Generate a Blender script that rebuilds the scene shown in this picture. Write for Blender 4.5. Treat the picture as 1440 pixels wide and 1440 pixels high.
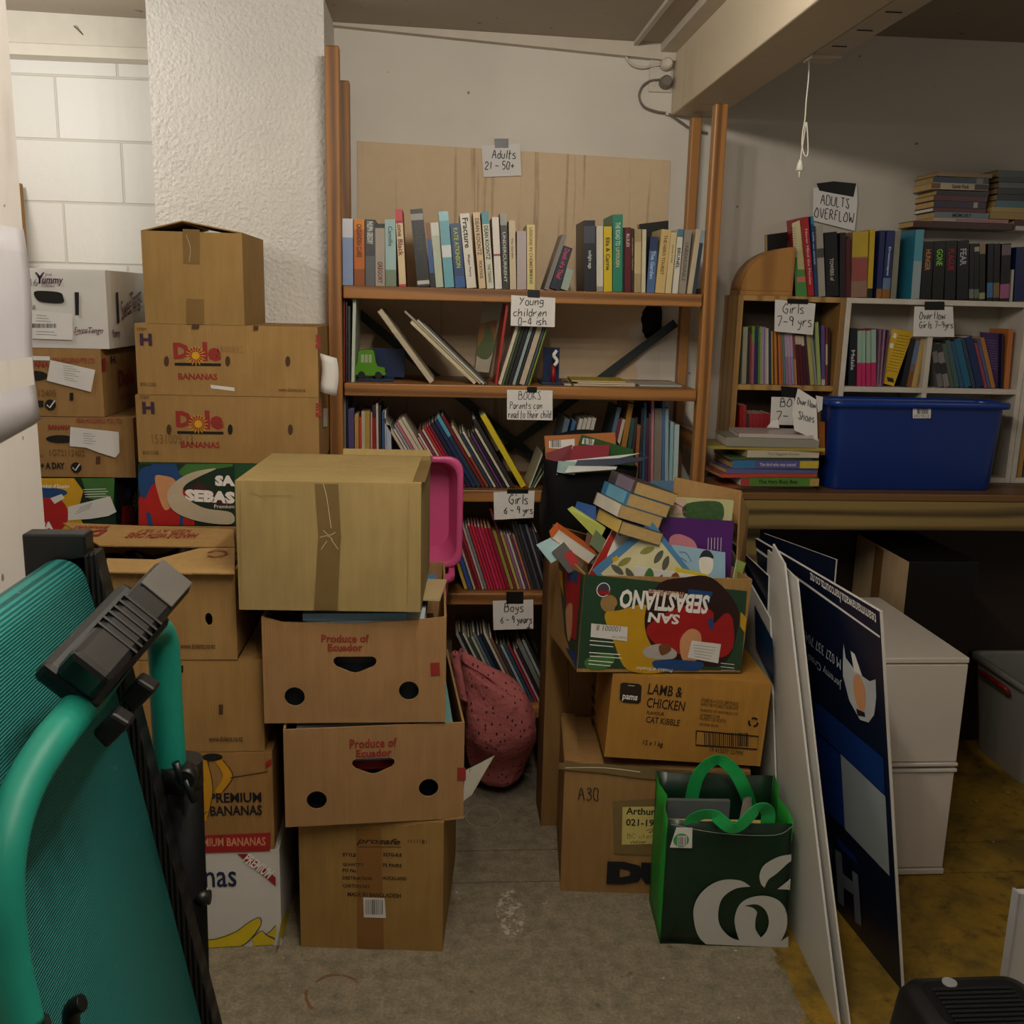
import bpy, bmesh, math, random
from mathutils import Matrix, Vector, Euler
R = math.radians
random.seed(7)
for o in list(bpy.data.objects): bpy.data.objects.remove(o)
SC = bpy.context.scene; COL = SC.collection

# ------------------------------------------------------------------ camera, world, lamps, exposure
EYE = Vector((0, 0, 1.45)); FPX = 1400.0
CR = Matrix.Rotation(R(-4.5), 3, 'Z') @ Matrix.Rotation(R(90 - 11.9), 3, 'X') @ Matrix.Rotation(R(1.4), 3, 'Z')
cd = bpy.data.cameras.new('camera'); cam = bpy.data.objects.new('camera', cd); COL.objects.link(cam)
cd.sensor_width = 36; cd.lens = 35.0; cd.clip_start = 0.02
cam.matrix_world = Matrix.Translation(EYE) @ CR.to_4x4()
SC.camera = cam
wd = bpy.data.worlds.new('world'); SC.world = wd; wd.use_nodes = True
wd.node_tree.nodes['Background'].inputs[0].default_value = (1.0, .93, .82, 1)
wd.node_tree.nodes['Background'].inputs[1].default_value = .12
def tube(name, x, z, ys, power, col):
    """a bare fluorescent tube: short lengths of it shine all round"""
    for y in ys:
        l = bpy.data.lights.new(name, 'POINT'); l.energy = power / len(ys); l.color = col; l.shadow_soft_size = .03
        o = bpy.data.objects.new(name, l); o.location = (x, y, z); COL.objects.link(o)
tube('tube_lamp', .12, 2.12, (.35, .65, .95, 1.25, 1.55), 37, (1.0, .94, .84))
tube('alcove_lamp', -1.25, 2.0, (2.3, 2.6), 9, (1.0, .97, .92))
tube('far_lamp', 2.6, 2.12, (.8, 1.3), 5, (1.0, .90, .75))
SC.view_settings.view_transform = 'Standard'; SC.view_settings.look = 'None'
SC.view_settings.exposure = 0.42; SC.view_settings.gamma = 1.0; SC.view_settings.use_curve_mapping = False

# ------------------------------------------------------------------ sight lines: a point on a known plane of the room
def ray(px, py): return CR @ Vector(((px - 720) / FPX, (720 - py) / FPX, -1))
def at(px, py, Y): d = ray(px, py); return EYE + d * (Y / d.y)
def atz(px, py, Z): d = ray(px, py); return EYE + d * ((Z - EYE.z) / d.z)
def atx(px, py, X): d = ray(px, py); return EYE + d * (X / d.x)
CT = CR.transposed()
def xat(px, Y, z):
    a = CT @ (Vector((0, Y, z)) - EYE); b = CT @ Vector((1, 0, 0)); k = (px - 720) / FPX
    return -(a.x + k * a.z) / (b.x + k * b.z)
def zat(py, X, Y):
    a = CT @ (Vector((X, Y, 0)) - EYE); b = CT @ Vector((0, 0, 1)); k = (720 - py) / FPX
    return -(a.y + k * a.z) / (b.y + k * b.z)

# ------------------------------------------------------------------ materials
def lin(h):
    h = h.lstrip('#'); c = [int(h[i:i + 2], 16) / 255 for i in (0, 2, 4)]
    return tuple(x / 12.92 if x <= .04045 else ((x + .055) / 1.055) ** 2.4 for x in c) + (1,)
MC = {}
class NT:
    def __init__(s, name, rough=.6, metal=0, spec=.4):
        s.m = bpy.data.materials.new(name); s.m.use_nodes = True; s.t = s.m.node_tree; s.b = s.t.nodes['Principled BSDF']
        s.b.inputs['Roughness'].default_value = rough; s.b.inputs['Metallic'].default_value = metal
        s.b.inputs['Specular IOR Level'].default_value = spec
        s.co = s.n('ShaderNodeTexCoord').outputs['Object']
    def n(s, t, **k):
        o = s.t.nodes.new(t)
        for a, v in k.items():
            if a.startswith('i_'): o.inputs[int(a[2:]) if a[2:].isdigit() else a[2:].replace('_', ' ')].default_value = v
            else: setattr(o, a, v)
        return o
    def l(s, a, b): s.t.links.new(a, b)
    def mapped(s, sc, loc=(0, 0, 0), rot=(0, 0, 0)):
        m = s.n('ShaderNodeMapping'); m.inputs['Scale'].default_value = sc; m.inputs['Location'].default_value = loc; m.inputs['Rotation'].default_value = rot; s.l(s.co, m.inputs[0]); return m.outputs[0]
    def noise(s, scale, detail=3, co=None, rough=.55):
        o = s.n('ShaderNodeTexNoise'); o.inputs['Scale'].default_value = scale; o.inputs['Detail'].default_value = detail; o.inputs['Roughness'].default_value = rough; s.l(co or s.co, o.inputs['Vector']); return o.outputs[0]
    def ramp(s, f, stops):
        o = s.n('ShaderNodeValToRGB'); e = o.color_ramp.elements
        e[0].position, e[0].color = stops[0]; e[1].position, e[1].color = stops[-1]
        for p, c in stops[1:-1]: x = e.new(p); x.color = c
        s.l(f, o.inputs[0]); return o.outputs[0]
    def mix(s, f, a, b, mode='MIX'):
        o = s.n('ShaderNodeMix', data_type='RGBA', blend_type=mode)
        for i, v in ((0, f), (6, a), (7, b)):
            if isinstance(v, (int, float, tuple)): o.inputs[i].default_value = v
            else: s.l(v, o.inputs[i])
        return o.outputs[2]
    def math(s, op, a, b=0.0, c=None):
        o = s.n('ShaderNodeMath', operation=op)
        for i, v in enumerate((a, b) if c is None else (a, b, c)):
            if isinstance(v, (int, float)): o.inputs[i].default_value = v
            else: s.l(v, o.inputs[i])
        return o.outputs[0]
    def xyz(s, co=None): o = s.n('ShaderNodeSeparateXYZ'); s.l(co or s.co, o.inputs[0]); return o.outputs
    def col(s, c):
        if isinstance(c, tuple): s.b.inputs['Base Color'].default_value = c
        else: s.l(c, s.b.inputs['Base Color'])
    def bump(s, h, st, dist=.002):
        o = s.n('ShaderNodeBump'); o.inputs['Strength'].default_value = st; o.inputs['Distance'].default_value = dist; s.l(h, o.inputs['Height']); s.l(o.outputs[0], s.b.inputs['Normal'])
W1 = (1, 1, 1, 1)
def g(v): return (v, v, v, 1)
def paint(h, rough=.55, var=.12, scale=14, spec=.4, metal=0):
    """a plain surface of one colour with slight unevenness"""
    k = (h, rough, var, scale, metal)
    if k not in MC:
        n = NT('surface_' + h.lstrip('#'), rough, metal, spec); c = lin(h)
        n.col(n.mix(1.0, c, n.ramp(n.noise(scale, 4), [(.3, g(1 - var)), (.7, g(1 + var * .5))]), 'MULTIPLY')); MC[k] = n.m
    return MC[k]
def card(h='#b98f57', corr=1):
    k = ('card', h, corr)
    if k not in MC:
        n = NT('cardboard_' + h.lstrip('#'), .8, 0, .2); c = lin(h); c = (c[0] * .74, c[1] * .76, c[2] * .80, 1)
        a = n.noise(5, 3); b = n.noise(60, 3, n.mapped((1, 1, .12)))
        cc = n.mix(1.0, c, n.ramp(a, [(.3, g(.88)), (.7, g(1.07))]), 'MULTIPLY')
        n.col(n.mix(1.0, cc, n.ramp(b, [(.35, g(.93)), (.65, g(1.04))]), 'MULTIPLY'))
        w = n.n('ShaderNodeTexWave', wave_type='BANDS', bands_direction='X'); w.inputs['Scale'].default_value = 55; w.inputs['Distortion'].default_value = .3; n.l(n.co, w.inputs[0])
        n.bump(n.math('ADD', n.math('MULTIPLY', w.outputs[1], .25 * corr), n.math('MULTIPLY', n.noise(12, 3), 1.0)), .25, .003); MC[k] = n.m
    return MC[k]
def wood(ax='Z', light='#9c6a34', dark='#66411d', sc=1.0):
    k = ('wood', ax, light, dark)
    if k not in MC:
        n = NT('pine_' + ax.lower() + light[1:], .42, 0, .45)
        s = {'X': (.6, 9, 9), 'Y': (9, .6, 9), 'Z': (9, 9, .6)}[ax]; co = n.mapped(tuple(v * sc for v in s))
        w = n.n('ShaderNodeTexWave', wave_type='RINGS', rings_direction=ax); w.inputs['Scale'].default_value = .9; w.inputs['Distortion'].default_value = 7; w.inputs['Detail'].default_value = 3; n.l(co, w.inputs[0])
        f = n.math('ADD', n.math('MULTIPLY', w.outputs[1], .6), n.math('MULTIPLY', n.noise(3.5, 4, co), .5))
        n.col(n.ramp(f, [(.2, lin(dark)), (.6, lin(light)), (.9, lin(light))])); n.bump(f, .08); MC[k] = n.m
    return MC[k]

# ------------------------------------------------------------------ mesh helpers
WM = {}   # world matrix of every thing, by object name
def tag(o, label, cat, group=None):
    o['label'] = label; o['category'] = cat
    if group: o['group'] = group
    return o
def mtx(loc=(0, 0, 0), rot=(0, 0, 0)): return Matrix.Translation(Vector(loc)) @ Euler(rot).to_matrix().to_4x4()
def thing(name, label, cat, loc=(0, 0, 0), rot=(0, 0, 0), group=None):
    o = bpy.data.objects.new(name, None); COL.objects.link(o); o.empty_display_size = .05
    o.location = loc; o.rotation_euler = rot; WM[o.name] = mtx(loc, rot); return tag(o, label, cat, group)
class MB:
    def __init__(s): s.v = []; s.f = []; s.mi = []; s.mats = []; s.sm = []
    def m(s, mat):
        if mat not in s.mats: s.mats.append(mat)
        return s.mats.index(mat)
    def add(s, vs, fs, mat, M=None, smooth=False):
        b = len(s.v); i = s.m(mat)
        s.v += [tuple(M @ Vector(v)) if M else tuple(v) for v in vs]
        for f in fs: s.f.append([b + k for k in f]); s.mi.append(i); s.sm.append(smooth)
        return s
    def box(s, a, b, mat, M=None):
        x0, y0, z0 = (min(p, q) for p, q in zip(a, b)); x1, y1, z1 = (max(p, q) for p, q in zip(a, b))
        return s.add([(x0, y0, z0), (x1, y0, z0), (x1, y1, z0), (x0, y1, z0), (x0, y0, z1), (x1, y0, z1), (x1, y1, z1), (x0, y1, z1)],
                     [(0, 3, 2, 1), (4, 5, 6, 7), (0, 1, 5, 4), (1, 2, 6, 5), (2, 3, 7, 6), (3, 0, 4, 7)], mat, M)
    def hexa(s, b4, t4, mat):   # bottom and top quads, counter-clockwise from above
        return s.add(list(b4) + list(t4), [(3, 2, 1, 0), (4, 5, 6, 7), (0, 1, 5, 4), (1, 2, 6, 5), (2, 3, 7, 6), (3, 0, 4, 7)], mat)
    def slab(s, q4, th, mat):   # a quad in space given a thickness along its normal
        q = [Vector(p) for p in q4]; n = (q[1] - q[0]).cross(q[3] - q[0]).normalized() * th
        return s.add(q + [p - n for p in q], [(0, 1, 2, 3), (7, 6, 5, 4), (4, 5, 1, 0), (5, 6, 2, 1), (6, 7, 3, 2), (7, 4, 0, 3)], mat)
    def tube(s, pts, r, mat, n=10, cap=True, smooth=True):
        pts = [Vector(p) for p in pts]; rs = r if isinstance(r, (list, tuple)) else [r] * len(pts); vs = []; up = None
        for i, p in enumerate(pts):
            t = (pts[min(i + 1, len(pts) - 1)] - pts[max(i - 1, 0)]).normalized()
            if up is None: up = t.orthogonal().normalized()
            up = (up - t * up.dot(t)).normalized(); sd = t.cross(up)
            for k in range(n): a = 2 * math.pi * k / n; vs.append(p + (up * math.cos(a) + sd * math.sin(a)) * rs[i])
        fs = [(i * n + k, i * n + (k + 1) % n, (i + 1) * n + (k + 1) % n, (i + 1) * n + k) for i in range(len(pts) - 1) for k in range(n)]
        s.add(vs, fs, mat, None, smooth)
        if cap: b = len(s.v) - len(vs); i = s.m(mat); e = (len(pts) - 1) * n; s.f += [[b + k for k in range(n)][::-1], [b + e + k for k in range(n)]]; s.mi += [i, i]; s.sm += [False, False]
        return s
    def strip(s, rows, mat, smooth=True, close=False, M=None):   # grid of points
        n = len(rows[0]); vs = [p for r in rows for p in r]; w = n if close else n - 1
        return s.add(vs, [(i * n + k, i * n + (k + 1) % n, (i + 1) * n + (k + 1) % n, (i + 1) * n + k) for i in range(len(rows) - 1) for k in range(w)], mat, M, smooth)
    def build(s, name, parent=None, bevel=0, solid=0, subsurf=0):
        me = bpy.data.meshes.new(name); me.from_pydata(s.v, [], s.f)
        for m in s.mats: me.materials.append(m)
        me.polygons.foreach_set('material_index', s.mi); me.polygons.foreach_set('use_smooth', s.sm); me.update()
        o = bpy.data.objects.new(name, me); COL.objects.link(o); o.parent = parent
        if solid: d = o.modifiers.new('solid', 'SOLIDIFY'); d.thickness = solid; d.offset = 0
        if subsurf: d = o.modifiers.new('sub', 'SUBSURF'); d.levels = d.render_levels = subsurf
        if bevel: d = o.modifiers.new('bevel', 'BEVEL'); d.width = bevel; d.segments = 2; d.limit_method = 'ANGLE'
        return o
def struct(mb, name, **k):
    o = mb.build(name, **k); o['kind'] = 'structure'; return o
def spline(pts, n=6, closed=False):
    P = [Vector(p) for p in pts]; L = len(P); out = []
    for i in range(L if closed else L - 1):
        a, b, c, d = (P[(i + k) % L] if closed else P[max(0, min(L - 1, i + k))] for k in (-1, 0, 1, 2))
        for j in range(n):
            t = j / n; out.append(.5 * (2 * b + (c - a) * t + (2 * a - 5 * b + 4 * c - d) * t * t + (3 * b - a - 3 * c + d) * t ** 3))
    if not closed: out.append(P[-1])
    return out
TMP = []
def _mesh(curve):
    o = bpy.data.objects.new('t', curve); COL.objects.link(o); dg = bpy.context.evaluated_depsgraph_get()
    me = bpy.data.meshes.new_from_object(o.evaluated_get(dg)); r = ([tuple(v.co) for v in me.vertices], [tuple(p.vertices) for p in me.polygons])
    bpy.data.objects.remove(o); bpy.data.meshes.remove(me); bpy.data.curves.remove(curve); return r
TC = {}
def glyphs(s, bold=0, shear=0, space=1.0):
    k = (s, bold, shear, space)
    if k not in TC:
        c = bpy.data.curves.new('t', 'FONT'); c.body = s; c.offset = bold; c.shear = shear; c.space_character = space; c.resolution_u = 2; c.size = 1
        v, f = _mesh(c); xs = [p[0] for p in v]; ys = [p[1] for p in v]
        TC[k] = (v, f, min(xs), min(ys), max(xs), max(ys))
    return TC[k]
def fill2d(splines, ext=0):
    c = bpy.data.curves.new('t', 'CURVE'); c.dimensions = '2D'; c.fill_mode = 'BOTH'; c.extrude = ext
    for p in splines:
        q = c.splines.new('POLY'); q.points.add(len(p) - 1); q.use_cyclic_u = True
        for i, a in enumerate(p): q.points[i].co = (a[0], a[1], 0, 1)
    return _mesh(c)
def ell(cx, cy, rx, ry, n=24, a0=0, a1=360): return [(cx + rx * math.cos(R(a0 + (a1 - a0) * i / (n if a1 - a0 == 360 else n - 1))), cy + ry * math.sin(R(a0 + (a1 - a0) * i / (n if a1 - a0 == 360 else n - 1)))) for i in range(n)]
def rect(x0, y0, x1, y1): return [(x0, y0), (x1, y0), (x1, y1), (x0, y1)]

# a face of a thing: columns are right, up, outward in the thing's own space
def face(origin, right, up):
    r = Vector(right).normalized(); u = Vector(up).normalized(); n = r.cross(u); o = Vector(origin)
    return Matrix(((r.x, u.x, n.x, o.x), (r.y, u.y, n.y, o.y), (r.z, u.z, n.z, o.z), (0, 0, 0, 1)))
FRONT = face((0, 0, 0), (1, 0, 0), (0, 0, 1))
class Ink:
    """printing on one face of a thing: everything is measured on that face"""
    def __init__(s, root, F=FRONT, eps=.0018): s.root = root; s.F = F; s.W = (WM[root.name] if root else Matrix()) @ F; s.I = s.W.inverted(); s.items = []; s.eps = eps; s.low = -9
    def uv(s, px, py):
        o = s.I @ EYE; d = s.I.to_3x3() @ ray(px, py); p = o - d * (o.z / d.z); return (p.x, max(p.y, s.low))
    def q(s, P): return [s.uv(*p) for p in P]
    def add(s, vs, fs, mat, lift=0): s.items.append(([s.F @ Vector((v[0], v[1], s.eps + lift)) for v in vs], fs, mat)); return s
    def text(s, t, box, mat, bold=.0, shear=0, flip=False, lift=0, ang=0, space=1.0):
        """box = x0, ytop, x1, ybottom of the words as seen"""
        v, f, a, b, c, d = glyphs(t, bold, shear, space); x0, y0, x1, y1 = box
        cx, cy = s.uv((x0 + x1) / 2, (y0 + y1) / 2); l = s.uv(x0, (y0 + y1) / 2); r = s.uv(x1, (y0 + y1) / 2); tp = s.uv((x0 + x1) / 2, y0); bt = s.uv((x0 + x1) / 2, y1)
        w = math.hypot(r[0] - l[0], r[1] - l[1]); h = math.hypot(tp[0] - bt[0], tp[1] - bt[1])
        return s.word(t, cx, cy, w, h, mat, bold, shear, flip, lift, ang, space)
    def word(s, t, cx, cy, w, h, mat, bold=0, shear=0, flip=False, lift=0, ang=0, space=1.0):
        v, f, a, b, c, d = glyphs(t, bold, shear, space)
        sx = w / max(c - a, 1e-6); sy = h / max(d - b, 1e-6); an = R(ang + (180 if flip else 0)); ca, sa = math.cos(an), math.sin(an); o = []
        for p in v:
            x = (p[0] - (a + c) / 2) * sx; y = (p[1] - (b + d) / 2) * sy; o.append((cx + x * ca - y * sa, cy + x * sa + y * ca))
        return s.add(o, f, mat, lift)
    def along(s, t, A, B, h, mat, bold=0, shear=0, lift=0):
        """words whose line runs between two seen points"""
        a = s.uv(*A); b = s.uv(*B); return s.word(t, (a[0] + b[0]) / 2, (a[1] + b[1]) / 2, math.hypot(b[0] - a[0], b[1] - a[1]), h, mat, bold, shear, False, lift, math.degrees(math.atan2(b[1] - a[1], b[0] - a[0])))
    def poly(s, P, mat, lift=0, holes=(), smooth=False):
        """outline in seen coordinates"""
        return s.shape([s.q(P)] + [s.q(h) for h in holes], mat, lift, smooth)
    def shape(s, S, mat, lift=0, smooth=False):
        if smooth == 'cut':   # curves that keep the corners given twice
            T = []
            for q in S:
                n = len(q); c = [i for i in range(n) if q[i] == q[i - 1]]; r = []
                for a, b in zip(c, c[1:] + [c[0] + n]):
                    seg = [q[i % n] for i in range(a, b)]; seg = seg if len(seg) > 1 else seg + [q[b % n]]
                    r += [tuple(p[:2]) for p in spline([(x, y, 0) for x, y in seg], 5)]
                T.append([p for i, p in enumerate(r) if math.hypot(p[0] - r[i - 1][0], p[1] - r[i - 1][1]) > 5e-5])
            S = T
        elif smooth:
            S = [[tuple(p[:2]) for p in spline([(a, b, 0) for a, b in q], 5, True)] for q in S]; S = [[p for i, p in enumerate(q) if math.hypot(p[0] - q[i - 1][0], p[1] - q[i - 1][1]) > 2e-5] for q in S]
        v, f = fill2d(S); return s.add(v, f, mat, lift)
    def line(s, P, w, mat, lift=0, smooth=True, seen=True):
        P = s.q(P) if seen else P
        if smooth and len(P) > 2: P = [tuple(p[:2]) for p in spline([(a, b, 0) for a, b in P], 4)]
        vs = []
        for i, p in enumerate(P):
            a = P[max(0, i - 1)]; b = P[min(len(P) - 1, i + 1)]; dx, dy = b[0] - a[0], b[1] - a[1]; L = math.hypot(dx, dy) or 1
            vs += [(p[0] - dy / L * w / 2, p[1] + dx / L * w / 2), (p[0] + dy / L * w / 2, p[1] - dx / L * w / 2)]
        return s.add(vs, [(2 * i, 2 * i + 1, 2 * i + 3, 2 * i + 2) for i in range(len(P) - 1)], mat, lift)
    def bars(s, P4, n, mat, seed=1, fillr=.55, lift=0):
        """bar-code or small print: upright bars inside a seen rectangle x0,y0,x1,y1"""
        rnd = random.Random(seed); x0, y0, x1, y1 = P4; x = x0; st = (x1 - x0) / n
        for i in range(n):
            w = st * rnd.uniform(.3, .8) * fillr / .55
            s.poly([(x, y0), (x + w, y0), (x + w, y1), (x, y1)], mat, lift); x += st
        return s
    def build(s, name='lettering', parent=None):
        """marks that stand far apart on a face become parts of their own"""
        bb = [[min(v[i] for v in vs) for i in range(3)] + [max(v[i] for v in vs) for i in range(3)] for vs, _f, _m in s.items]; N = len(bb); own = list(range(N))
        def top(i):
            while own[i] != i: i = own[i]
            return i
        for i in range(N):
            for j in range(i):
                a, b = bb[i], bb[j]; gp = math.sqrt(sum(max(0, a[k] - b[k + 3], b[k] - a[k + 3]) ** 2 for k in range(3)))
                if gp <= .018: own[top(i)] = top(j)
        o = None
        for c in sorted(set(map(top, range(N)))):
            mb = MB()
            for i in range(N):
                if top(i) == c: mb.add(*s.items[i])
            o = mb.build(name, parent or s.root)
        return o
HAND = dict(p.split(':') for p in """A:022942 1535|B:0209 0929373606 063644433202|C:4829180604133243|D:0209 092947443202|E:39090232 0626|F:390902 0626|G:48291806041332434525|I:1912|K:0902 390642|L:090232|O:2917041232444729
P:0209 0929372606|R:0209 0929372606 1642|S:382908172534321203|T:0949 2922|U:090312324349|V:092249|W:0912264259|Y:0926 4912|a:361604122235 3632|b:0902 0526342202|c:3616041233|d:3516041232 3932|e:04342615031233|f:392822 1636
g:3616041334 36311001|h:0902 04263532|i:1612 1819|k:0902 350432|l:1912|n:0602 04263532|o:16041232352616|r:0602 042636|s:361605243202|t:191222 0636|u:06031232 3632|v:062236|w:0612254256|x:0632 3602|y:061434 36342000
0:1907041232343819|1:1912|2:071938360242|3:08293716 1635331203|4:290444 3832|5:39090626342202|6:3816041232342505|7:094922|9:38190716363832|-:0545|+:0545 2723|.:0203|>:2922 142234""".replace(chr(10), '|').split('|'))
def handwrite(ink, t, box, mat, w=.0022, slant=.12, jit=.25, seed=3, ang=0, lift=0, seen=True):
    """felt-pen words on a face; box x0,ytop,x1,ybottom as seen"""
    rnd = random.Random(seed); S = []; x = 0
    for ch in t:
        if ch == ' ': x += 3; continue
        st = HAND.get(ch); mx = 0
        if not st: x += 4; continue
        for k in st.split():
            P = [(int(k[i]), int(k[i + 1])) for i in range(0, len(k) - 1, 2)]; mx = max(mx, max(p[0] for p in P))
            S.append([(x + p[0] + slant * p[1] + rnd.uniform(-jit, jit), p[1] + rnd.uniform(-jit, jit)) for p in P])
        x += mx + 1.7
    xs = [p[0] for q in S for p in q]; ys = [p[1] for q in S for p in q]; a, b, c, d = min(xs), min(ys), max(xs), max(ys)
    x0, y0, x1, y1 = box
    for q in S:
        P = [(x0 + (p[0] - a) / (c - a) * (x1 - x0), y1 - (p[1] - b) / (d - b) * (y1 - y0)) for p in q]
        if ang: m = math.tan(R(ang)); P = [(p[0], p[1] - (p[0] - x0) * m) for p in P]
        ink.line(P, w, mat, lift, seen=seen)
INK = paint('#14161c', .6, .05); PAPER = paint('#d6d3cf', .7, .05, 6); BLACK = paint('#0b0b0c', .55, .1); TAPE = paint('#0a0a0b', .35, .1)
WHITE = paint('#e3dfd8', .6, .05); REDINK = paint('#8e2a22', .7, .1); KRAFT = card('#b08650'); KRAFTL = card('#c49a5a')
# ------------------------------------------------------------------ the room
YB = 3.1
def floor_mat():
    n = NT('concrete_floor', .62, 0, .35); X, Y, Z = n.xyz()
    a = n.noise(2.2, 5); b = n.noise(26, 5, None, .65); c = n.noise(140, 4, None, .7)
    con = n.mix(n.math('MULTIPLY', a, .8), lin('#8a816d'), lin('#736a57'))
    con = n.mix(1.0, con, n.ramp(b, [(.3, g(.66)), (.6, g(1.12))]), 'MULTIPLY'); con = n.mix(1.0, con, n.ramp(c, [(.3, g(.68)), (.55, g(1.06)), (.78, g(1.4))]), 'MULTIPLY')
    yel = n.mix(n.ramp(n.noise(4, 6, None, .65), [(.42, g(0)), (.62, g(1))]), lin('#957522'), lin('#65521f'))
    yel = n.mix(n.ramp(n.noise(17, 6, None, .7), [(.52, g(0)), (.68, g(.8))]), yel, lin('#41341c'))
    edge = n.math('ADD', n.math('ADD', X, n.math('MULTIPLY', n.noise(14, 4), .10)), n.math('MULTIPLY', n.math('SUBTRACT', Y, 2.0), .0))
    col = n.mix(n.ramp(n.math('SUBTRACT', edge, .33), [(.5, g(0)), (.508, g(1))]), con, yel)
    def seam(y0, w=.0022): return n.math('LESS_THAN', n.math('ABSOLUTE', n.math('SUBTRACT', n.math('ADD', Y, n.math('MULTIPLY', n.noise(9, 2), .006)), y0)), w)
    col = n.mix(n.math('MULTIPLY', n.math('MAXIMUM', seam(2.29), seam(2.44)), .55), col, lin('#2a241c'))
    def dist(x, y, sx=1, sy=1): return n.math('SQRT', n.math('ADD', n.math('POWER', n.math('MULTIPLY', n.math('SUBTRACT', X, x), sx), 2), n.math('POWER', n.math('MULTIPLY', n.math('SUBTRACT', Y, y), sy), 2)))
    ring = n.math('LESS_THAN', n.math('ABSOLUTE', n.math('SUBTRACT', dist(-.207, 1.885), n.math('ADD', .05, n.math('MULTIPLY', n.noise(20, 3), .018)))), .0035)
    col = n.mix(n.math('MULTIPLY', n.math('MULTIPLY', ring, n.ramp(n.noise(24, 2), [(.42, g(0)), (.55, g(1))])), .75), col, lin('#6b3d18'))
    ch = n.math('MULTIPLY', n.math('LESS_THAN', dist(.19, 2.16, 1.6, .55), .055), n.ramp(n.noise(55, 4, None, .7), [(.5, g(0)), (.58, g(1))]))
    col = n.mix(n.math('MULTIPLY', ch, .6), col, lin('#c9c1b2'))
    rg = n.math('LESS_THAN', n.math('ABSOLUTE', n.math('SUBTRACT', dist(.145, 2.62, 1, .8), .05)), .0012); col = n.mix(n.math('MULTIPLY', rg, .5), col, lin('#b9ad95'))
    sp = n.ramp(n.noise(38, 2, n.mapped((1, 1, 1), (3, 1, 0))), [(.745, g(0)), (.765, g(1))]); col = n.mix(n.math('MULTIPLY', sp, .55), col, lin('#cfc7ba'))
    dk = n.ramp(n.noise(19, 2, n.mapped((1, 1, 1), (8, 5, 0))), [(.70, g(0)), (.76, g(.6))]); col = n.mix(dk, col, lin('#3a3226'))
    n.col(col); n.bump(n.math('ADD', c, n.math('MULTIPLY', b, 2)), .25, .002); return n.m
struct(MB().box((-3, -1.5, -.08), (3.2, 3.6, 0), floor_mat()), 'floor')
def wall_white(name, h='#d0c9bd', smudge=.1, bump=.06):
    n = NT(name, .55, 0, .3); c = n.mix(1.0, lin(h), n.ramp(n.noise(1.6, 5, None, .62), [(.3, g(1 - smudge)), (.7, g(1.03))]), 'MULTIPLY')
    c = n.mix(n.ramp(n.noise(8, 3, n.mapped((1, 1, .3))), [(.66, g(0)), (.78, g(.25))]), c, lin('#8d8274'))
    c = n.mix(n.ramp(n.noise(30, 1, n.mapped((1, 1, 1), (2, 7, 3))), [(.755, g(0)), (.765, g(.7))]), c, lin('#3b352d'))
    n.col(c); n.bump(n.noise(30, 4), bump, .004); return n.m
WW = wall_white('white_wall_paint')
struct(MB().box((-.303, YB, 0), (.83, YB + .1, 2.4), WW), 'wall_back')
struct(MB().box((.83, YB, 0), (3.2, YB + .1, 2.4), wall_white('grey_wall_paint', '#bdb5a9')), 'wall_back_right')
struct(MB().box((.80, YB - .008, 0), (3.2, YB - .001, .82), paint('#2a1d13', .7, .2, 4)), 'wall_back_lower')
# rough plastered pillar
n = NT('rough_plaster', .75, 0, .25); v = n.n('ShaderNodeTexVoronoi', feature='SMOOTH_F1'); v.inputs['Scale'].default_value = 95; n.l(n.co, v.inputs['Vector'])
h = n.math('ADD', n.math('MULTIPLY', n.noise(120, 4, None, .6), 1.0), n.math('MULTIPLY', v.outputs[0], .8)); n.bump(h, .55, .009)
n.col(n.mix(n.ramp(n.noise(3, 4), [(.35, g(0)), (.7, g(1))]), lin('#d6d2ca'), lin('#e0dcd4')))
struct(MB().box((-.752, 2.83, 0), (-.30, YB + .1, 2.4), n.m), 'pillar')
# painted concrete block wall in the alcove
n = NT('painted_block', .5, 0, .35); X, Y, Z = n.xyz(); cx = n.n('ShaderNodeCombineXYZ'); n.l(X, cx.inputs[0]); n.l(Z, cx.inputs[1])
mp = n.n('ShaderNodeMapping'); mp.inputs['Location'].default_value = (.04, .070, 0); n.l(cx.outputs[0], mp.inputs[0])
br = n.n('ShaderNodeTexBrick', offset=.5); n.l(mp.outputs[0], br.inputs['Vector'])
for k, vv in (('Scale', 1), ('Mortar Size', .0045), ('Brick Width', .36), ('Row Height', .178), ('Mortar Smooth', .6)): br.inputs[k].default_value = vv
br.inputs['Color1'].default_value = lin('#dedcd6'); br.inputs['Color2'].default_value = lin('#d8d6cf'); br.inputs['Mortar'].default_value = lin('#cbc6ba')
c = n.mix(n.ramp(n.noise(4, 3, n.mapped((1.6, 1, .12))), [(.62, g(0)), (.74, g(.25))]), br.outputs[0], lin('#b59a74'))
n.col(c); n.bump(n.math('ADD', n.math('MULTIPLY', br.outputs[1], -1.2), n.math('MULTIPLY', n.noise(35, 4), .35)), .5, .008)
struct(MB().box((-3, 3.2, 0), (-.752, 3.3, 2.4), n.m), 'wall_alcove')
ALC = paint('#d3ccbd', .5, .06)
struct(MB().box((-3, 3.165, 2.125), (-.752, 3.2, 2.26), ALC), 'trim_1')
struct(MB().box((-3, 3.13, 2.105), (-.752, 3.2, 2.135), ALC), 'trim_2')
struct(MB().box((-1.2, -1.5, 0), (-.66, 1.7, 2.4), wall_white('near_wall_paint', '#cfcac4', .05)), 'wall_left')
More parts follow.
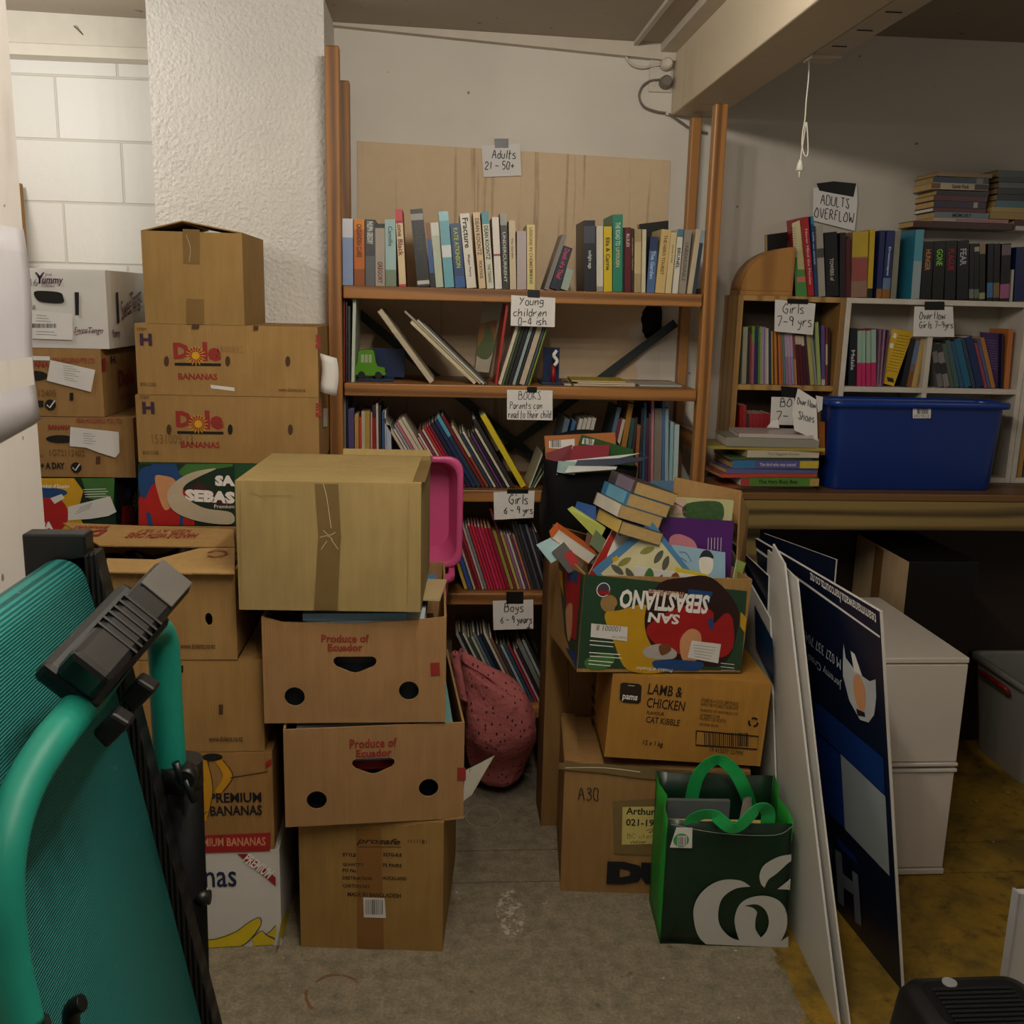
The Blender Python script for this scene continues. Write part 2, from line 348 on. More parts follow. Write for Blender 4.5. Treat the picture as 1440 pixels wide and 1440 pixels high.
# ceiling: low white boards, a dropped beam and cover strips
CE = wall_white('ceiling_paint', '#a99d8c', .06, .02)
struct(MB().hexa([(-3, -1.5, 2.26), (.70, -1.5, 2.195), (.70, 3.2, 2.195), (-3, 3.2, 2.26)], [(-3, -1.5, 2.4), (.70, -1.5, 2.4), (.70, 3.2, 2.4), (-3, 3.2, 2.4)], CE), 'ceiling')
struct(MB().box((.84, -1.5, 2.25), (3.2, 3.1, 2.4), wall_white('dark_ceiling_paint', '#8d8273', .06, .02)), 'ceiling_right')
n = NT('painted_timber', .5, 0, .35); c = n.mix(n.ramp(n.noise(2.5, 5, n.mapped((1, .3, 1))), [(.35, g(0)), (.75, g(1))]), lin('#cdbfa6'), lin('#bfae92'))
n.col(n.mix(n.ramp(n.noise(5, 3, n.mapped((1, 3.0, .25))), [(.60, g(0)), (.75, g(.35))]), c, lin('#8f7a5c'))); n.bump(n.noise(20, 4, n.mapped((1, .2, 1))), .1)
struct(MB().box((.688, -1.5, 2.003), (.825, YB, 2.3), n.m), 'beam', bevel=.004)
TR = paint('#c4b9a9', .5, .08)
struct(MB().hexa([(-.303, 3.07, 2.205), (.688, 3.07, 2.150), (.688, YB, 2.150), (-.303, YB, 2.205)], [(-.303, 3.07, 2.245), (.688, 3.07, 2.2), (.688, YB, 2.2), (-.303, YB, 2.245)], TR), 'trim_3')
struct(MB().box((.642, -1.5, 2.172), (.688, 3.07, 2.205), TR), 'trim_4')
struct(MB().box((.562, -1.5, 2.186), (.575, 3.07, 2.212), TR), 'trim_5')
# bare hardboard left behind the bookcase
n = NT('bare_board', .75, 0, .2); s = n.ramp(n.noise(3.2, 3, n.mapped((14, 1, .45))), [(.60, g(0)), (.68, g(.55))])
c = n.mix(s, lin('#cbb393'), lin('#8e7052')); c = n.mix(n.ramp(n.noise(40, 4), [(.3, g(.25)), (.7, g(0))]), c, lin('#d8c5a8'))
X, Y, Z = n.xyz(); e = n.math('ADD', X, n.math('MULTIPLY', n.math('SUBTRACT', n.noise(9, 4), .5), .25)); torn = n.math('MULTIPLY', n.math('GREATER_THAN', e, .615), n.math('LESS_THAN', n.math('ADD', Z, n.math('MULTIPLY', n.noise(12, 3), .1)), 1.50))
c = n.mix(torn, c, lin('#c9c0b2'))
dk = n.math('ADD', n.math('POWER', n.math('MULTIPLY', n.math('SUBTRACT', X, n.math('ADD', .655, n.math('MULTIPLY', n.noise(60, 2), .02))), 28), 2), n.math('POWER', n.math('MULTIPLY', n.math('SUBTRACT', Z, 1.405), 17), 2))
c = n.mix(n.math('LESS_THAN', dk, 1), c, lin('#15110d')); n.col(c)
struct(MB().hexa([(-.236, YB - .006, .2), (.694, YB - .006, .2), (.694, YB, .2), (-.236, YB, .2)], [(-.236, YB - .006, 1.90), (.694, YB - .006, 1.877), (.694, YB, 1.877), (-.236, YB, 1.90)], n.m), 'wall_back_board')

# ------------------------------------------------------------------ pine bookcase
YF = 2.72; YK = 3.02
PZ = wood('Z'); PX = wood('X'); PY = wood('Y')
bc = thing('bookcase', 'tall open pine bookcase with five shelves and dark steel cross braces against the wall', 'bookcase', (.235, YF, 0))
def lb(mb, a, b, m): return mb.box([a[0] - .235, a[1] - YF, a[2]], [b[0] - .235, b[1] - YF, b[2]], m)
for x0, x1, y0, y1, zt in ((-.288, -.252, YF, YF + .035, 2.072), (-.282, -.252, YK, YK + .035, 2.05), (.722, .757, YF, YF + .035, 1.972), (.735, .765, YK, YK + .035, 1.99)):
    lb(MB(), (x0, y0, 0), (x1, y1, zt), PZ).build('post', bc, .004)
for x0, x1 in ((-.28, -.26), (.732, .752)):
    for z in (.2, .62, 1.05, 1.45): lb(MB(), (x0, YF + .035, z), (x1, YK, z + .05), PY).build('rung', bc, .002)
SHZ = [1.483, 1.226, .936, .637, .29]
for z in SHZ: lb(MB(), (-.248, YF + .002, z - .034), (.719, YK + .03, z), PX).build('shelf', bc, .003)
STEEL = paint('#2b3434', .45, .15, 20, .5, .3)
for a, b in (((-.25, 1.42), (.70, .66)), ((.73, 1.40), (-.22, .66))):
    u = Vector((b[0] - a[0], 0, b[1] - a[1])).normalized(); p = Vector((-u.z, 0, u.x)) * .013; A = Vector((a[0] - .235, YK + .036 - YF, a[1])); B = Vector((b[0] - .235, YK + .036 - YF, b[1]))
    if a[0] > 0: A.y += .004; B.y += .004
    MB().slab([A - p, B - p, B + p, A + p], .003, STEEL).build('brace', bc)

# ------------------------------------------------------------------ bench and the two cube shelves standing on it
BZ = .932
bt = thing('workbench', 'rough timber bench running under the cube shelves on the right', 'bench', (.87, 2.75, 0))
BW = wood('X', '#867040', '#48381c', .8); BT = wood('X', '#6e4d28', '#3a2815', .7)
MB().box((0, 0, BZ - .022), (1.9, .349, BZ - .0004), BT).build('top', bt, .003)
MB().box((.005, .004, .822), (1.9, .05, BZ - .0225), BW).build('rail', bt, .003)
for x in (.02, 1.83): MB().box((x, .06, 0), (x + .07, .13, .90), BW).build('leg', bt, .003)
def cubes(label, x0, x1, zs, mat, dark, div, ext=0):
    Y0 = 2.95; t = thing('cube_shelf', label, 'shelf', (x0, Y0, BZ + .0002)); w = x1 - x0; H = zs[0] - BZ; e = .016; D = .148
    for i, x in enumerate([0, w - e] + [d - x0 for d in div]): MB().box((x, .0006 if i > 1 else 0, e if i > 1 else 0), (x + e, D - .0065 if i > 1 else D, H - (e if i > 1 else 0)), mat).build('side_panel' if i < 2 else 'divider', t, .001)
    for z in zs[:-1] + [BZ + e]:
        MB().box((e, .0, z - BZ - e), (w - e, D, z - BZ), mat).build('shelf', t, .001)
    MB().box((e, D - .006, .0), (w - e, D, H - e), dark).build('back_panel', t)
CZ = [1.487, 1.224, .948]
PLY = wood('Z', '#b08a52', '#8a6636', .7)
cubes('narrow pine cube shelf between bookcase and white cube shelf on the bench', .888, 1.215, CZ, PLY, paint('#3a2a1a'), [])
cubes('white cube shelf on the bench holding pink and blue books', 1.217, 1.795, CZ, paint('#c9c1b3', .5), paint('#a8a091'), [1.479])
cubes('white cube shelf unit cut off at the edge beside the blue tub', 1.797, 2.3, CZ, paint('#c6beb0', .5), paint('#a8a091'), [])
# ------------------------------------------------------------------ cardboard boxes
BROWN = paint('#4a3018', .75, .1); DARK = paint('#17120d', .8, .1); CLEAR = paint('#7d663f', .22, .08, 30, .6); CLEAR2 = paint('#75603a', .25, .08, 30, .6)
GRN = paint('#1f4a2b', .5, .1); DGRN = paint('#142c1c', .5, .1); YEL = paint('#c79a1e', .5, .12); RED = paint('#a81f1c', .5, .08); BLU = paint('#1d4377', .5, .08); SKIN = paint('#c58d62', .6, .08); LGRN = paint('#3f6f33', .5, .2, 20)
PURP = paint('#3c2138', .6); LABW = paint('#d2cfca', .55, .05); GREYT = paint('#6f6c6a', .6)
def carton(label, w, d, h, loc, rz=0, mat=None, ry=0, rx=0, seam='X', tape=True, name='cardboard_box', bulge=.0012, mats=None):
    """closed carton; origin at the middle of its front bottom edge"""
    mat = mat or KRAFT; t = thing(name, label, 'box', loc, (R(rx), R(ry), R(rz))); mb = MB(); N = 6
    def pt(x, y, z): k = bulge * (1 - (2 * z / h - 1) ** 2); return (x + (k if x > 0 else -k) * (1 - (2 * y / d - 1) ** 2), y + (-k if y < d / 2 else k) * (1 - (2 * x / w) ** 2), z)
    P = [(-w / 2 + w * i / N, 0) for i in range(N)] + [(w / 2, d * i / N) for i in range(N)] + [(w / 2 - w * i / N, d) for i in range(N)] + [(-w / 2, d - d * i / N) for i in range(N)]
    rows = [[pt(x, y, h * k / N) for x, y in P] for k in range(N + 1)]
    mb.strip(rows, mat, smooth=False, close=True); b = len(mb.v); L = len(P)
    mb.add([rows[0][i] for i in range(L)], [tuple(range(L))[::-1]], mat); mb.add([rows[-1][i] for i in range(L)], [tuple(range(L))], mat)
    mb.build('body', t)
    if seam:
        th = .003
        if seam == 'X':
            MB().box((-w / 2, .001, h), (w / 2, d / 2 - .001, h + th), mat).build('flap', t); MB().box((-w / 2, d / 2 + .001, h), (w / 2, d - .001, h + th), mat).build('flap', t)
            if tape: MB().box((-w / 2 - .001, d / 2 - .024, h + th), (w / 2 + .001, d / 2 + .024, h + th + .0004), CLEAR).build('packing_tape', t)
        else:
            MB().box((-w / 2, .001, h), (-.001, d - .001, h + th), mat).build('flap', t); MB().box((.001, .001, h), (w / 2, d - .001, h + th), mat).build('flap', t)
            if tape: MB().box((-.024, -.0005, h + th), (.024, d, h + th + .0004), CLEAR).build('packing_tape', t)
    return t
def crate(label, w, d, h, loc, rz=0, mat=None, ry=0, rx=0, holes=(), dips=None, inner=None, name='cardboard_box', side_holes=(), th=.005):
    """open carton with cut hand holes in its front; dips = top edge of the front as (u, v) points"""
    mat = mat or KRAFT; t = thing(name, label, 'box', loc, (R(rx), R(ry), R(rz))); mb = MB()
    top = dips or [(w / 2, h), (-w / 2, h)]
    v, f = fill2d([[(-w / 2, 0), (w / 2, 0)] + top] + list(holes), th / 2)
    mb.add(v, f, mat, FRONT @ Matrix.Translation((0, 0, -th / 2)))
    mb.box((-w / 2, d - th, 0), (w / 2, d, h), mat); mb.box((-w / 2, th, 0), (w / 2, d - th, th), mat)
    for s in (-1, 1):
        v, f = fill2d([rect(th, 0, d - th, h)] + list(side_holes), th / 2)
        mb.add(v, f, mat, face((s * w / 2 - (th / 2 if s > 0 else -th / 2), 0, 0), (0, 1, 0), (0, 0, 1)))
    mb.build('body', t); return t
def sidef(w): return face((w / 2, 0, 0), (0, 1, 0), (0, 0, 1))
def leftf(w, d): return face((-w / 2, d, 0), (0, -1, 0), (0, 0, 1))
def topf(h): return face((0, 0, h), (1, 0, 0), (0, 1, 0))
def slip(name, label, cat, ink, P, mat, text=(), lift=.0012):
    pass

# --- centre stack: big plain carton, two banana crates, glove carton
t = carton('glove shipping carton printed with style, quantity and destination lines, bottom of the centre stack', .323, .40, .317, (-.1365, 2.03, 0), -5.3, card('#ab8448'), seam='X', tape=False)
k = Ink(t); I2 = paint('#3b2a18', .75)
k.text('prosafe', (501, 1178, 563, 1189), I2, .025, .35); k.line([(503, 1190.5), (564, 1190.5)], .0015, I2)
for s, b in (('STYLE', (482, 1199, 501, 1204)), ('QUANTITY', (482, 1213, 512, 1218)), ('PO No.', (482, 1221, 502, 1226)), ('DESTINATION', (482, 1232, 523, 1237)), ('CARTON NO.', (482, 1243, 521, 1248)), ('327G-8.8', (539, 1199, 565, 1204)), ('72 PAIRS', (538, 1214, 565, 1219)), ('AUCKLAND', (538, 1232, 572, 1237)), ('MADE IN BANGLADESH', (489, 1255, 564, 1261))): k.text(s, b, I2, .03)
k.text('1111181', (574, 1180, 600, 1185), I2)
k.build()
k = Ink(t, eps=.0016); k.poly([(501, 1165), (536, 1165), (540, 1334), (503, 1333)], paint('#80592c', .3, .05)); k.build('packing_tape')
k = Ink(t, eps=.0026); k.poly([(511, 1261), (541, 1262), (543, 1290), (512, 1289)], LABW); k.bars((514, 1264, 539, 1285), 16, INK, 4, .45, .0003); k.build('barcode_label')

def hand_hole(cx, cy, w=.088): return [(cx + x * w, cy + y * w) for x, y in ((-.42, .17), (.42, .17), (.49, .13), (.52, .06), (.50, -.02), (.44, -.09), (.12, -.23), (0, -.26), (-.12, -.23), (-.44, -.09), (-.50, -.02), (-.52, .06), (-.49, .13))]
def smooth2(P, n=4): return [tuple(p[:2]) for p in spline([(a, b, 0) for a, b in P], n, True)]
def produce(label, loc, rz, w, h, d, px, dips, hh, c1, c2, tx1, tx2, mark):
    R0 = .0215
    t = crate(label, w, d, h, loc, rz, card('#b38858'), holes=[hand_hole(*hh), ell(c1[0], c1[1], R0, R0), ell(c2[0], c2[1], R0, R0)], dips=dips)
    k = Ink(t); k.text('Produce of', tx1, REDINK, .02); k.text('Ecuador', tx2, REDINK, .025); k.poly(mark, REDINK); k.build()
    return t
P2 = produce('open banana crate with books under the crate holding blue magazines, on the glove carton', (-.1255, 2.015, .3235), 4.0, .387, .228, .47, 0, [(.1935, .228), (-.1935, .226)],
    (-.004, .138), (-.126, .060), (.116, .077), (492, 1038, 558, 1051), (501, 1053, 551, 1064), [(643, 1079), (655, 1079), (655, 1097), (643, 1097)])
P1 = produce('open banana crate with blue magazines directly under the big plain carton', (-.1675, 2.02, .557), 0, .386, .238, .45, 0, [(.193, .238), (.12, .230), (0, .222), (-.15, .226), (-.193, .238)],
    (.0, .135), (-.128, .060), (.114, .072), (452, 892, 519, 903), (461, 905, 510, 915), [(605, 932), (618, 931), (619, 949), (606, 950)])
# torn bottom edge of the lower crate
k = Ink(P2); k.poly([(566, 1160), (620, 1152), (654, 1146), (652, 1150), (625, 1153), (567, 1161)], KRAFTL, .001); k.build('torn_edge')

t = carton('big plain carton with wrinkled tape down its front, on top of the centre stack', .374, .37, .268, (-.216, 2.0, .8145), -2.5, card('#b59a62', .6), seam='X', tape=False, bulge=.002)
k = Ink(t, eps=.0028); k.poly([(443, 680), (476, 680), (480, 757), (479, 766), (475, 857), (442, 857), (447, 765), (448, 755)], CLEAR2); k.build('packing_tape')
k = Ink(t, eps=.0034); SHN = paint('#d8cfb4', .15, .05)
for L in ([(455, 745), (463, 752), (472, 748)], [(450, 755), (461, 753), (468, 758)], [(460, 760), (452, 772)], [(466, 758), (476, 772)], [(455, 680), (460, 700), (466, 742)]): k.line(L, .0009, SHN)
k.build('tape_crease')
k = Ink(t, eps=.0026); CR1 = paint('#8f7848', .8)
for L in ([(352, 690), (376, 703)], [(365, 697), (410, 696)], [(338, 690), (340, 855)], [(575, 685), (573, 850)]): k.line(L, .001, CR1)
k.build('crease')
MB().slab([(-.02, .365, .2715), (.187, .365, .2715), (.187, .373, .285), (-.02, .373, .285)], .003, card('#b59a62', .6)).build('flap', t)
MB().slab([(.168, .02, .2714), (.194, .02, .2714), (.194, .36, .2714), (.168, .36, .2714)], .0004, CLEAR).build('packing_tape', t)

# --- stack against the pillar
def dole_print(t, dx, dy, extra):
    """banana carton printing; dx, dy move it from where the top carton of the pillar stack has it"""
    k = Ink(t); D = lambda b: (b[0] + dx, b[1] + dy, b[2] + dx, b[3] + dy)
    k.text('D', D((244, 482, 266, 505)), REDINK, .06); k.text('ole', D((264, 481, 311, 508)), REDINK, .05)
    cx, cy = k.uv(275.5 + dx, 500 + dy)
    k.shape([ell(cx, cy, .017, .017)], REDINK, .0002); k.shape([ell(cx, cy, .0095, .0095)], YEL, .0005)
    for a in range(16):
        A = R(a * 22.5); k.line([(cx + .011 * math.cos(A), cy + .011 * math.sin(A)), (cx + .024 * math.cos(A), cy + .024 * math.sin(A))], .0018, YEL, .0005, seen=False)
    k.poly([(246 + dx, 510 + dy), (311 + dx, 511 + dy), (311 + dx, 515 + dy), (246 + dx, 514 + dy)], DARK)
    k.text('BANANAS', D((251, 525, 306, 534)), REDINK, .03)
    k.text('ITEM', D((194, 461, 206, 465)), BROWN); k.text('BOX CODE', D((198, 538, 220, 543)), BROWN)
    k.text('H', D((197, 469, 214, 486)), PURP, .05)
    for b in extra.get('text', []): k.text(b[0], b[1], b[2], b[3] if len(b) > 3 else 0)
    for i in range(3): k.poly([(444, 471 + dy + i * 4), (451, 471 + dy + i * 4), (451, 473.5 + dy + i * 4), (444, 473.5 + dy + i * 4)], REDINK)
    k.poly([(444, 484 + dy), (451, 484 + dy), (451, 490 + dy), (444, 490 + dy)], REDINK)
    k.build()
    for x in (234.5, 320.5, 405):
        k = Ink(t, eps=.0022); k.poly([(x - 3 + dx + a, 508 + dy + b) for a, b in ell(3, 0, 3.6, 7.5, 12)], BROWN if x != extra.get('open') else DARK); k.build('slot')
sm = card('#b18a52')
t = carton('plain brown carton at the very bottom of the stack against the pillar', .41, .30, .875, (-.515, 2.51, 0), 0, sm, tape=False)
t = carton('green and red banana carton with torn paper, lowest seen against the pillar', .441, .31, .157, (-.512, 2.5, .8795), 0, GRN, tape=False)
k = Ink(t, eps=.0048)
k.poly([(195, 652), (330, 652), (330, 738), (195, 738)], DGRN); k.poly([(196, 700), (222, 668), (262, 690), (275, 738), (196, 738)], RED, .0003)
k.poly([(198, 660), (230, 655), (264, 672), (262, 680), (220, 678), (205, 700), (197, 690)], BLU, .0005, smooth=True); k.poly([(214, 652), (248, 652), (254, 668), (214, 666)], BLU, .0007)
k.poly([(219, 670), (228, 668), (248, 676), (243, 708), (232, 716), (222, 690)], SKIN, .0009, smooth=True); k.poly([(206, 720), (212, 720), (216, 738), (209, 738)], BLU, .0008); k.poly([(254, 722), (259, 722), (258, 738), (253, 738)], BLU, .0008)
k.poly([(250, 664), (270, 676), (300, 660), (328, 655), (328, 652), (262, 652)], LGRN, .0006); k.poly([(262, 690), (280, 676), (300, 690), (330, 700), (330, 712), (290, 708)], paint('#3a1d18', .6), .0007)
k.text('SA', (303, 668, 331, 683), WHITE, .07, 0, False, .0015); k.text('SEBAS', (261, 689, 331, 706), WHITE, .07, 0, False, .0015, -3); k.text('Premium', (302, 709, 330, 714), WHITE, 0, 0, False, .0015)
k.build()
k = Ink(t, eps=.0078); k.poly([(305, 658), (270, 664), (244, 680), (236, 697), (246, 718), (280, 732), (326, 736), (326, 720), (290, 714), (266, 702), (258, 692), (262, 681), (280, 670)], paint('#b7a98f', .8, .12), smooth=True); k.build('torn_paper')
t = carton('banana carton with a number stamp, lower of two matching cartons by the pillar', .443, .31, .163, (-.5125, 2.5, 1.0405), 0, sm, tape=False)
dole_print(t, 3.5, 96, {'text': [('1531009-13', (214, 611, 272, 624), paint('#7a5a32'))], 'open': 320.5})
k = Ink(t, sidef(.443)); k.poly([(453, 574), (459, 574), (459, 600), (453, 600)], LABW, .001); k.build('label')
t = carton('banana carton holding up the plain tented box, with a folded note on its end', .436, .32, .168, (-.509, 2.5, 1.2075), 0, card('#b48c53'), tape=False)
dole_print(t, 0, 0, {'text': [('1500832', (306, 487, 342, 496), paint('#8a6434')), ('www.dolenz.co.nz', (392, 545, 430, 551), BROWN)]})
k = Ink(t, eps=.0012); k.poly([(296, 541), (330, 545), (330, 550), (297, 546)], LABW); k.build('label')
k = Ink(t); k.poly([(271, 456), (281, 456), (281, 462), (271, 462)], BROWN, .004); k.poly([(357, 458), (364, 458), (364, 464), (357, 464)], BROWN, .004); k.build('tab_slot')
n1 = MB(); a = Vector((.222, .012, .108)); rows = [[a + Vector((.0135 * j + .004 * math.sin(i * .8), -.004 * math.sin(j * 1.5) + .002 * i, -.019 * i - .004 * j)) for j in range(4)] for i in range(6)]
n1.strip(rows, PAPER); n1.build('folded_note', t, solid=.0008)
# the plain carton with a tented lid
t = carton('small plain carton with its lid flaps tented open, topmost against the pillar', .235, .30, .216, (-.583, 2.5, 1.379), 0, card('#b08a50', .5), seam=None, bulge=.001)
cf = card('#a87c40', .5); hh = .216
MB().slab([(-.1175, 0, hh), (-.025, -.002, hh + .024), (-.025, .30, hh + .024), (-.1175, .30, hh)], .003, cf).build('flap', t)
MB().slab([(-.022, 0, hh + .026), (.1175, 0, hh + .002), (.1175, .30, hh + .002), (-.022, .30, hh + .026)], .003, cf).build('flap', t)
k = Ink(t, eps=.0014); k.poly([(257, 322), (281, 323), (281, 372), (258, 371)], paint('#7d6036', .25)); k.poly([(262, 420), (287, 421), (287, 456), (262, 456)], paint('#7d6036', .25)); k.line([(262, 330), (268, 350), (266, 368)], .0006, SHN, .0002); k.build('packing_tape')

# --- stack in the alcove
t = carton('brown carton standing on the white fruit carton in the alcove', .28, .28, .25, (-1.365, 2.90, 1.5042), 0, KRAFT, tape=False)
t = carton('white fruit carton with purple lettering and an oval hand hole, top of the alcove stack', .52, .56, .19, (-1.08, 2.6, 1.3105), 0, paint('#c8c5bf', .6, .05), tape=False)
PUR = paint('#4b2340', .6); k = Ink(t, eps=.0045)
k.text('Yummy', (54, 388, 90, 402), PUR, .02, .25); k.text('THE', (64, 385, 74, 388), PUR); k.text('FRUIT', (60, 397.5, 74, 400.5), PUR, .0, 0, False, .0004); k.text('COMPANY', (60, 401, 78, 404), PUR)
k.poly([(50, 383), (53, 383), (57, 388), (61, 383), (64, 383), (58, 391), (58, 399), (55.5, 399), (55.5, 391)], PUR); k.text('16', (44, 392, 54, 402), GREYT); k.text('SweeTango', (105, 460, 146, 471), PUR, .0, .35); k.line([(106, 471), (122, 467), (146, 464)], .0014, REDINK)
k.text('48', (42, 429, 51, 435), GREYT)
k.build()
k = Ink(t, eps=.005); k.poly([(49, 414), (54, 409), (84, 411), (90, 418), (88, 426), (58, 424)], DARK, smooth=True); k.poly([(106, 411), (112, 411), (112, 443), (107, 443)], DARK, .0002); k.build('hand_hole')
k = Ink(t, eps=.0056); k.poly([(44, 436), (103, 441), (103, 478), (44, 476)], LABW); k.bars((44, 455, 81, 461), 30, INK, 5, .5, .0003)
for y in (443, 447, 451, 466, 470): k.line([(52, y), (52 + 14 + (y * 7) % 25, y + 1.2)], .0012, GREYT, .0003, smooth=False)
k.build('shipping_label')
k = Ink(t, sidef(.52), eps=.004); k.text('SweeTango', (168, 412, 199, 446), PUR, .0, .3, False, 0, 14); k.line([(170, 446), (186, 438), (199, 430)], .0014, PUR); k.poly([(161, 411), (164, 411), (166, 454), (163, 455)], DARK); k.text('Yummy', (156, 463, 167, 477), PUR, .02, .2); k.build()
def alc(label, w, z, h, right, Y=2.6, d=.36, mat=None): return carton(label, w, d, h, (right - w / 2, Y, z), 0, mat or card('#ad8450'), tape=False)
t = alc('banana carton with a slanting white note, directly below the white fruit carton', .50, 1.139, .168, -.842)
k = Ink(t, eps=.0045); k.text('BANANA', (30, 508, 70, 516), REDINK, .03); k.poly([(30, 500), (71, 501), (71, 507), (30, 506)], LABW)
k.text('ASIA HOLDINGS PTE LTD', (74, 503, 134, 510), REDINK, .01); k.text('112405', (50, 548, 80, 557), paint('#6d4c26')); k.shape([ell(*k.uv(72, 569), .0135, .0135)], DARK); k.line([(67, 569), (71, 573), (78, 563)], .003, LABW, .0006, smooth=False); k.poly([(51, 563), (62, 563), (62, 572), (51, 572)], DARK)
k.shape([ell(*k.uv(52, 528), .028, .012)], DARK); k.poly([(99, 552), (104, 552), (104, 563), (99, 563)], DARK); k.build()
k = Ink(t, eps=.006); k.poly([(72, 506), (135, 520), (129, 551), (67, 535)], LABW)
for i in range(7): k.line([(90 + i * .3, 514 + i * 3.2), (104 + (i * 5) % 12, 516 + i * 3.4)], .001, GREYT, .0003, smooth=False)
k.build('taped_note')
k = Ink(t, sidef(.50), eps=.004); k.text('Dole', (165, 518, 187, 542), REDINK, .05, 0); k.text('BANANAS', (168, 551, 188, 560), REDINK); k.text('H', (154, 500, 160, 511), PURP, .03); k.poly([(142, 504), (147, 503), (147, 521), (142, 522)], REDINK); k.build()
t = alc('banana carton with a wide white note sagging off its hand hole in the alcove', .42, .983, .1515, -.772)
k = Ink(t, eps=.0045); k.text('BANANA', (69, 597, 101, 604), REDINK, .03); k.text('ASIA HOLDINGS PTE LTD', (108, 588, 172, 595), REDINK, .01); k.text('1G72112402', (71, 632, 120, 641), paint('#6d4c26'))
k.text('5+ A DAY', (54, 650, 92, 659), DARK, .04); k.shape([ell(*k.uv(108, 657), .0135, .0135)], DARK); k.line([(103, 657), (107, 661), (113, 652)], .003, LABW, .0006, smooth=False); k.text('CODE', (50, 639, 62, 643), BROWN)
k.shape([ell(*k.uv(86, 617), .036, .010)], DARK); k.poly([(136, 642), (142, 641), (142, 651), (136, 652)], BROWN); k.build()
k = Ink(t, eps=.006); k.poly([(100, 600), (168, 607), (169, 636), (163, 643), (140, 636), (122, 629), (99, 627)], LABW)
for i in range(5): k.line([(118 + i * .3, 609 + i * 3.4), (130 + (i * 5) % 9, 610 + i * 3.4)], .001, GREYT, .0003, smooth=False)
k.build('taped_note')
t = alc('green and yellow banana carton with a white note, lowest one seen in the alcove', .36, .802, .1755, -.829, mat=DGRN)
k = Ink(t, eps=.0048); k.poly([(50, 672), (105, 672), (118, 690), (110, 720), (122, 745), (50, 745)], YEL); k.shape([ell(*k.uv(68, 722), .052, .052)], RED, .0003); k.shape([ell(*k.uv(62, 692), .06, .014)], BLU, .0004)
k.poly([(115, 672), (162, 672), (160, 710), (125, 700)], LGRN, .0002); k.text('Product of Ecuador', (57, 680, 99, 686), WHITE, .02, 0, False, .0006); k.text('SA', (58, 733, 76, 745), WHITE, .07, 0, False, .0008)
for i in range(4): k.line([(118 + i, 688 + i * 3.4), (150 + i % 2 * 3, 687 + i * 3.4)], .0016, WHITE, .0006, smooth=False)
k.build()
k = Ink(t, eps=.0066); k.poly([(97, 712), (156, 697), (165, 719), (153, 725), (128, 729), (97, 731)], LABW)
for i in range(4): k.line([(107 + i * 2, 722 + i * 2 - i * 5), (128 + i, 714 + i * 2.6 - i * 5)], .001, GREYT, .0003, smooth=False)
k.build('taped_note')
k = Ink(t, eps=.0064); k.poly([(72, 700), (88, 694), (92, 700), (78, 708)], LABW); k.build('torn_label')
k = Ink(t, sidef(.36), eps=.004); k.poly([(165, 676), (194, 672), (194, 738), (165, 745)], paint('#2a1214', .6)); k.text('SEBA', (184, 690, 195, 712), WHITE, .05, 0, False, .0008, 35); k.shape([ell(*k.uv(178, 693), .03, .016)], BLU, .0004); k.poly([(170, 712), (184, 710), (190, 738), (168, 740)], RED, .0004); k.build()
t = alc('plain brown carton hidden low in the alcove stack', .42, 0, .795, -.772)

# --- stack behind the treadmill
t = carton('white floor-level carton with a red premium ribbon and yellow bananas on its front', .42, .40, .238, (-.552, 2.05, 0), 1, paint('#c9c6c1', .6, .05), tape=False, bulge=.002)
NAVY = paint('#1a2740', .6); BAN = paint('#cdb522', .5, .08); RIB = paint('#97211f', .55)
k = Ink(t, eps=.0028); k.text('anas', (271, 1225, 333, 1247), NAVY, .01); k.poly([(334, 1200), (349, 1200), (388, 1233), (388, 1245)], RIB); k.text('PREMIUM', (341, 1210, 387, 1224), WHITE, .03, 0, False, .0004, -40)
k.poly([(270, 1317), (300, 1320), (330, 1310), (350, 1296), (365, 1289), (367, 1300), (352, 1320), (340, 1329), (270, 1333)], BAN); k.line([(270, 1317), (300, 1320), (330, 1310), (350, 1296), (365, 1289), (367, 1300), (352, 1320), (340, 1329)], .0016, INK, .0004)
k.poly([(355, 1318), (368, 1308), (375, 1314), (387, 1320), (385, 1327), (357, 1329)], BAN); k.line([(355, 1318), (368, 1308), (375, 1314), (387, 1320)], .0016, INK, .0004); k.line([(374, 1313), (381, 1308), (388, 1300)], .0016, INK, .0004); k.poly([(376, 1313), (383, 1308), (389, 1300), (388, 1318)], BAN, .0002)
k.build()
k = Ink(t, sidef(.42), eps=.002); k.poly([(391, 1322), (393, 1300), (404, 1275), (408, 1290), (402, 1310)], BAN); k.build()
t = carton('brown premium banana carton with a red band, sitting on the white banana carton', .42, .40, .232, (-.562, 2.05, .2415), 1, card('#ad8148'), tape=False, bulge=.002)
k = Ink(t, eps=.0028); k.text('PREMIUM', (295, 1114, 368, 1128), INK, .025); k.text('BANANAS', (296, 1132, 369, 1146), INK, .025); k.poly([(240, 1176), (381, 1170), (380, 1196), (240, 1200)], RIB); k.text('PREMIUM BANANAS', (266, 1177, 374, 1189), paint('#c98a6a', .6), .02, 0, False, .0004, -.5)
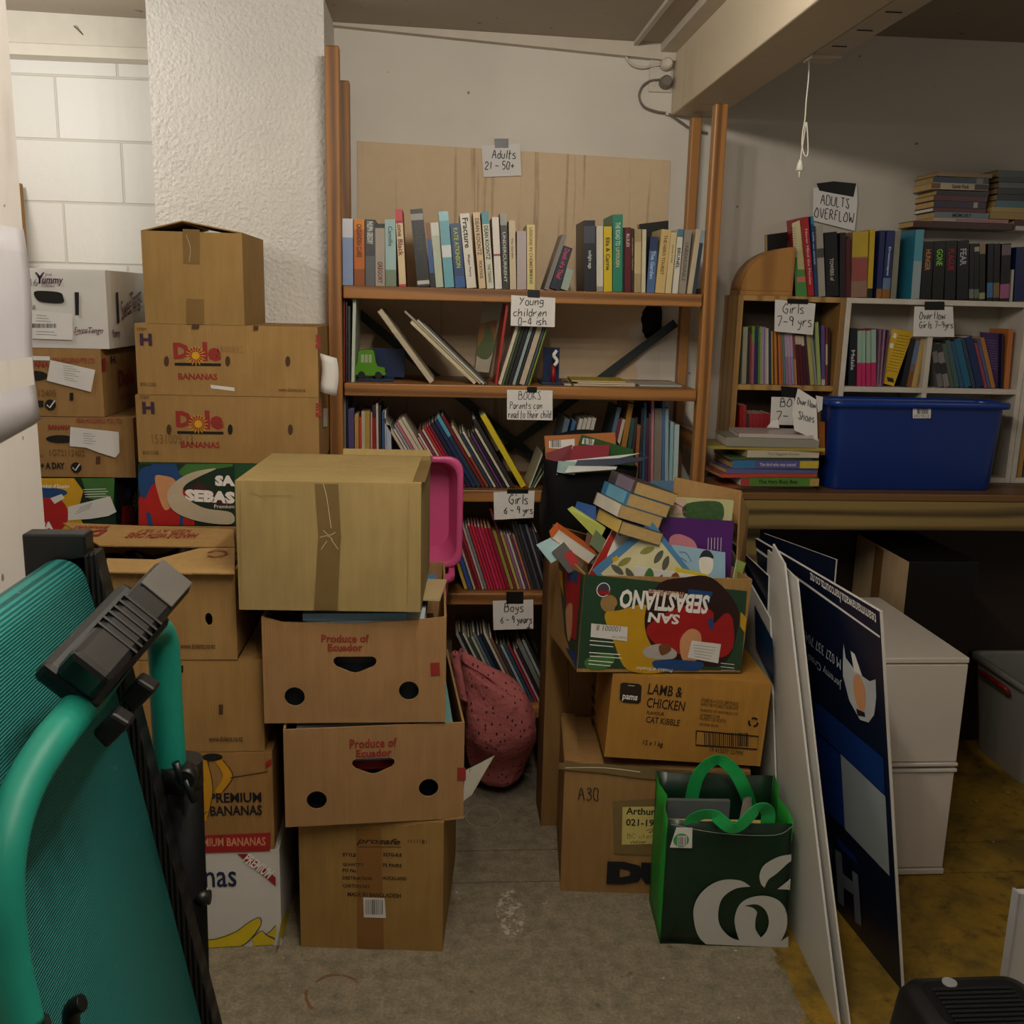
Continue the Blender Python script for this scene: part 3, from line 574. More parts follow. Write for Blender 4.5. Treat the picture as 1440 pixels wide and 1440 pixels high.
for x, y0, y1, b in ((272, 1070, 1150, -8), (290, 1068, 1150, -2), (312, 1068, 1112, 4), (258, 1085, 1150, -12)):
    k.poly([(x - 10, y0), (x + 2, y0), (x + b + 12, (y0 + y1) / 2), (x + 2, y1), (x - 9, y1), (x + b - 2, (y0 + y1) / 2)], paint('#c08a1c', .5), .0002, smooth=True); k.line([(x + 2, y0), (x + b + 12, (y0 + y1) / 2), (x + 2, y1)], .0018, INK, .0005)
k.line([(324, 1093), (377, 1084)], .002, INK, .0004); k.line([(270, 1160), (292, 1140)], .002, INK, .0004)
k.shape([ell(*k.uv(299, 1064), .022, .009)], DARK, .0006); k.poly([(373, 1072), (382, 1066), (382, 1074), (375, 1079)], RIB, .0004); k.build()
t = carton('banana carton with a web address, between the open carton and the premium banana carton', .43, .40, .207, (-.582, 2.05, .4780), 1, card('#b3894f'), tape=False, bulge=.002)
k = Ink(t, eps=.0028); k.text('www.dolenz.co.nz', (294, 1034, 342, 1042), BROWN, .01); k.poly([(250, 936), (258, 935), (258, 945), (251, 945)], DARK); k.poly([(308, 990), (314, 990), (314, 1004), (308, 1004)], BROWN)
k.build()
# open carton with black plastic inside
W0, D0, H0 = .47, .42, .195; mt = card('#b58c52'); t = crate('open banana carton filled with black plastic beside the treadmill, top of its stack', W0, D0, H0, (-.653, 2.05, .69), 0, mt, holes=[ell(.178, .09, .008, .014, 14)])
k = Ink(t); k.text('www.dolenz.co.nz', (254, 904, 303, 912), BROWN, .01); k.build()
Wm = WM[t.name]; inv = Wm.inverted()
def flap_px(t, P, z, nm, th=.003, mat=None):
    inv = WM[t.name].inverted(); return MB().slab([inv @ atz(x, y, z) for x, y in P], th, mat or mt).build(nm, t)
flap_px(t, [(140, 767), (330, 769), (328, 744), (88, 735)], .888, 'flap'); flap_px(t, [(150, 804), (330, 806), (330, 770), (280, 771)], .8885, 'flap', mat=card('#c29a5e')); 
MB().slab([inv @ atz(x, y, .8882) for x, y in ((150, 804), (270, 806), (266, 788), (150, 785))], .003, card('#c29a5e')).build('flap', t)
k = Ink(t, topf(.1985)); k.text('HANDLE WITH CARE', (179, 750, 277, 757), REDINK, .02, 0, True); k.text('Dole', (88, 745, 146, 754), REDINK, .05, 0, True); k.text('KEEP AT 58 F', (195, 745, 268, 749), REDINK, 0, 0, True); k.text('BANANAS', (105, 740, 152, 744), REDINK, .02, 0, True); k.build()
k = Ink(t, topf(.1992)); k.line([(292, 778), (302, 775), (315, 776), (318, 780), (304, 784), (292, 782)], .005, REDINK); k.build('recycling_mark')
b = MB(); rnd = random.Random(3)
rows = [[(-.215 + .43 * i / 14, .02 + .38 * j / 10, .125 + .045 * math.sin(i * .9 + j) * math.cos(j * 1.3 - i * .4) + rnd.uniform(-.012, .012)) for i in range(15)] for j in range(11)]
rows = [[Vector(p) + Vector((-.653, 2.05, .69)) for p in r] for r in rows]
PLAST = paint('#0d1013', .22, .1, 10, .6)
o = b.strip(rows, PLAST).build('plastic_bag', subsurf=1, solid=.002); tag(o, 'crumpled black plastic bag inside the open banana carton beside the treadmill', 'bag')

# --- stack beside the boards: parcel, cat food carton, upside-down banana crate
mt = card('#a9804c'); t = carton('big taped parcel with a yellow address slip, on the floor behind the green bag', .455, .30, .338, (.548, 2.222, 0), -5.2, mt, tape=False, bulge=.005)
k = Ink(t, eps=.0058); handwrite(k, 'A30', (813, 1106, 841, 1124), INK, .0022, 0); k.text('DU', (853, 1211, 950, 1243), INK, .09); k.build()
k = Ink(t, eps=.0062); k.poly([(861, 1125), (935, 1121), (935, 1202), (863, 1199)], CLEAR2); k.poly([(875, 1133), (935, 1132), (935, 1184), (874, 1186)], paint('#c6b66a', .5), .0004)
k.text('Arthur', (880, 1134, 921, 1144), INK, .02, 0, False, .0008); k.text('021-190', (880, 1150, 926, 1160), INK, .02, 0, False, .0008); handwrite(k, 'BC utencils', (882, 1170, 934, 1177), INK, .0009, 0, lift=.0008); handwrite(k, 'whatever', (886, 1179, 908, 1184), INK, .0008, 0, lift=.0008); k.line([(908, 1166), (920, 1163), (912, 1169), (922, 1166)], .0014, INK, .0008); k.build('address_slip')
k = Ink(t, eps=.006); k.poly([(786, 1071), (850, 1073), (980, 1083), (1045, 1090), (1045, 1104), (900, 1093), (850, 1086), (786, 1080)], paint('#75613f', .18, .1, 30, .6)); k.line([(795, 1078), (850, 1078), (900, 1084)], .002, SHN, .0003); k.build('packing_tape')
MB().slab([(-.225, .02, .3455), (-.19, .01, .346), (-.19, .29, .353), (-.225, .29, .356)], .003, mt).build('loose_flap', t)
t = carton('yellow-brown cat food carton with a barcode, between the parcel and the upside-down banana crate', .385, .25, .212, (.606, 2.212, .364), -2.5, card('#c08a3c', .4), ry=3.2, tape=False, bulge=.002)
k = Ink(t, eps=.003); K2 = paint('#241a10', .6); k.poly([(872, 961), (876, 959), (898, 961), (902, 964), (901, 986), (897, 989), (876, 987), (871, 983)], K2); k.text('pams', (875, 977, 896, 986), WHITE, .02, 0, False, .0004, -3); k.line([(883, 963), (892, 964)], .0012, WHITE, .0004)
for s, b in (('LAMB &', (911, 963, 960, 978)), ('CHICKEN', (909, 983, 963, 997)), ('FLAVOUR', (909, 1000, 934, 1005)), ('CAT KIBBLE', (908, 1009, 956, 1018)), ('12 x 1 kg', (904, 1041, 932, 1050))): k.text(s, b, K2, .012, 0, False, 0, -3)
for s, b in (('STORE IN A COOL DRY PLACE', (985, 984, 1038, 989)), ('AWAY FROM DIRECT SUNLIGHT', (985, 990, 1038, 995)), ('MARKETED BY PAMS PRODUCTS', (984, 999, 1038, 1003)), ('120 ROBERTS LINE', (984, 1004, 1012, 1008)), ('PALMERSTON NORTH', (983, 1009, 1020, 1014)), ('MADE IN NEW ZEALAND', (983, 1017, 1010, 1021))): k.text(s, b, K2, 0, 0, False, 0, -3)
k.line([(979, 1027), (1066, 1035), (1064, 1053), (978, 1047), (979, 1027)], .0035, K2, 0, False); k.bars((990, 1030, 1054, 1049), 22, K2, 7, .5); k.text('19 415077 127995', (998, 1053, 1045, 1059), K2, 0, 0, False, 0, -3)
for a in (0, 120, 240):
    cx, cy = k.uv(1059, 1015); k.line([(cx + .011 * math.cos(R(a + d)), cy + .011 * math.sin(R(a + d))) for d in (40, 80, 120)], .005, K2, seen=False)
k.build()
k = Ink(t, leftf(.385, .25), eps=.002)
for i in range(4): k.poly([(832, 962 + i * 16), (836, 964 + i * 16), (839, 974 + i * 16), (834, 972 + i * 16)], K2)
k.build()
# ------------------------------------------------------------------ upside-down banana crate full of books
def frame_rot(right, tilt_fwd=0):
    x = Vector(right).normalized(); y = Vector((-x.y, x.x, 0)).normalized(); y = (y - x * y.dot(x)).normalized(); z = x.cross(y)
    return Matrix((x, y, z)).transposed().to_euler()
BL = at(811, 943, 2.205); BRr = at(1040, 962, 2.255); BL.z = .599; BRr.z = .577
w = (BRr - BL).length; H = .236; mid = (BL + BRr) / 2
t = crate('colourful upside-down banana crate heaped with picture books on the cat food carton', w, .27, H, tuple(mid), 0, card('#b18a52'), holes=[ell(-.112, .155, .0175, .0175), ell(.145, .135, .0175, .0175)])
e = frame_rot(BRr - BL); t.rotation_euler = e; WM[t.name] = mtx(mid, e)
KG = paint('#24412c', .45, .12, 9); KY = paint('#b98e1c', .45, .1); KR = paint('#9d1b1c', .45, .1)
k = Ink(t); k.low = .006; KB = paint('#2a1512', .5)
hole1 = [tuple(p) for p in ell(856, 848, 12, 13, 20)]; hole2 = ell(1007, 862, 12, 13, 20)
k.poly([(822, 807), (1050, 831), (1040, 958), (812, 939)], KG, 0, [hole1, hole2])
k.poly([(850, 864), (870, 858), (912, 852), (925, 900), (935, 956), (882, 950), (862, 900)], KY, .0003, smooth=True)
k.poly([(906, 868), (925, 822), (960, 812), (1000, 812), (1035, 850), (1036, 890), (1015, 935), (960, 930), (918, 910)], KB, .0004, smooth=True)
k.poly([(912, 878), (960, 852), (1000, 858), (1003, 876), (1020, 862), (1030, 872), (1030, 910), (1008, 925), (950, 918), (916, 900)], KR, .0006, smooth=True)
k.poly([(968, 828), (1002, 832), (996, 848), (966, 838)], BLU, .0007); k.poly([(995, 870), (1001, 868), (1004, 884), (997, 884)], BLU, .0008)
k.poly([(956, 900), (970, 884), (985, 892), (982, 925), (960, 928)], SKIN, .0008, smooth=True); k.poly([(905, 912), (928, 905), (950, 915), (945, 926), (910, 924)], paint('#a8a29a', .5), .0008, smooth=True); k.poly([(926, 908), (938, 905), (943, 914), (930, 921)], paint('#6e4526', .5), .001, smooth=True)
k.poly([(921, 928), (985, 930), (980, 956), (955, 958), (925, 944)], BLU, .0009, smooth=True); k.poly([(826, 925), (860, 918), (862, 932), (845, 941), (824, 938)], LGRN, .0003, smooth=True); k.poly([(1041, 860), (1049, 868), (1047, 890), (1040, 880)], KY, .0005)
k.text('SEBASTIANO', (871, 832, 997, 859), WHITE, .035, 0, True, .0016, -3); k.text('SAN', (911, 862, 955, 876), WHITE, .035, 0, True, .0016, -4)
k.poly([(907, 828), (963, 833), (963, 841), (908, 836)], paint('#5e3021', .5), .0012); k.text('Premium Banana', (911, 830, 960, 838), paint('#d8b7a0', .5), .01, 0, True, .0018, -4)
k.text('Product of Ecuador', (893, 937, 945, 945), WHITE, .01, 0, True, .0014, -4)
cx, cy = k.uv(848, 829); k.shape([ell(cx, cy, .0165, .0175)], WHITE, .0004); k.shape([ell(cx, cy, .0145, .0155)], paint('#3b3a4a', .5), .0006); k.poly([(840, 830), (857, 830), (855, 836), (841, 835)], KR, .001)
k.poly([(831, 876), (882, 881), (881, 901), (830, 895)], LABW, .0016); k.text('100001 8', (838, 879, 872, 887), GREYT, .01, 0, True, .0019, -3); k.text('Facility Code', (860, 893, 880, 898), GREYT, 0, 0, True, .0019, -3)
for i, (a, b, c_) in enumerate(((829, 863, 900), (829, 862, 906), (828, 872, 917), (829, 874, 922), (827, 862, 928), (827, 858, 933))): k.line([(a, c_), (b, c_ + 3)], .0022, WHITE, .001, smooth=False)
for i in range(4): k.line([(1013, 932 + i * 5), (1032, 934 + i * 5)], .0016, WHITE, .001, smooth=False)
k.build()
k = Ink(t, eps=.004); k.poly([(972, 900), (1013, 905), (1009, 932), (966, 924)], LABW)
for i in range(5): k.line([(974 + i * .4, 906 + i * 4), (1006 - i * 2, 910 + i * 4)], .001, GREYT, .0003, smooth=False)
k.build('shipping_label')
k = Ink(t, leftf(w, .27)); k.low = .006
k.poly([(786, 790), (822, 808), (811, 940), (795, 890)], KG); k.poly([(795, 798), (818, 808), (811, 900), (801, 895), (797, 850)], KR, .0004); k.poly([(798, 800), (814, 806), (813, 820), (799, 816)], BLU, .0007); k.poly([(787, 800), (792, 804), (794, 840), (789, 822)], KY, .0005)
k.poly([(797, 858), (806, 850), (805, 890), (800, 900)], SKIN, .0007, smooth=True); k.poly([(796, 910), (812, 918), (812, 940), (802, 920)], BLU, .0006); k.build()

# upright quads in space: picture books, magazines, boards of card
PAGE = paint('#cfc4ad', .8, .08, 40); PAGEW = paint('#d9d4c8', .8, .06, 40); PAGEY = paint('#b99a63', .85, .1, 60)
def quadbook(label, P, th, cover, page=None, name='picture_book', cat='book', group=None):
    """P: bottom one side, bottom other side, top, top - each (px, py, distance); cover towards the viewer"""
    Q = [at(*p) for p in P]; o = Q[0].copy(); t = thing(name, label, cat, tuple(o), (0, 0, 0), group); q = [p - o for p in Q]
    n = (q[1] - q[0]).cross(q[3] - q[0]).normalized(); c = .0012
    mb = MB(); mb.slab(q, c, cover); mb.slab([p - n * (th - c) for p in q], c, cover); mb.build('cover', t)
    m = sum(q, Vector()) / 4; MB().slab([p + (m - p) * .015 - n * (c + .0002) for p in q], th - 2 * c - .0004, page or PAGEW).build('pages', t)
    t['_f'] = 0; return t, face(q[0], q[1] - q[0], (q[3] - q[0]) - (q[1] - q[0]) * ((q[3] - q[0]).dot(q[1] - q[0]) / (q[1] - q[0]).length_squared))
CRATEG = 'picture books heaped in the upside-down banana crate'
def qb(label, P, th, h, page=None, **k): return quadbook(label, [(x, y, Y - max(0, Y - 2.30) * .42) for x, y, Y in P], th, paint(h, .35, .06, 8, .5), page, group=CRATEG, **k)
t, F = qb('cream picture book with green trees on its cover, rearmost in the heap', [(900, 815, 2.47), (1020, 818, 2.47), (1032, 704, 2.495), (902, 697, 2.495)], .012, '#bdbb8a', PAGEW)
k = Ink(t, F, .0014); k.poly([(904, 703), (940, 700), (942, 726), (904, 724)], paint('#6f8a2c', .5, .25, 60)); k.poly([(966, 708), (1012, 706), (1016, 730), (996, 736), (962, 726)], paint('#3b5a2f', .5, .3, 80), smooth=True); k.poly([(948, 700), (964, 702), (966, 722), (944, 724)], paint('#c4a896', .5)); k.line([(930, 702), (950, 708), (964, 716)], .002, BROWN, .0004); k.build('cover_picture')
t, F = qb('purple picture book with small pale writing, before the cream tree book', [(886, 815, 2.42), (1026, 822, 2.405), (1032, 733, 2.43), (885, 724, 2.445)], .008, '#4d1a66')
k = Ink(t, F, .0008)
for x in (996, 1000.5, 1005, 1009.5, 1014): k.line([(x, 756), (x - .5, 756 + 16 + (x * 7) % 5)], .0013, PAPER, 0, smooth=False)
k.poly([(942, 756), (955, 751), (975, 760), (978, 775), (945, 770)], paint('#c77f8a', .5), .0003, smooth=True); k.build('cover_picture')
t, F = qb('red and white picture book with a barcode, leaning in the heap', [(826, 812, 2.37), (900, 838, 2.36), (912, 745, 2.40), (874, 722, 2.40)], .014, '#a82a22')
k = Ink(t, F, .0008); k.poly([(868, 748), (873, 738), (896, 750), (902, 760), (880, 800), (850, 802), (854, 780)], PAGEW); k.poly([(869, 740), (888, 748), (886, 757), (867, 749)], WHITE, .0003); k.bars((870, 742, 886, 753), 9, INK, 2, .5, .0005); k.build('cover_picture')
t, F = qb('blue picture book with a white duck in a bowler hat', [(950, 815, 2.335), (1020, 828, 2.33), (1020, 777, 2.35), (945, 766, 2.355)], .006, '#8fb0c4')
k = Ink(t, F, .0008); k.poly([(985, 780), (990, 774), (998, 775), (1003, 785), (985, 786)], paint('#22282f', .5), smooth=True); k.poly([(984, 785), (1002, 786), (1000, 805), (986, 806)], PAGEW, .0002, smooth=True); k.line([(955, 776), (965, 778), (972, 790)], .0015, BLU, .0003); k.line([(957, 784), (966, 790)], .0015, BLU, .0003); k.build('cover_picture')
t, F = qb('blue-edged leaf identification board tipped on its corner in the heap', [(833, 802, 2.315), (893, 868, 2.30), (972, 804, 2.325), (916, 732, 2.34)], .006, '#4a7ea6')
k = Ink(t, F, .0008); k.poly([(845, 806), (895, 858), (960, 800), (916, 745)], paint('#c9c29a', .5))
LEAF = paint('#55584a', .5, .2, 40); LEAF2 = paint('#83833f', .5, .2, 40)
for (x, y, a, m_) in ((912, 758, 20, LEAF), (910, 774, -20, LEAF2), (878, 790, -30, LEAF2), (926, 783, -55, LEAF), (936, 792, -70, LEAF), (868, 801, 40, LEAF), (886, 808, 60, LEAF)):
    ca, sa = math.cos(R(a)), math.sin(R(a)); k.poly([(x + u * ca - v * sa, y + (u * sa + v * ca) * 1.0) for u, v in ((-11, 0), (-4, -4), (5, -4), (11, 0), (4, 4), (-5, 4))], m_, .0003, smooth=True)
k.poly([(860, 785), (868, 781), (870, 787), (862, 791)], YEL, .0003); k.build('cover_picture')
t, F = qb('white picture book with a green pear, lowest in front of the heap', [(892, 828, 2.285), (1028, 840, 2.28), (1029, 818, 2.285), (893, 796, 2.29)], .008, '#c8c8c4')
k = Ink(t, F, .0006); k.poly([(906, 812), (912, 799), (918, 803), (919, 816)], LGRN, smooth=True); k.poly([(926, 812), (932, 808), (930, 818)], paint('#8a4a24', .5), smooth=True); k.poly([(944, 810), (952, 805), (957, 818), (947, 819)], paint('#7b4320', .5), smooth=True); k.build('cover_picture')
t, F = qb('yellow picture book peeping out between the duck book and the pear book', [(948, 810, 2.315), (1000, 822, 2.31), (998, 809, 2.315), (950, 797, 2.32)], .006, '#c9b32a')
t, F = qb('orange-edged picture book standing at the corner of the heap', [(1024, 830, 2.27), (1036, 832, 2.27), (1035, 815, 2.28), (1023, 812, 2.28)], .006, '#cf9a45')
t, F = qb('green and white picture book upright at the corner of the heap', [(1030, 826, 2.35), (1038, 828, 2.35), (1049, 792, 2.35), (1037, 787, 2.36)], .012, '#7d9146')
def loosebook(label, c, sz, rot, cover, page, name='paperback', spine='x', group=None, bands=()):
    """a book lying or leaning anywhere: size = across, through (deep), thick; spine on its -x side"""
    t = thing(name, label, 'book', tuple(c), tuple(R(a) for a in rot), group); a, b, h = sz; e = .0011; m = cover if not isinstance(cover, str) else paint(cover, .4, .06, 8)
    mb = MB().box((-a / 2, -b / 2, 0), (a / 2, b / 2, e), m).box((-a / 2, -b / 2, h - e), (a / 2, b / 2, h), m).box((-a / 2, -b / 2, e), (-a / 2 + e, b / 2, h - e), m); mb.build('cover', t)
    MB().box((-a / 2 + e * 1.2, -b / 2 + .001, e), (a / 2 - .001, b / 2 - .001, h - e), page).build('pages', t)
    for y0, y1, hx in bands: MB().box((-a / 2 - .0005, -b / 2 + y0 * b, .0005), (-a / 2 + .0001, -b / 2 + y1 * b, h - .0005), paint(hx, .5)).build('spine_panel', t)
    return t
PB = 'paperbacks lying at the back of the upside-down crate'
for i, (x, y, Y, c, lb_, bd) in enumerate(((858, 738, 2.35, '#3a3f48', 'yellow-spined thick paperback, lowest of the four lying in the crate', [(.02, .9, '#c8ad5a')]), (857, 716, 2.365, '#8b8577', 'white-spined thick paperback with black title, second lowest of four lying in the crate', [(.02, .95, '#cfc9b8')]), (868, 700, 2.38, '#3d7aa0', 'blue-spined thick paperback, third up of the four lying in the crate', [(.1, .8, '#6aa5c0')]), (878, 684, 2.395, '#4a4140', 'dark-spined thick paperback, topmost of the four lying in the crate', [(.1, .7, '#7b6f80')]))):
    p = at(x + 22, y + 10, Y + .03); loosebook(lb_, p, (.115, .165, .031), (0, 18, 12), c, PAGEY, group=PB, bands=bd)
p = at(800, 770, 2.36); loosebook('paperback with orange spine and curling white pages, at the side of the crate', p, (.12, .04, .03), (15, 35, 10), '#c8642c', PAGEW)
t, F = qb('pale blue booklet poking out past the corner of the crate', [(775, 792, 2.33), (800, 778, 2.36), (783, 752, 2.37), (754, 766, 2.34)], .004, '#9fc0c6')
t, F = qb('grey paperback with red title poking out past the corner of the crate', [(800, 806, 2.315), (820, 796, 2.32), (793, 762, 2.335), (776, 776, 2.33)], .02, '#5c5a58')
k = Ink(t, F, .0008); k.poly([(793, 780), (803, 773), (815, 792), (805, 799)], paint('#a8292d', .5)); k.build('cover_picture')
t, F = qb('yellow-green booklet leaning on the torn carton behind the heap', [(842, 762, 2.44), (852, 742, 2.44), (805, 712, 2.47), (798, 716, 2.46)], .004, '#a9b45a')
t, F = qb('bright blue booklet leaning on the torn carton behind the heap', [(806, 722, 2.47), (838, 736, 2.46), (838, 712, 2.48), (812, 705, 2.48)], .006, '#24508f')
t, F = qb('dark green and red booklet lying beside the orange-spined paperback', [(830, 765, 2.40), (852, 785, 2.38), (858, 765, 2.41), (838, 745, 2.43)], .006, '#5b6a4e')
t, F = qb('brown booklet lying behind the orange-spined paperback', [(818, 785, 2.41), (845, 800, 2.39), (856, 770, 2.42), (826, 748, 2.44)], .005, '#5a3d22')
t, F = quadbook('blue and peach picture book lying at the back of the crate', [(895, 692, 2.5), (945, 696, 2.5), (948, 676, 2.54), (915, 676, 2.54)], .006, paint('#4d6f8a', .4))
# raised brown flap of that crate
cr = [o for o in COL.objects if o.get('label', '').startswith('colourful upside-down banana crate')][0]; iv = WM[cr.name].inverted()
FL = card('#b98f58'); MB().slab([iv @ at(*p) for p in ((945, 715, 2.475), (1050, 740, 2.47), (1043, 690, 2.49), (949, 671, 2.505))], .004, FL).build('flap', cr)
MB().slab([iv @ at(*p) for p in ((1036, 812, 2.38), (1047, 806, 2.46), (1053, 718, 2.48), (1042, 694, 2.45))], .004, FL).build('flap', cr)

# torn carton standing behind, and the black shopping bag on it
t = crate('tall torn brown carton behind the upside-down crate, under the black bag', .42, .14, .80, (.515, 2.56, 0), 0, card('#96703f'))
k = Ink(t, eps=.003); k.line([(792, 790), (796, 860), (800, 980)], .002, BROWN); k.build('crease')
MB().slab([iv2 for iv2 in [Vector((-.21, 0, .8)), Vector((-.12, -.005, .8)), Vector((-.12, -.05, .86)), Vector((-.21, -.05, .885))]], .004, card('#96703f')).build('flap', t)
bg = thing('shopping_bag', 'bulging black fabric bag of books leaning in front of the bookcase', 'bag', (.415, 2.605, .802))
BLKF = paint('#0a0a0b', .75, .2, 20, .2); rows = []
for z, a, b in ((0, .115, .065), (.06, .128, .075), (.14, .130, .078), (.19, .128, .078), (.235, .122, .074)):
    rows.append([Vector((math.copysign(abs(math.cos(A)) ** .5, math.cos(A)) * a + .012 * math.sin(3 * A + z * 30), .02 + math.copysign(abs(math.sin(A)) ** .5, math.sin(A)) * b, z + .03 * (math.sin(A) > .5) * (z > .2) + (.015 * math.cos(A) if z > .2 else 0) * -1)) for A in [2 * math.pi * i / 28 for i in range(28)]])
mb = MB(); mb.strip(rows, BLKF, close=True); mb.add(rows[0], [tuple(range(28))[::-1]], BLKF); mb.build('body', bg, subsurf=1, solid=.003)
mb = MB(); pts = spline([(-.125, .07, .2), (-.11, .08, .27), (-.02, .085, .30), (.07, .08, .28), (.125, .07, .2)], 8)
mb.strip([[p + Vector((0, -.0, -.011)), p + Vector((0, .006, .011))] for p in pts], BLKF); mb.build('handle', bg, solid=.002)
mb = MB(); pts = spline([(.03, -.075, .15), (.03, -.083, .19), (.06, -.088, .20), (.065, -.085, .15)], 8)
mb.strip([[p + Vector((-.012, 0, 0)), p + Vector((.012, 0, 0))] for p in pts], BLKF); mb.build('handle', bg, solid=.002)
BGG = 'books standing in the black bag'
def qbb(label, P, th, h, page=None, nm='picture_book'): return quadbook(label, P, th, paint(h, .4, .06, 8), page, nm, group=BGG)
t, F = qbb('orange-brown picture book with a barcode, rearmost in the black bag', [(768, 650, 2.62), (868, 648, 2.62), (865, 608, 2.63), (766, 613, 2.63)], .012, '#a8642c'); k = Ink(t, F, .0008); k.poly([(772, 620), (808, 617), (808, 632), (772, 630)], PAPER); k.bars((774, 619, 790, 629), 10, INK, 1, .5, .0003); k.build('cover_picture')
t, F = qbb('green picture book with a barcode in the black bag', [(806, 650, 2.595), (892, 655, 2.595), (890, 632, 2.60), (818, 611, 2.60)], .008, '#275222'); k = Ink(t, F, .0008); k.poly([(820, 616), (836, 618), (834, 626), (818, 624)], PAPER); k.bars((821, 617, 834, 625), 8, INK, 2, .5, .0003); k.build('cover_picture')
qbb('dark red picture book slanting in the black bag', [(772, 665, 2.575), (800, 660, 2.575), (805, 625, 2.585), (768, 637, 2.585)], .006, '#6d1420')
qbb('crimson picture book beside the dark red one in the black bag', [(798, 660, 2.57), (855, 655, 2.57), (857, 625, 2.58), (806, 627, 2.58)], .006, '#84192a')
qbb('white picture book fanned in the black bag', [(782, 668, 2.555), (800, 660, 2.555), (902, 637, 2.56), (795, 648, 2.56)], .006, '#c9c9c6')
qbb('navy picture book overhanging the mouth of the black bag', [(805, 662, 2.535), (902, 648, 2.545), (915, 642, 2.55), (812, 647, 2.55)], .006, '#16233f')
qbb('grey-white picture book in front of the navy one in the black bag', [(794, 665, 2.515), (866, 660, 2.515), (868, 656, 2.525), (800, 655, 2.525)], .006, '#b9bcb6')
qbb('pale teal picture book at the corner of the black bag', [(783, 664, 2.545), (808, 668, 2.53), (812, 650, 2.55), (785, 648, 2.55)], .005, '#87a3a0')

# ------------------------------------------------------------------ green shopping bag
gb = thing('shopping_bag', 'dark green shopping bag with a white apple logo and bright green handles', 'bag', (.671, 2.015, 0), (0, 0, R(-3.5)))
DG = paint('#0d2b1a', .35, .12, 6, .5); BG = paint('#1d8a2c', .5, .1, 10); HG = paint('#25b25c', .5, .08); LW = paint('#b9bab3', .4, .06, 8)
bw, bd, bh = .285, .17, .315
fr = [[Vector((-bw / 2 + bw * i / 10, -.004 * math.sin(math.pi * j / 8) + .003 * math.sin(i * 1.3 + j), bh * j / 8 * (1 - .02 * i / 10))) for i in range(11)] for j in range(9)]
MB().strip(fr, DG).build('front_panel', gb, solid=.0015)
MB().strip([[p + Vector((0, bd + .004, .03 if j == 8 else 0)) for p in r] for j, r in enumerate(fr)], DG).build('back_panel', gb, solid=.0015)
for s in (-1, 1):
    rows = [[Vector((s * (bw / 2 + (.006 if 0 < i < 4 else 0) * math.sin(math.pi * j / 8)) - s * .012 * (i == 2) * (j / 8) , bd * i / 4, bh * j / 8 + .03 * i / 4 * (j == 8))) for i in range(5)] for j in range(9)]
    MB().strip(rows, BG).build('gusset', gb, solid=.0015)
MB().box((-bw / 2, 0, 0), (bw / 2, bd, .003), DG).build('base', gb)
def crop8(P): return [(760 + x / 3.6, 940 + y / 3.6) for x, y in P]
k = Ink(gb, eps=.0075)
k.poly(crop8([(1060, 1095), (1060, 1095), (1010, 1065), (930, 1060), (860, 1085), (800, 1140), (772, 1210), (778, 1290), (800, 1350), (835, 1386), (835, 1386), (1250, 1403), (1250, 1403), (1250, 1345), (1250, 1345), (1212, 1372), (1212, 1372), (1240, 1310), (1243, 1235), (1210, 1172), (1140, 1142), (1060, 1150), (1005, 1185), (980, 1250), (985, 1310), (1003, 1368), (1003, 1368), (950, 1345), (905, 1290), (897, 1220), (920, 1150), (985, 1105)]), LW, 0, holes=
       [crop8([(1028, 1192), (1028, 1192), (1090, 1185), (1135, 1215), (1152, 1270), (1140, 1320), (1112, 1353), (1112, 1353), (1085, 1310), (1085, 1260), (1092, 1225), (1070, 1202)])], smooth='cut')
k.poly(crop8([(1265, 932), (1265, 932), (1200, 945), (1130, 985), (1105, 1035), (1112, 1080), (1130, 1100), (1130, 1100), (1150, 1060), (1190, 1030), (1240, 985), (1265, 965), (1265, 965)]), LW, smooth='cut'); k.poly(crop8([(1262, 1055), (1195, 1108), (1258, 1110)]), LW); k.build('logo')
k = Ink(gb, eps=.008); k.poly(crop8([(685, 795), (766, 797), (764, 900), (652, 897)]), PAPER); k.shape([ell(*k.uv(957, 1179), .018, .017)], paint('#3f9a52', .5), .0003); k.poly(crop8([(690, 838), (738, 838), (736, 888), (688, 888)]), PAPER, .0005); k.bars((952, 1174, 964, 1186), 8, INK, 3, .5, .0007); k.build('label')
k = Ink(gb, eps=.0078); k.line(crop8([(660, 780), (900, 825), (1180, 835), (1270, 790)]), .0012, LW); k.build('piping')
for y0, pts in ((.006, [(-.075, 0, .25), (-.088, -.01, .315), (-.05, -.035, .345), (0, -.045, .318), (.055, -.03, .36), (.085, -.005, .33), (.08, .0, .26)]), (.15, [(-.06, 0, .27), (-.05, -.02, .36), (-.01, -.03, .405), (.03, -.035, .38), (.06, -.03, .33), (.09, 0, .26)])):
    P = spline(pts, 8); off = Vector((0, y0, 0)); rows = []
    for i, p in enumerate(P):
        tg = (P[min(i + 1, len(P) - 1)] - P[max(i - 1, 0)]).normalized(); nn = tg.cross(Vector((0, 1, .35))).normalized() * .016; rows.append([p + off - nn, p + off + nn])
    MB().strip(rows, HG, smooth=False).build('handle', gb, solid=.0015)
GBG = 'things packed in the green shopping bag'
o = MB().box((-.13, -.008, .0), (.10, .008, .24), PAGEY).build('wooden_board'); o.location = (.672, 2.075, .04); o.rotation_euler = (0, 0, R(-3.5)); tag(o, 'pale wooden board standing upright in the green shopping bag', 'board', GBG)
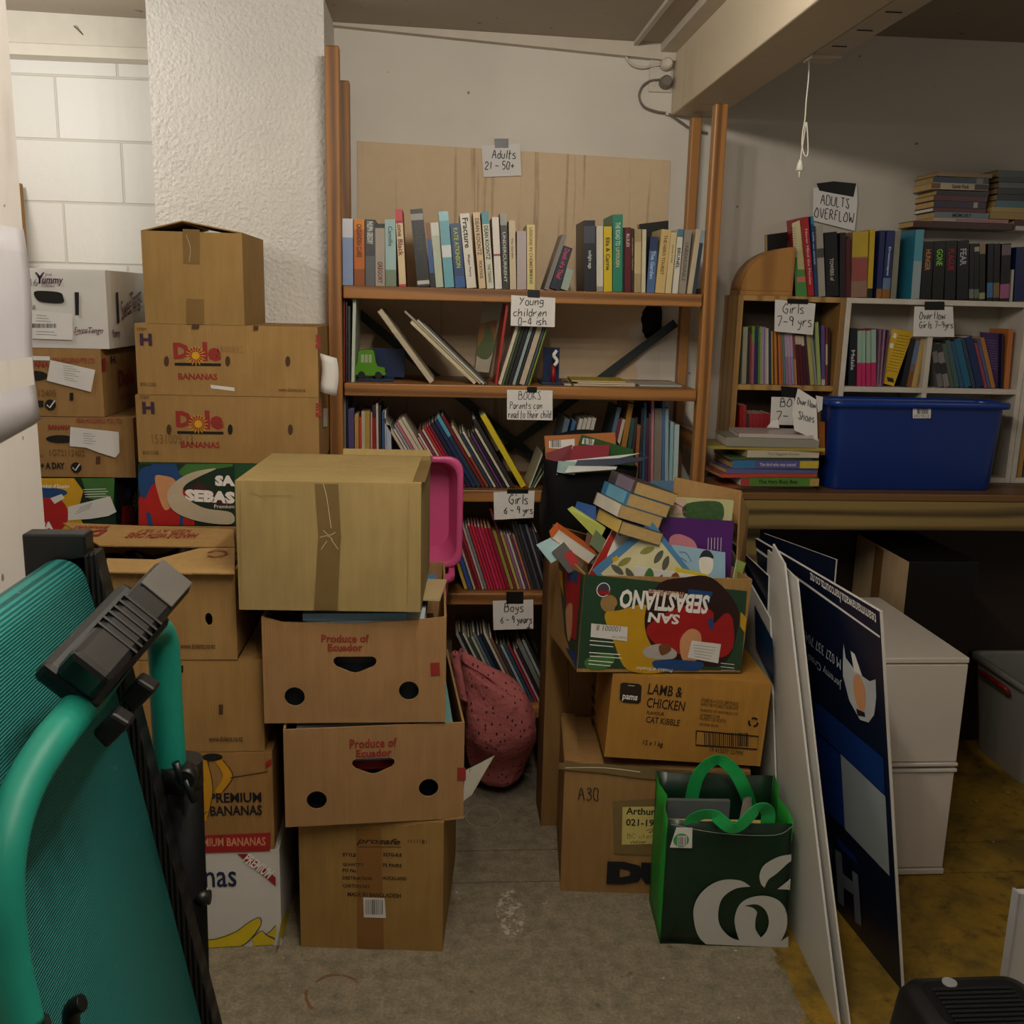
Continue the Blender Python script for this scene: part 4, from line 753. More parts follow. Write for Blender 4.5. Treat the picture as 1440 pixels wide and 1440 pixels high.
o = MB().box((-.125, -.006, .0), (.03, .006, .27), paint('#5d6466', .4)).build('folder'); o.location = (.67, 2.12, .04); o.rotation_euler = (0, 0, R(-3.5)); tag(o, 'grey folder standing behind the wooden board in the green bag', 'folder', GBG)
o = MB().strip([[Vector((.04 * math.cos(A) * (1 - .15 * j), .024 * math.sin(A) * (1 - .2 * j), .05 * j + .006 * math.sin(3 * A))) for A in [2 * math.pi * i / 16 for i in range(16)]] for j in range(6)], paint('#8f877c', .6, .2, 30), close=True).build('bundle', subsurf=1); o.location = (.745, 2.125, .06); tag(o, 'grey wrapped bundle in the corner of the green shopping bag', 'bundle', GBG)

# ------------------------------------------------------------------ leaning sign boards
BW_ = paint('#c3c1ba', .4, .08, 5); NV = paint('#08122a', .3, .1, 5, .5); NV2 = paint('#0c2f6e', .3, .08, 5, .5); GB = paint('#8d979b', .4, .05)
def board(label, P, th=.006, facemat=None, bow=0, edge=None):
    """P: near bottom, far bottom, far top, near top, as points"""
    P = [P[1], P[0], P[3], P[2]]; o = Vector(P[0]); t = thing('sign_board', label, 'sign', tuple(o)); q = [Vector(p) - o for p in P]; n = (q[1] - q[0]).cross(q[2] - q[0]).normalized(); q[3].x = -(n.y * q[3].y + n.z * q[3].z) / n.x; N = 10; mb = MB()
    def g_(u, v): return (q[0] * (1 - u) + q[1] * u) * (1 - v) + (q[3] * (1 - u) + q[2] * u) * v + n * bow * 4 * v * (1 - v)
    A = [[g_(i / 4, j / N) for i in range(5)] for j in range(N + 1)]
    mb.strip(A, facemat or BW_); mb.strip([[p - n * th for p in r][::-1] for r in A], edge or BW_)
    def rim(L): mb.add([p for p in L] + [p - n * th for p in L], [(i, i + 1, len(L) + i + 1, len(L) + i) for i in range(len(L) - 1)], edge or BW_)
    rim([r[0] for r in A]); rim([r[-1] for r in A]); rim(A[0]); rim(A[-1]); mb.build('panel', t)
    up = (q[3] - q[0]); r = (q[1] - q[0]); up = up - r * (up.dot(r) / r.length_squared)
    return t, face(q[0], r, up)
BG_ = 'real estate sign boards leaning by the box stack'
NB = atz(1268, 1393, 0); FB = atz(1165, 1268, 0); NTp = at(1237, 860, 1.88); FTp = atz(1062, 757, NTp.z); d = (FTp - NTp); FB = NB + d
# the face turned to the viewer is the one towards the box stack
mn, F = board('blue and navy sign board upside down with white lettering, nearest of the leaning boards', [NB, FB, FTp, NTp], .007, NV)
F = face(F.translation, F.col[0].to_3d() * -1, F.col[1].to_3d()) if False else F
k = Ink(mn, F, .0012)
k.poly([(1064, 770), (1238, 894), (1238, 897), (1064, 774)], PAPER)
k.along('teammanawatu.harcourts.co.nz', (1233, 872), (1140, 812), .026, PAPER, .01)
k.build()
k = Ink(mn, F, .0012); k.poly([(1146, 985), (1243, 1066), (1245, 1118), (1148, 1026)], NV2, 0); k.poly([(1146, 1028), (1184, 1062), (1190, 1166), (1152, 1130)], NV2, .0001); k.poly([(1183, 1060), (1246, 1120), (1252, 1232), (1189, 1166)], GB, .0003); k.build('colour_panel')
k = Ink(mn, F, .0012); c = [(1186, 930), (1187, 905), (1190, 925), (1205, 945), (1224, 958), (1232, 955), (1233, 980), (1230, 1005), (1222, 1016), (1210, 1012), (1195, 985), (1186, 950)]
k.poly(c, paint('#b5b9bb', .4)); k.poly([(1197, 915), (1203, 920), (1213, 950), (1202, 944)], PAPER, .0002); k.poly([(1202, 950), (1210, 950), (1217, 968), (1218, 992), (1212, 1002), (1204, 985), (1201, 965)], SKIN, .0004, smooth=True); k.poly([(1205, 996), (1217, 1002), (1218, 1008), (1207, 1006)], INK, .0006); k.build('portrait')
k = Ink(mn, F, .0012); LT = paint('#aeb4bc', .4)
k.along('Jeremy Crosl', (1184, 964), (1137, 922), .026, LT); k.along('M 027 337 7045', (1183, 935), (1130, 892), .026, LT); k.build()
k = Ink(mn, F, .0012); k.poly([(1175, 1194), (1184, 1200), (1186, 1228), (1200, 1240), (1199, 1224), (1207, 1230), (1212, 1302), (1203, 1296), (1201, 1258), (1187, 1248), (1188, 1276), (1179, 1268)], paint('#6f7680', .4)); k.poly([(1159, 1180), (1169, 1182), (1172, 1200), (1166, 1216), (1171, 1236), (1162, 1230)], paint('#2d3f55', .4), .0002); k.poly([(1177, 1175), (1204, 1205), (1207, 1216), (1180, 1190)], NV2, .0002); k.build('logo')
def V(*a): return Vector(a)
t, F = board('white sign board between the green bag and the thin white board', [V(.838, 1.73, .0), V(.868, 2.32, .0), V(.83, 2.32, .885), V(.822, 2.22, .86)], .005, BW_, .002)
t, F = board('thin white sign board directly behind the navy board', [V(.854, 1.71, 0), V(.880, 2.34, 0), V(.84, 2.40, .85), V(.833, 2.16, .84)], .004, BW_, .004)
t, F = board('plain navy sign board behind the board with a navy panel', [V(.868, 2.345, 0), V(.870, 2.70, 0), V(.838, 2.70, .80), V(.838, 2.365, .79)], .004, NV)
t, F = board('white sign board with a navy panel, closest to the box stack', [V(.847, 2.12, 0), V(.853, 2.68, 0), V(.82, 2.68, .79), V(.827, 2.30, .70)], .004, BW_, .0)
k = Ink(t, F, .006); k.poly([(1064, 850), (1090, 900), (1092, 965), (1066, 910)], paint('#13304f', .35)); k.build('colour_panel')
t, F = board('navy sign board rising highest behind the other leaning boards', [V(1.05, 2.45, 0), V(.95, 2.735, 0), V(.94, 2.735, .815), V(1.045, 2.45, .812)], .005, NV)

# ------------------------------------------------------------------ white drawer unit, speaker cabinet, tubs
du = thing('drawer_unit', 'white two-drawer unit standing on the yellow floor behind the navy board', 'drawers', (1.205, 2.28, 0))
DW = paint('#c6beb3', .45, .04, 4)
MB().box((-.135, .012, .02), (.135, .52, .59), DW).build('body', du, .003); MB().box((-.138, 0, .588), (.138, .525, .603), DW).build('top', du, .003)
MB().box((-.136, 0, .322), (.136, .0115, .585), DW).build('drawer_front', du, .002); MB().box((-.134, 0, .022), (.134, .0115, .292), DW).build('drawer_front', du, .002)
MB().box((-.138, -.006, .311), (.138, .0115, .32), DW).build('lip', du, .002); MB().box((-.138, -.006, .295), (.138, .0115, .304), DW).build('lip', du, .002); MB().box((-.137, -.004, .004), (.137, .5, .019), DW).build('plinth', du, .002)
for x in (-.12, .12): MB().tube([(x, .05, 0), (x, .05, .006)], .012, BLACK).build('foot', du)
sp = thing('speaker_cabinet', 'black box with bare board side standing under the bench', 'speaker', (1.480, 2.70, 0))
PB_ = card('#c9ab80', .2)
MB().box((-.105, .006, 0), (.10, .375, .738), PB_).build('body', sp, .002); MB().box((-.107, 0, 0), (.102, .0055, .741), paint('#070708', .3, .1)).build('front', sp, .001); MB().box((-.1045, 0.006, .7382), (.10, .375, .741), paint('#070708', .3, .1)).build('top', sp)
k = Ink(sp, face((-.105, .375, 0), (0, -1, 0), (0, 0, 1)), .0008); k.shape([rect(.14, .2, .20, .732)], paint('#7a5a35', .4)); k.build('tape')
FR = NT('frosted_plastic', .35, 0, .4); FR.col(lin('#a3a29b')); FR.b.inputs['Transmission Weight'].default_value = .35; FR.b.inputs['Alpha'].default_value = 1
def tub(label, loc, w, d, h, mat, rimm, hm=None, taper=.03, rz=0, name='storage_tub', wall=.003):
    t = thing(name, label, 'tub', loc, (0, 0, R(rz)))
    def ring(z, k, r=.04, n=6):
        a, b = w / 2 + k, d / 2 + k; P = []
        for sx, sy, a0 in ((1, 1, 0), (-1, 1, 90), (-1, -1, 180), (1, -1, 270)):
            for i in range(n + 1): A = R(a0 + 90 * i / n); P.append(Vector((sx * (a - r) + r * math.cos(A), sy * (b - r) + r * math.sin(A), z)))
        return P
    mb = MB(); out = [ring(0, -taper), ring(.006, -taper + .002), ring(h * .5, -taper / 2), ring(h, 0)]; mb.strip(out, mat, close=True); n = len(out[0]); mb.add(out[0], [tuple(range(n))[::-1]], mat)
    mb.strip([ring(h, -wall), ring(.01, -taper - wall)], mat, close=True); mb.add(ring(.01, -taper - wall), [tuple(range(n))], mat); mb.build('body', t)
    mb = MB(); mb.strip([ring(h - .02, .001), ring(h - .018, .012), ring(h - .003, .013), ring(h, .010), ring(h, -wall), ring(h - .01, -wall - .001)], rimm, close=True); mb.build('rim', t)
    if hm:
        mb = MB(); mb.tube(spline([(-w / 2 - .012, -.07, h - .05), (-w / 2 - .03, -.07, h - .03), (-w / 2 - .03, .07, h - .03), (-w / 2 - .012, .07, h - .05)], 5), .007, hm); mb.build('handle', t)
    return t
tub('grey translucent tub with a red handle on the floor under the bench', (2.02, 2.90, 0), .40, .36, .33, FR.m, FR.m, paint('#7d1414', .4))
tub('second grey translucent tub further along under the bench', (2.45, 2.90, 0), .40, .36, .33, FR.m, FR.m)
bl = tub('big dark blue plastic tub with a barcode sticker standing on the bench', (1.41, 2.867, BZ + .001), .53, .13, .262, paint('#0a2a70', .3, .06, 5, .5), paint('#0d3586', .28, .06, 5, .5), None, .012)
# ------------------------------------------------------------------ books on the shelves
ORD = 'first second third fourth fifth sixth seventh eighth ninth tenth eleventh twelfth thirteenth fourteenth fifteenth sixteenth seventeenth eighteenth nineteenth twentieth'.split()
TENS = {2: 'twenty', 3: 'thirty', 4: 'forty'}
def nth(i): return ORD[i - 1] if i <= 20 else ('thirtieth' if i == 30 else 'fortieth' if i == 40 else TENS[i // 10] + '-' + ORD[i % 10 - 1])
CMC = {}
def cov(h, r=.38): return paint(h, r, .07, 10, .45)
def book(name, label, loc, lean, t, h, d, col, page, bands=(), title=None, group=None, face_col=None, yaw=0):
    """upright book, spine towards -y; lean in degrees, positive to the viewer's right"""
    c = min(.0011, t * .18); m = cov(col); fm = cov(face_col) if face_col else m; x0 = 0 if lean <= 0 else -t; mb = MB()
    zs = sorted({0., 1.} | {b[0] for b in bands} | {b[1] for b in bands})
    for a, b in zip(zs, zs[1:]):
        bm_ = next((cov(q[2]) for q in bands if q[0] <= (a + b) / 2 <= q[1]), m); mb.box((x0, 0, a * h), (x0 + t, c, b * h), bm_)
    mb.box((x0, c, 0), (x0 + c, d, h), fm); mb.box((x0 + t - c, c, 0), (x0 + t, d, h), fm)
    o = mb.build(name); o.location = loc; o.rotation_euler = (0, R(lean), R(yaw)); WM[o.name] = mtx(loc, (0, R(lean), R(yaw))); tag(o, label, 'book', group)
    MB().box((x0 + c * 1.15, c * 1.2, .0015), (x0 + t - c * 1.15, d - .0015, h - (.0012 if t < .012 else .002)), page).build('pages', o)
    for s, cy, ln, hc, wd in (title or []):
        k = Ink(o, FRONT, .0007); k.word(s, x0 + t / 2, cy * h, ln * h, wd * t, paint(hc, .5), .02, 0, False, 0, -90); k.build('spine_title')
    return o
def row(name, where, z, Y, mp, specs, group, dmax=.13, page=None, jit=0, bay=(-9, 9), top=None):
    """specs: bottom x0, bottom x1, top x0, top y (as seen, in units mp), colour, words, bands, titles"""
    ox, oy, s = mp; rnd = random.Random(len(where)); n = 0
    B = []
    for sp in specs:
        xl, xr, tl, ty = sp[:4]; kw = sp[8] if len(sp) > 8 else {}; yy = Y + rnd.uniform(0, jit); zz = kw.get('z', z) + .0006
        a = xat(ox + xl / s, yy, zz); b = xat(ox + xr / s, yy, zz); zt = zat(oy + ty / s, xat(ox + tl / s, yy, zz + .18), yy); dx = xat(ox + tl / s, yy, zt) - a
        B.append([a, b, dx / (zt - zz), zt - zz, yy, zz])
    many = sorted(q[2] for q in B if abs(q[2]) > .17)
    if len(many) > 4:
        for q in B:
            if abs(q[2]) > .17: q[3] *= math.sqrt((1 + q[2] ** 2) / (1 + many[len(many) // 2] ** 2)); q[2] = many[len(many) // 2]
    for p, q in zip(B, B[1:]): q[0] = max(q[0], p[1] + .0006); q[1] = max(q[1], q[0] + .0015)
    lo, hi = max(B[0][0], bay[0]), min(B[-1][1], bay[1])   # the row is fitted between the sides of its bay
    a0, f_ = B[0][0], (hi - lo) / (B[-1][1] - B[0][0])
    if bay[1] > 8: f_ = min(f_ if B[0][0] < bay[0] and len(B) > 8 else 1, 1)
    if bay[0] < -8 and B[-1][1] > bay[1]: a0, lo, f_ = B[0][0], B[0][0], f_
    for q in B: q[0], q[1] = lo + (q[0] - a0) * f_, lo + (q[1] - a0) * f_
    B[0][2] = max(B[0][2], -max(0, B[0][0] - bay[0]) / B[0][3]); B[-1][2] = min(B[-1][2], max(0, bay[1] - B[-1][1]) / B[-1][3])
    top = top or {round(SHZ[1], 2): 1.446, round(SHZ[2], 2): 1.189, round(SHZ[3], 2): .899, round(SHZ[4], 2): .60, round(CZ[1], 2): 1.468, round(CZ[2], 2): 1.205}.get(round(z, 2), 9)
    pairs = list(zip(B, B[1:])); right = sum(q[2] for q in B) > 0
    for p, q in (pairs[::-1] if right else pairs):
        gap = (q[0] - p[1] - .0004) / min(p[3], q[3])
        if right: p[2] = min(p[2], q[2] + gap)
        else: q[2] = max(q[2], p[2] - gap)
    for sp, (a, b, sl, hz, yy, zz) in zip(specs, B):
        colr, desc = sp[4:6]; bands = sp[6] if len(sp) > 6 else (); title = sp[7] if len(sp) > 7 else None; kw = sp[8] if len(sp) > 8 else {}
        n += 1; lean = math.degrees(math.atan(sl)); t = max(.0014, (b - a) * math.cos(R(lean)) * .985); h = hz / math.cos(R(lean)) - (t * abs(math.sin(R(lean))) * .5); h = min(h, (top - zz - t * abs(math.sin(R(lean)))) / math.cos(R(lean)))
        book(kw.get('name', name), f"{desc}, {nth(n)} along {where}", (a if lean <= 0 else b, yy, zz), lean, t, h, kw.get('d', dmax * rnd.uniform(.86, 1)), colr, kw.get('page', page or rnd.choice((PAGE, PAGEY, PAGEW))), bands, title, group, kw.get('face'), kw.get('yaw', 0))
C5 = (450, 270, 4.8); C6 = (730, 270, 4.8)
PG = 'paperbacks on the top bookcase shelf'
row('paperback', 'the top bookcase shelf', SHZ[0], 2.745, C5, [
    (138, 210, 135, 178, '#7f93b8', 'pale blue paperback with a dark bird', [(.72, 1, '#c9cdd6'), (.80, .92, '#1d2230')]),
    (216, 288, 213, 183, '#b8631a', 'orange paperback', [(0, .25, '#8d4a18'), (.85, 1, '#d0801f')], [('CASSANDRA CLARE', .68, .5, '#4a230c', .5)]),
    (292, 360, 289, 183, '#3a3b3d', 'charcoal paperback with white title', [(.0, .45, '#57585a')], [('PHILIPPA GREGORY', .8, .34, '#cfcfcb', .6)]),
    (363, 428, 358, 212, '#9c9184', 'beige paperback', [(.93, 1, '#1c1b1b')], [('GREGORY', .22, .35, '#5b2424', .5)]),
    (432, 505, 404, 182, '#93b0ae', 'pale teal paperback', [(0, .25, '#6f7f6a')], [('Camille', .75, .3, '#3d5a66', .4)]),
    (525, 572, 458, 112, '#cfb98f', 'thick cream and red paperback leaning', [(.82, 1, '#b8323a'), (0, .03, '#b8323a')], [('Lone Black', .62, .45, '#6d1c1c', .7)], {'face': '#7c1a1c', 'd': .15}),
    (650, 735, 598, 113, '#1d1f20', 'tall black paperback with a crest', [(.86, .94, '#8e8c87'), (.03, .08, '#b5b3ae')], [('NESS', .62, .3, '#4a4c4c', .5)], {'d': .15}),
    (740, 772, 702, 205, '#2a4f86', 'thin brown and blue paperback', [(.75, 1, '#7b5138'), (0, .22, '#151719')]),
    (776, 828, 738, 205, '#a9b39e', 'pale green paperback', [(.8, 1, '#c4c7be'), (.84, .93, '#26414f')]),
    (836, 902, 792, 130, '#5f9ba8', 'tall sky-blue paperback with a white panel', [(.4, .56, '#c5cbc9'), (.88, 1, '#8ab9c0')], None, {'d': .15}),
    (908, 978, 870, 210, '#1c3a66', 'navy paperback with yellow-green author name', [(0, .18, '#27518a')], [('KATE ATKINSON', .62, .62, '#a9b84a', .45)]),
    (986, 1052, 937, 143, '#cdc7b8', 'white paperback with bold dark title', (), [('Fracture', .74, .4, '#1d1b1b', .6), ('Megan Perry', .3, .3, '#4d4a46', .3)], {'d': .15}),
    (1070, 1116, 1027, 136, '#c8ae88', 'beige paperback with brown author name', (), [('DEAN KOONTZ', .68, .48, '#54402c', .6), ('TICKTOCK', .25, .25, '#2b2420', .45)], {'d': .15}),
    (1124, 1172, 1085, 132, '#c4c1ab', 'white and teal paperback with black author name', [(.84, 1, '#2f7f8c')], [('DEAN KOONTZ', .60, .44, '#152428', .6), ('THE TAKING', .2, .24, '#4e4a3c', .4)], {'d': .15}),
    (1180, 1226, 1157, 168, '#cfc9bd', 'white paperback with a small red dot', [(.46, .49, '#8e3b40')]),
    (1230, 1276, 1212, 140, '#1e1d1c', 'black paperback with pale patterned top', [(.84, 1, '#8c887a')], [('UNDERCURRENT', .42, .66, '#bdb9ae', .45)]),
    (1281, 1324, 1272, 192, '#bfae8e', 'slim cream paperback', (), [('The Garden', .6, .3, '#5a4b38', .3)]),
    (1329, 1393, 1328, 262, '#a99a98', 'short mauve-grey paperback', ()),
    (1398, 1452, 1396, 220, '#cdbb7c', 'pale yellow paperback with coloured letters', (), [('LESSONS IN CHEMISTRY', .58, .75, '#7c4a34', .4), ('BONNIE', .2, .22, '#4f7a3d', .4)]),
], PG, bay=(-.251, 9))
row('paperback', 'the top shelf after the gap', SHZ[0], 2.745, C6, [
    (165, 196, 305, 290, '#77726c', 'grey slanting paperback', ()),
    (202, 270, 312, 370, '#1a2233', 'navy slanting paperback with pink lettering', (), [('Death of a Thief', .6, .7, '#c2415f', .5)]),
    (276, 328, 318, 520, '#8fa095', 'short pale green slanting booklet', ()),
], PG, .12)
row('paperback', 'the top shelf past the slanting books', SHZ[0], 2.745, C6, [
    (440, 515, 438, 190, '#141621', 'thick black paperback with a white flower', [(.68, .92, '#3c3f4b')], [('twilight saga', .45, .26, '#b9b9b9', .4)], {'d': .16, 'face': '#121212'}),
    (524, 568, 522, 228, '#c5bfae', 'white paperback', [(.0, .08, '#8f8a80')], None),
    (573, 628, 571, 232, '#c9ad16', 'yellow paperback with black title', (), [('Ella & Carrie', .58, .5, '#23200f', .5)]),
    (632, 698, 634, 150, '#1f7a5f', 'tall green paperback with white lettering', (), [('THE ROAD TO', .75, .3, '#b9cfc2', .5), ('LIMOUSIN', .45, .25, '#c4b48a', .4)], {'d': .16}),
    (702, 711, 702, 240, '#1b1a1f', 'thin black paperback with white letters', ()),
    (713, 754, 714, 238, '#5a1219', 'maroon paperback', (), [('RULES', .8, .2, '#c9b9a9', .5)]),
    (757, 774, 756, 245, '#2a231c', 'dark brown paperback', (), [('MODERN TRIALS', .6, .5, '#a9957c', .5)]),
    (777, 822, 780, 250, '#a08c62', 'worn tan paperback', [(.3, .8, '#b9a57a')]),
    (825, 852, 832, 252, '#c2b89c', 'cream paperback with torn edge', ()),
    (858, 912, 886, 300, '#46648f', 'short blue paperback with white title', [(.75, 1, '#27395c')], [('The Garden', .5, .5, '#aebdd1', .5)], {'face': '#141b2b', 'd': .14}),
    (916, 980, 962, 252, '#c4a96e', 'thick cream paperback with brown title', (), [('THE HERO TOURIST', .6, .62, '#6b4a24', .35)]),
    (984, 1024, 1018, 272, '#c8b586', 'cream paperback', (), [('JANE FYFE', .65, .3, '#6d5632', .35)]),
    (1032, 1070, 1072, 250, '#c9c5b6', 'white paperback with black title', [(.88, 1, '#4d7184')], [('BRUNEL', .55, .32, '#1b1b1b', .6)]),
    (1074, 1122, 1118, 254, '#8f877a', 'grey paperback with lines of letters', (), [('UNREASONABLE', .5, .6, '#574f45', .5)]),
    (1132, 1166, 1196, 252, '#b7a88e', 'slim beige paperback', ()),
    (1166, 1192, 1225, 256, '#2b3a48', 'dark blue paperback nearest the post', [(.8, 1, '#7e97a0')]),
], PG, bay=(-9, .712))
t, F = quadbook('black paperback standing face out behind the pale row of paperbacks', [(900, 360, 2.90), (940, 362, 2.90), (940, 310, 2.90), (899, 315, 2.90)], .028, cov('#161413'), PAGEY, 'paperback', group=PG)
# second shelf
row('picture_book', 'the second bookcase shelf from the pillar post', SHZ[1], 2.75, C5, [
    (158, 166, 156, 700, '#7a1f2b', 'thin dark red booklet', ()), (172, 182, 171, 740, '#2b2d2e', 'thin black booklet', ()), (187, 202, 186, 770, '#3a3937', 'thin charcoal picture book', ()), (208, 229, 220, 690, '#b9c4b4', 'thin pale green picture book', ())],
    'thin picture books at the end of the second shelf', .2, bay=(-.2512, 9))
row('picture_book', 'the second shelf after the green toy car', SHZ[1], 2.75, C5, [
    (742, 785, 382, 800, '#b7ab92', 'white-spined picture book slanting alone', ())], 'slanting picture books on the second shelf', .2)
row('picture_book', 'the slanting bunch on the second shelf', SHZ[1], 2.75, C5, [
    (1040, 1074, 585, 895, '#c3b897', 'cream picture book', ()), (1078, 1098, 562, 808, '#9d937c', 'tan picture book', ()), (1102, 1118, 650, 865, '#c9c2ae', 'white picture book', ()), (1122, 1132, 700, 880, '#66756e', 'grey-green picture book', ()), (1135, 1143, 738, 895, '#3a2833', 'dark plum picture book', ())],
    'slanting picture books on the second shelf', .2)
row('picture_book', 'the fan of books on the second shelf', SHZ[1], 2.75, C5, [
    (1180, 1196, 1262, 720, '#a4231f', 'red-edged picture book', ()), (1200, 1222, 1285, 900, '#c7bda6', 'cream picture book', ()), (1226, 1240, 1318, 900, '#4c5a33', 'olive picture book', ()), (1244, 1262, 1345, 905, '#20261e', 'dark green picture book', ()),
    (1266, 1290, 1388, 900, '#16181a', 'black picture book', ()), (1296, 1316, 1420, 905, '#8e9b9b', 'pale grey picture book', ()), (1322, 1336, 1452, 905, '#23282c', 'charcoal picture book', ()), (1342, 1378, 1490, 910, '#b3a58d', 'spiral-bound cream book', ()), (1384, 1398, 1540, 925, '#3f4852', 'slate picture book', ()), (1404, 1414, 1560, 930, '#6e8a2c', 'thin lime green picture book', ())],
    'fan of picture books on the second shelf', .16)
t, F = quadbook('cream picture book with a green animal face out on the second shelf', [(668, 522, 2.93), (687, 524, 2.92), (708, 424, 2.93), (679, 421, 2.94)], .005, cov('#a89f8a'), PAGEW)
k = Ink(t, F, .0008); k.poly([(675, 455), (699, 450), (697, 480), (671, 485)], paint('#8a5a1c', .5)); k.poly([(685, 455), (693, 470), (695, 490), (685, 505), (671, 500), (671, 488), (679, 478)], paint('#4d5a2c', .5), .0003, smooth=True); k.build('cover_picture')
# third shelf
row('picture_book', 'the third bookcase shelf from the pillar post', SHZ[2], 2.76, (470, 540, 4.8), [
    (66, 80, 64, 80, '#6c6a68', 'grey slim booklet', ()), (86, 94, 84, 100, '#1a1a1c', 'black slim booklet', ()), (98, 136, 93, 172, '#4d4470', 'purple book', ()), (140, 166, 138, 206, '#b58a4a', 'tan book', ()), (170, 184, 168, 225, '#b3402a', 'rust book', ()), (188, 212, 184, 184, '#b9ad93', 'white book', ()),
    (214, 244, 206, 185, '#a88d3c', 'mustard book', ()), (247, 258, 245, 190, '#c08e94', 'pink book', ()), (262, 286, 254, 148, '#8e2320', 'red book', [(.85, 1, '#2d2a28')]), (290, 304, 276, 130, '#b9b2a6', 'tall white book', ()), (308, 322, 300, 150, '#2b2a2c', 'black book', ()), (326, 344, 322, 186, '#35577f', 'blue book', ()), (348, 356, 338, 178, '#bcb7ab', 'slim white book', ()), (362, 392, 352, 276, '#9fb1c4', 'short pale blue book', ())],
    'books on the third bookcase shelf', .16)
row('picture_book', 'the slanting run on the third shelf', SHZ[2], 2.76, (470, 540, 4.8), [
    (600, 622, 375, 212, '#b8ad9c', 'white book', ()), (628, 644, 402, 300, '#c2bcae', 'pale book', ()), (650, 664, 435, 262, '#8aa0a8', 'blue-grey book', ()), (668, 690, 440, 250, '#b06672', 'pink-edged book', ()), (694, 722, 462, 225, '#c3b9a5', 'thick white book', ()), (726, 750, 480, 212, '#bfb59f', 'thick cream book', ()), (758, 772, 590, 345, '#b58a84', 'rose book', ()),
    (776, 790, 592, 320, '#c9bfae', 'white book', ()), (796, 812, 596, 296, '#7d2f4a', 'plum book', ()), (818, 834, 610, 300, '#c0b7a7', 'ivory book', ()), (840, 856, 618, 290, '#b32c25', 'red book', ()), (862, 876, 628, 283, '#a8222e', 'crimson book', ()), (880, 898, 634, 276, '#5e1c36', 'wine book', ()), (904, 930, 634, 270, '#152036', 'navy book', ()), (936, 962, 652, 258, '#1d2c55', 'dark blue book', ()), (966, 994, 668, 232, '#4a9bb3', 'turquoise-topped book', [(0, .72, '#21364a')]), (1000, 1022, 700, 225, '#6b1a22', 'maroon book', ()),
    (1028, 1048, 765, 300, '#b9ab8c', 'cream book', [(0, .5, '#8a3c20')]), (1054, 1074, 822, 352, '#203a52', 'petrol blue book', ()), (1080, 1096, 850, 330, '#c1baa9', 'white book', ()), (1102, 1120, 885, 370, '#3b3328', 'speckled brown book', ()), (1126, 1142, 900, 362, '#5b2f6a', 'purple book', ()), (1148, 1166, 900, 340, '#15161a', 'black book', ()), (1172, 1190, 905, 330, '#c0b6a2', 'white book', ()), (1196, 1224, 880, 268, '#2a2522', 'dark book', ()), (1262, 1304, 884, 280, '#c9b41e', 'bright yellow book', ())],
    'slanting books on the third bookcase shelf', .2)
row('picture_book', 'the third shelf between yellow book and black bag', SHZ[2], 2.76, (470, 540, 4.8), [(1312, 1322, 1400, 470, '#b5b09c', 'pale slanting book', ()), (1328, 1338, 1420, 520, '#5d6b5a', 'grey-green slanting book', ()), (1344, 1352, 1430, 560, '#aab59b', 'sage slanting book', ())], 'slanting books on the third bookcase shelf', .16)
row('picture_book', 'the third shelf behind the black bag', SHZ[2], 2.80, (730, 520, 4.8), [
    (200, 240, 300, 330, '#5b6a7a', 'slate slanting book', ()), (260, 290, 372, 345, '#39628a', 'blue slanting book', ()), (310, 338, 418, 330, '#b9b5ab', 'white slanting book', ()), (342, 370, 448, 325, '#b5b1a6', 'ivory slanting book', ()), (374, 402, 482, 322, '#bdb8ac', 'off-white slanting book', ()), (406, 436, 520, 325, '#b3aea3', 'pale slanting book', ()), (580, 610, 745, 262, '#4d6577', 'blue-grey slanting book', (), None, {'face': '#3d4c58'}),
    (614, 640, 770, 345, '#6d2a3c', 'wine slanting book', ()), (648, 672, 786, 342, '#b8ab93', 'cream slanting book', ()), (700, 740, 890, 245, '#9a6e2c', 'gold slanting book', (), None, {'face': '#8a5e22'}), (760, 790, 880, 330, '#2c4a4d', 'teal slanting book', (), None, {'face': '#2d484c'}), (800, 818, 905, 320, '#3d2a2a', 'brown slanting book', ()), (845, 872, 950, 375, '#8a5434', 'copper slanting book', ()), (885, 903, 925, 260, '#2b2e33', 'charcoal slanting book', ()), (908, 928, 955, 225, '#33506a', 'steel blue book', ()), (932, 950, 950, 330, '#4a2b3a', 'aubergine book', ()), (956, 972, 966, 300, '#5d3f4a', 'dusty plum book', ()), (976, 996, 986, 182, '#b5757f', 'tall pink book', ()),
    (1000, 1056, 1014, 262, '#7d766a', 'thick grey book', ()), (1060, 1080, 1070, 192, '#4b6b9a', 'tall blue book', ()), (1084, 1110, 1090, 262, '#8fa9b3', 'pale blue book', ()), (1114, 1140, 1128, 355, '#8bb0b5', 'light blue book', ()), (1144, 1180, 1160, 372, '#a8c0c0', 'icy blue book', ())],
    'books on the third shelf by the post', .17, bay=(-9, .700))
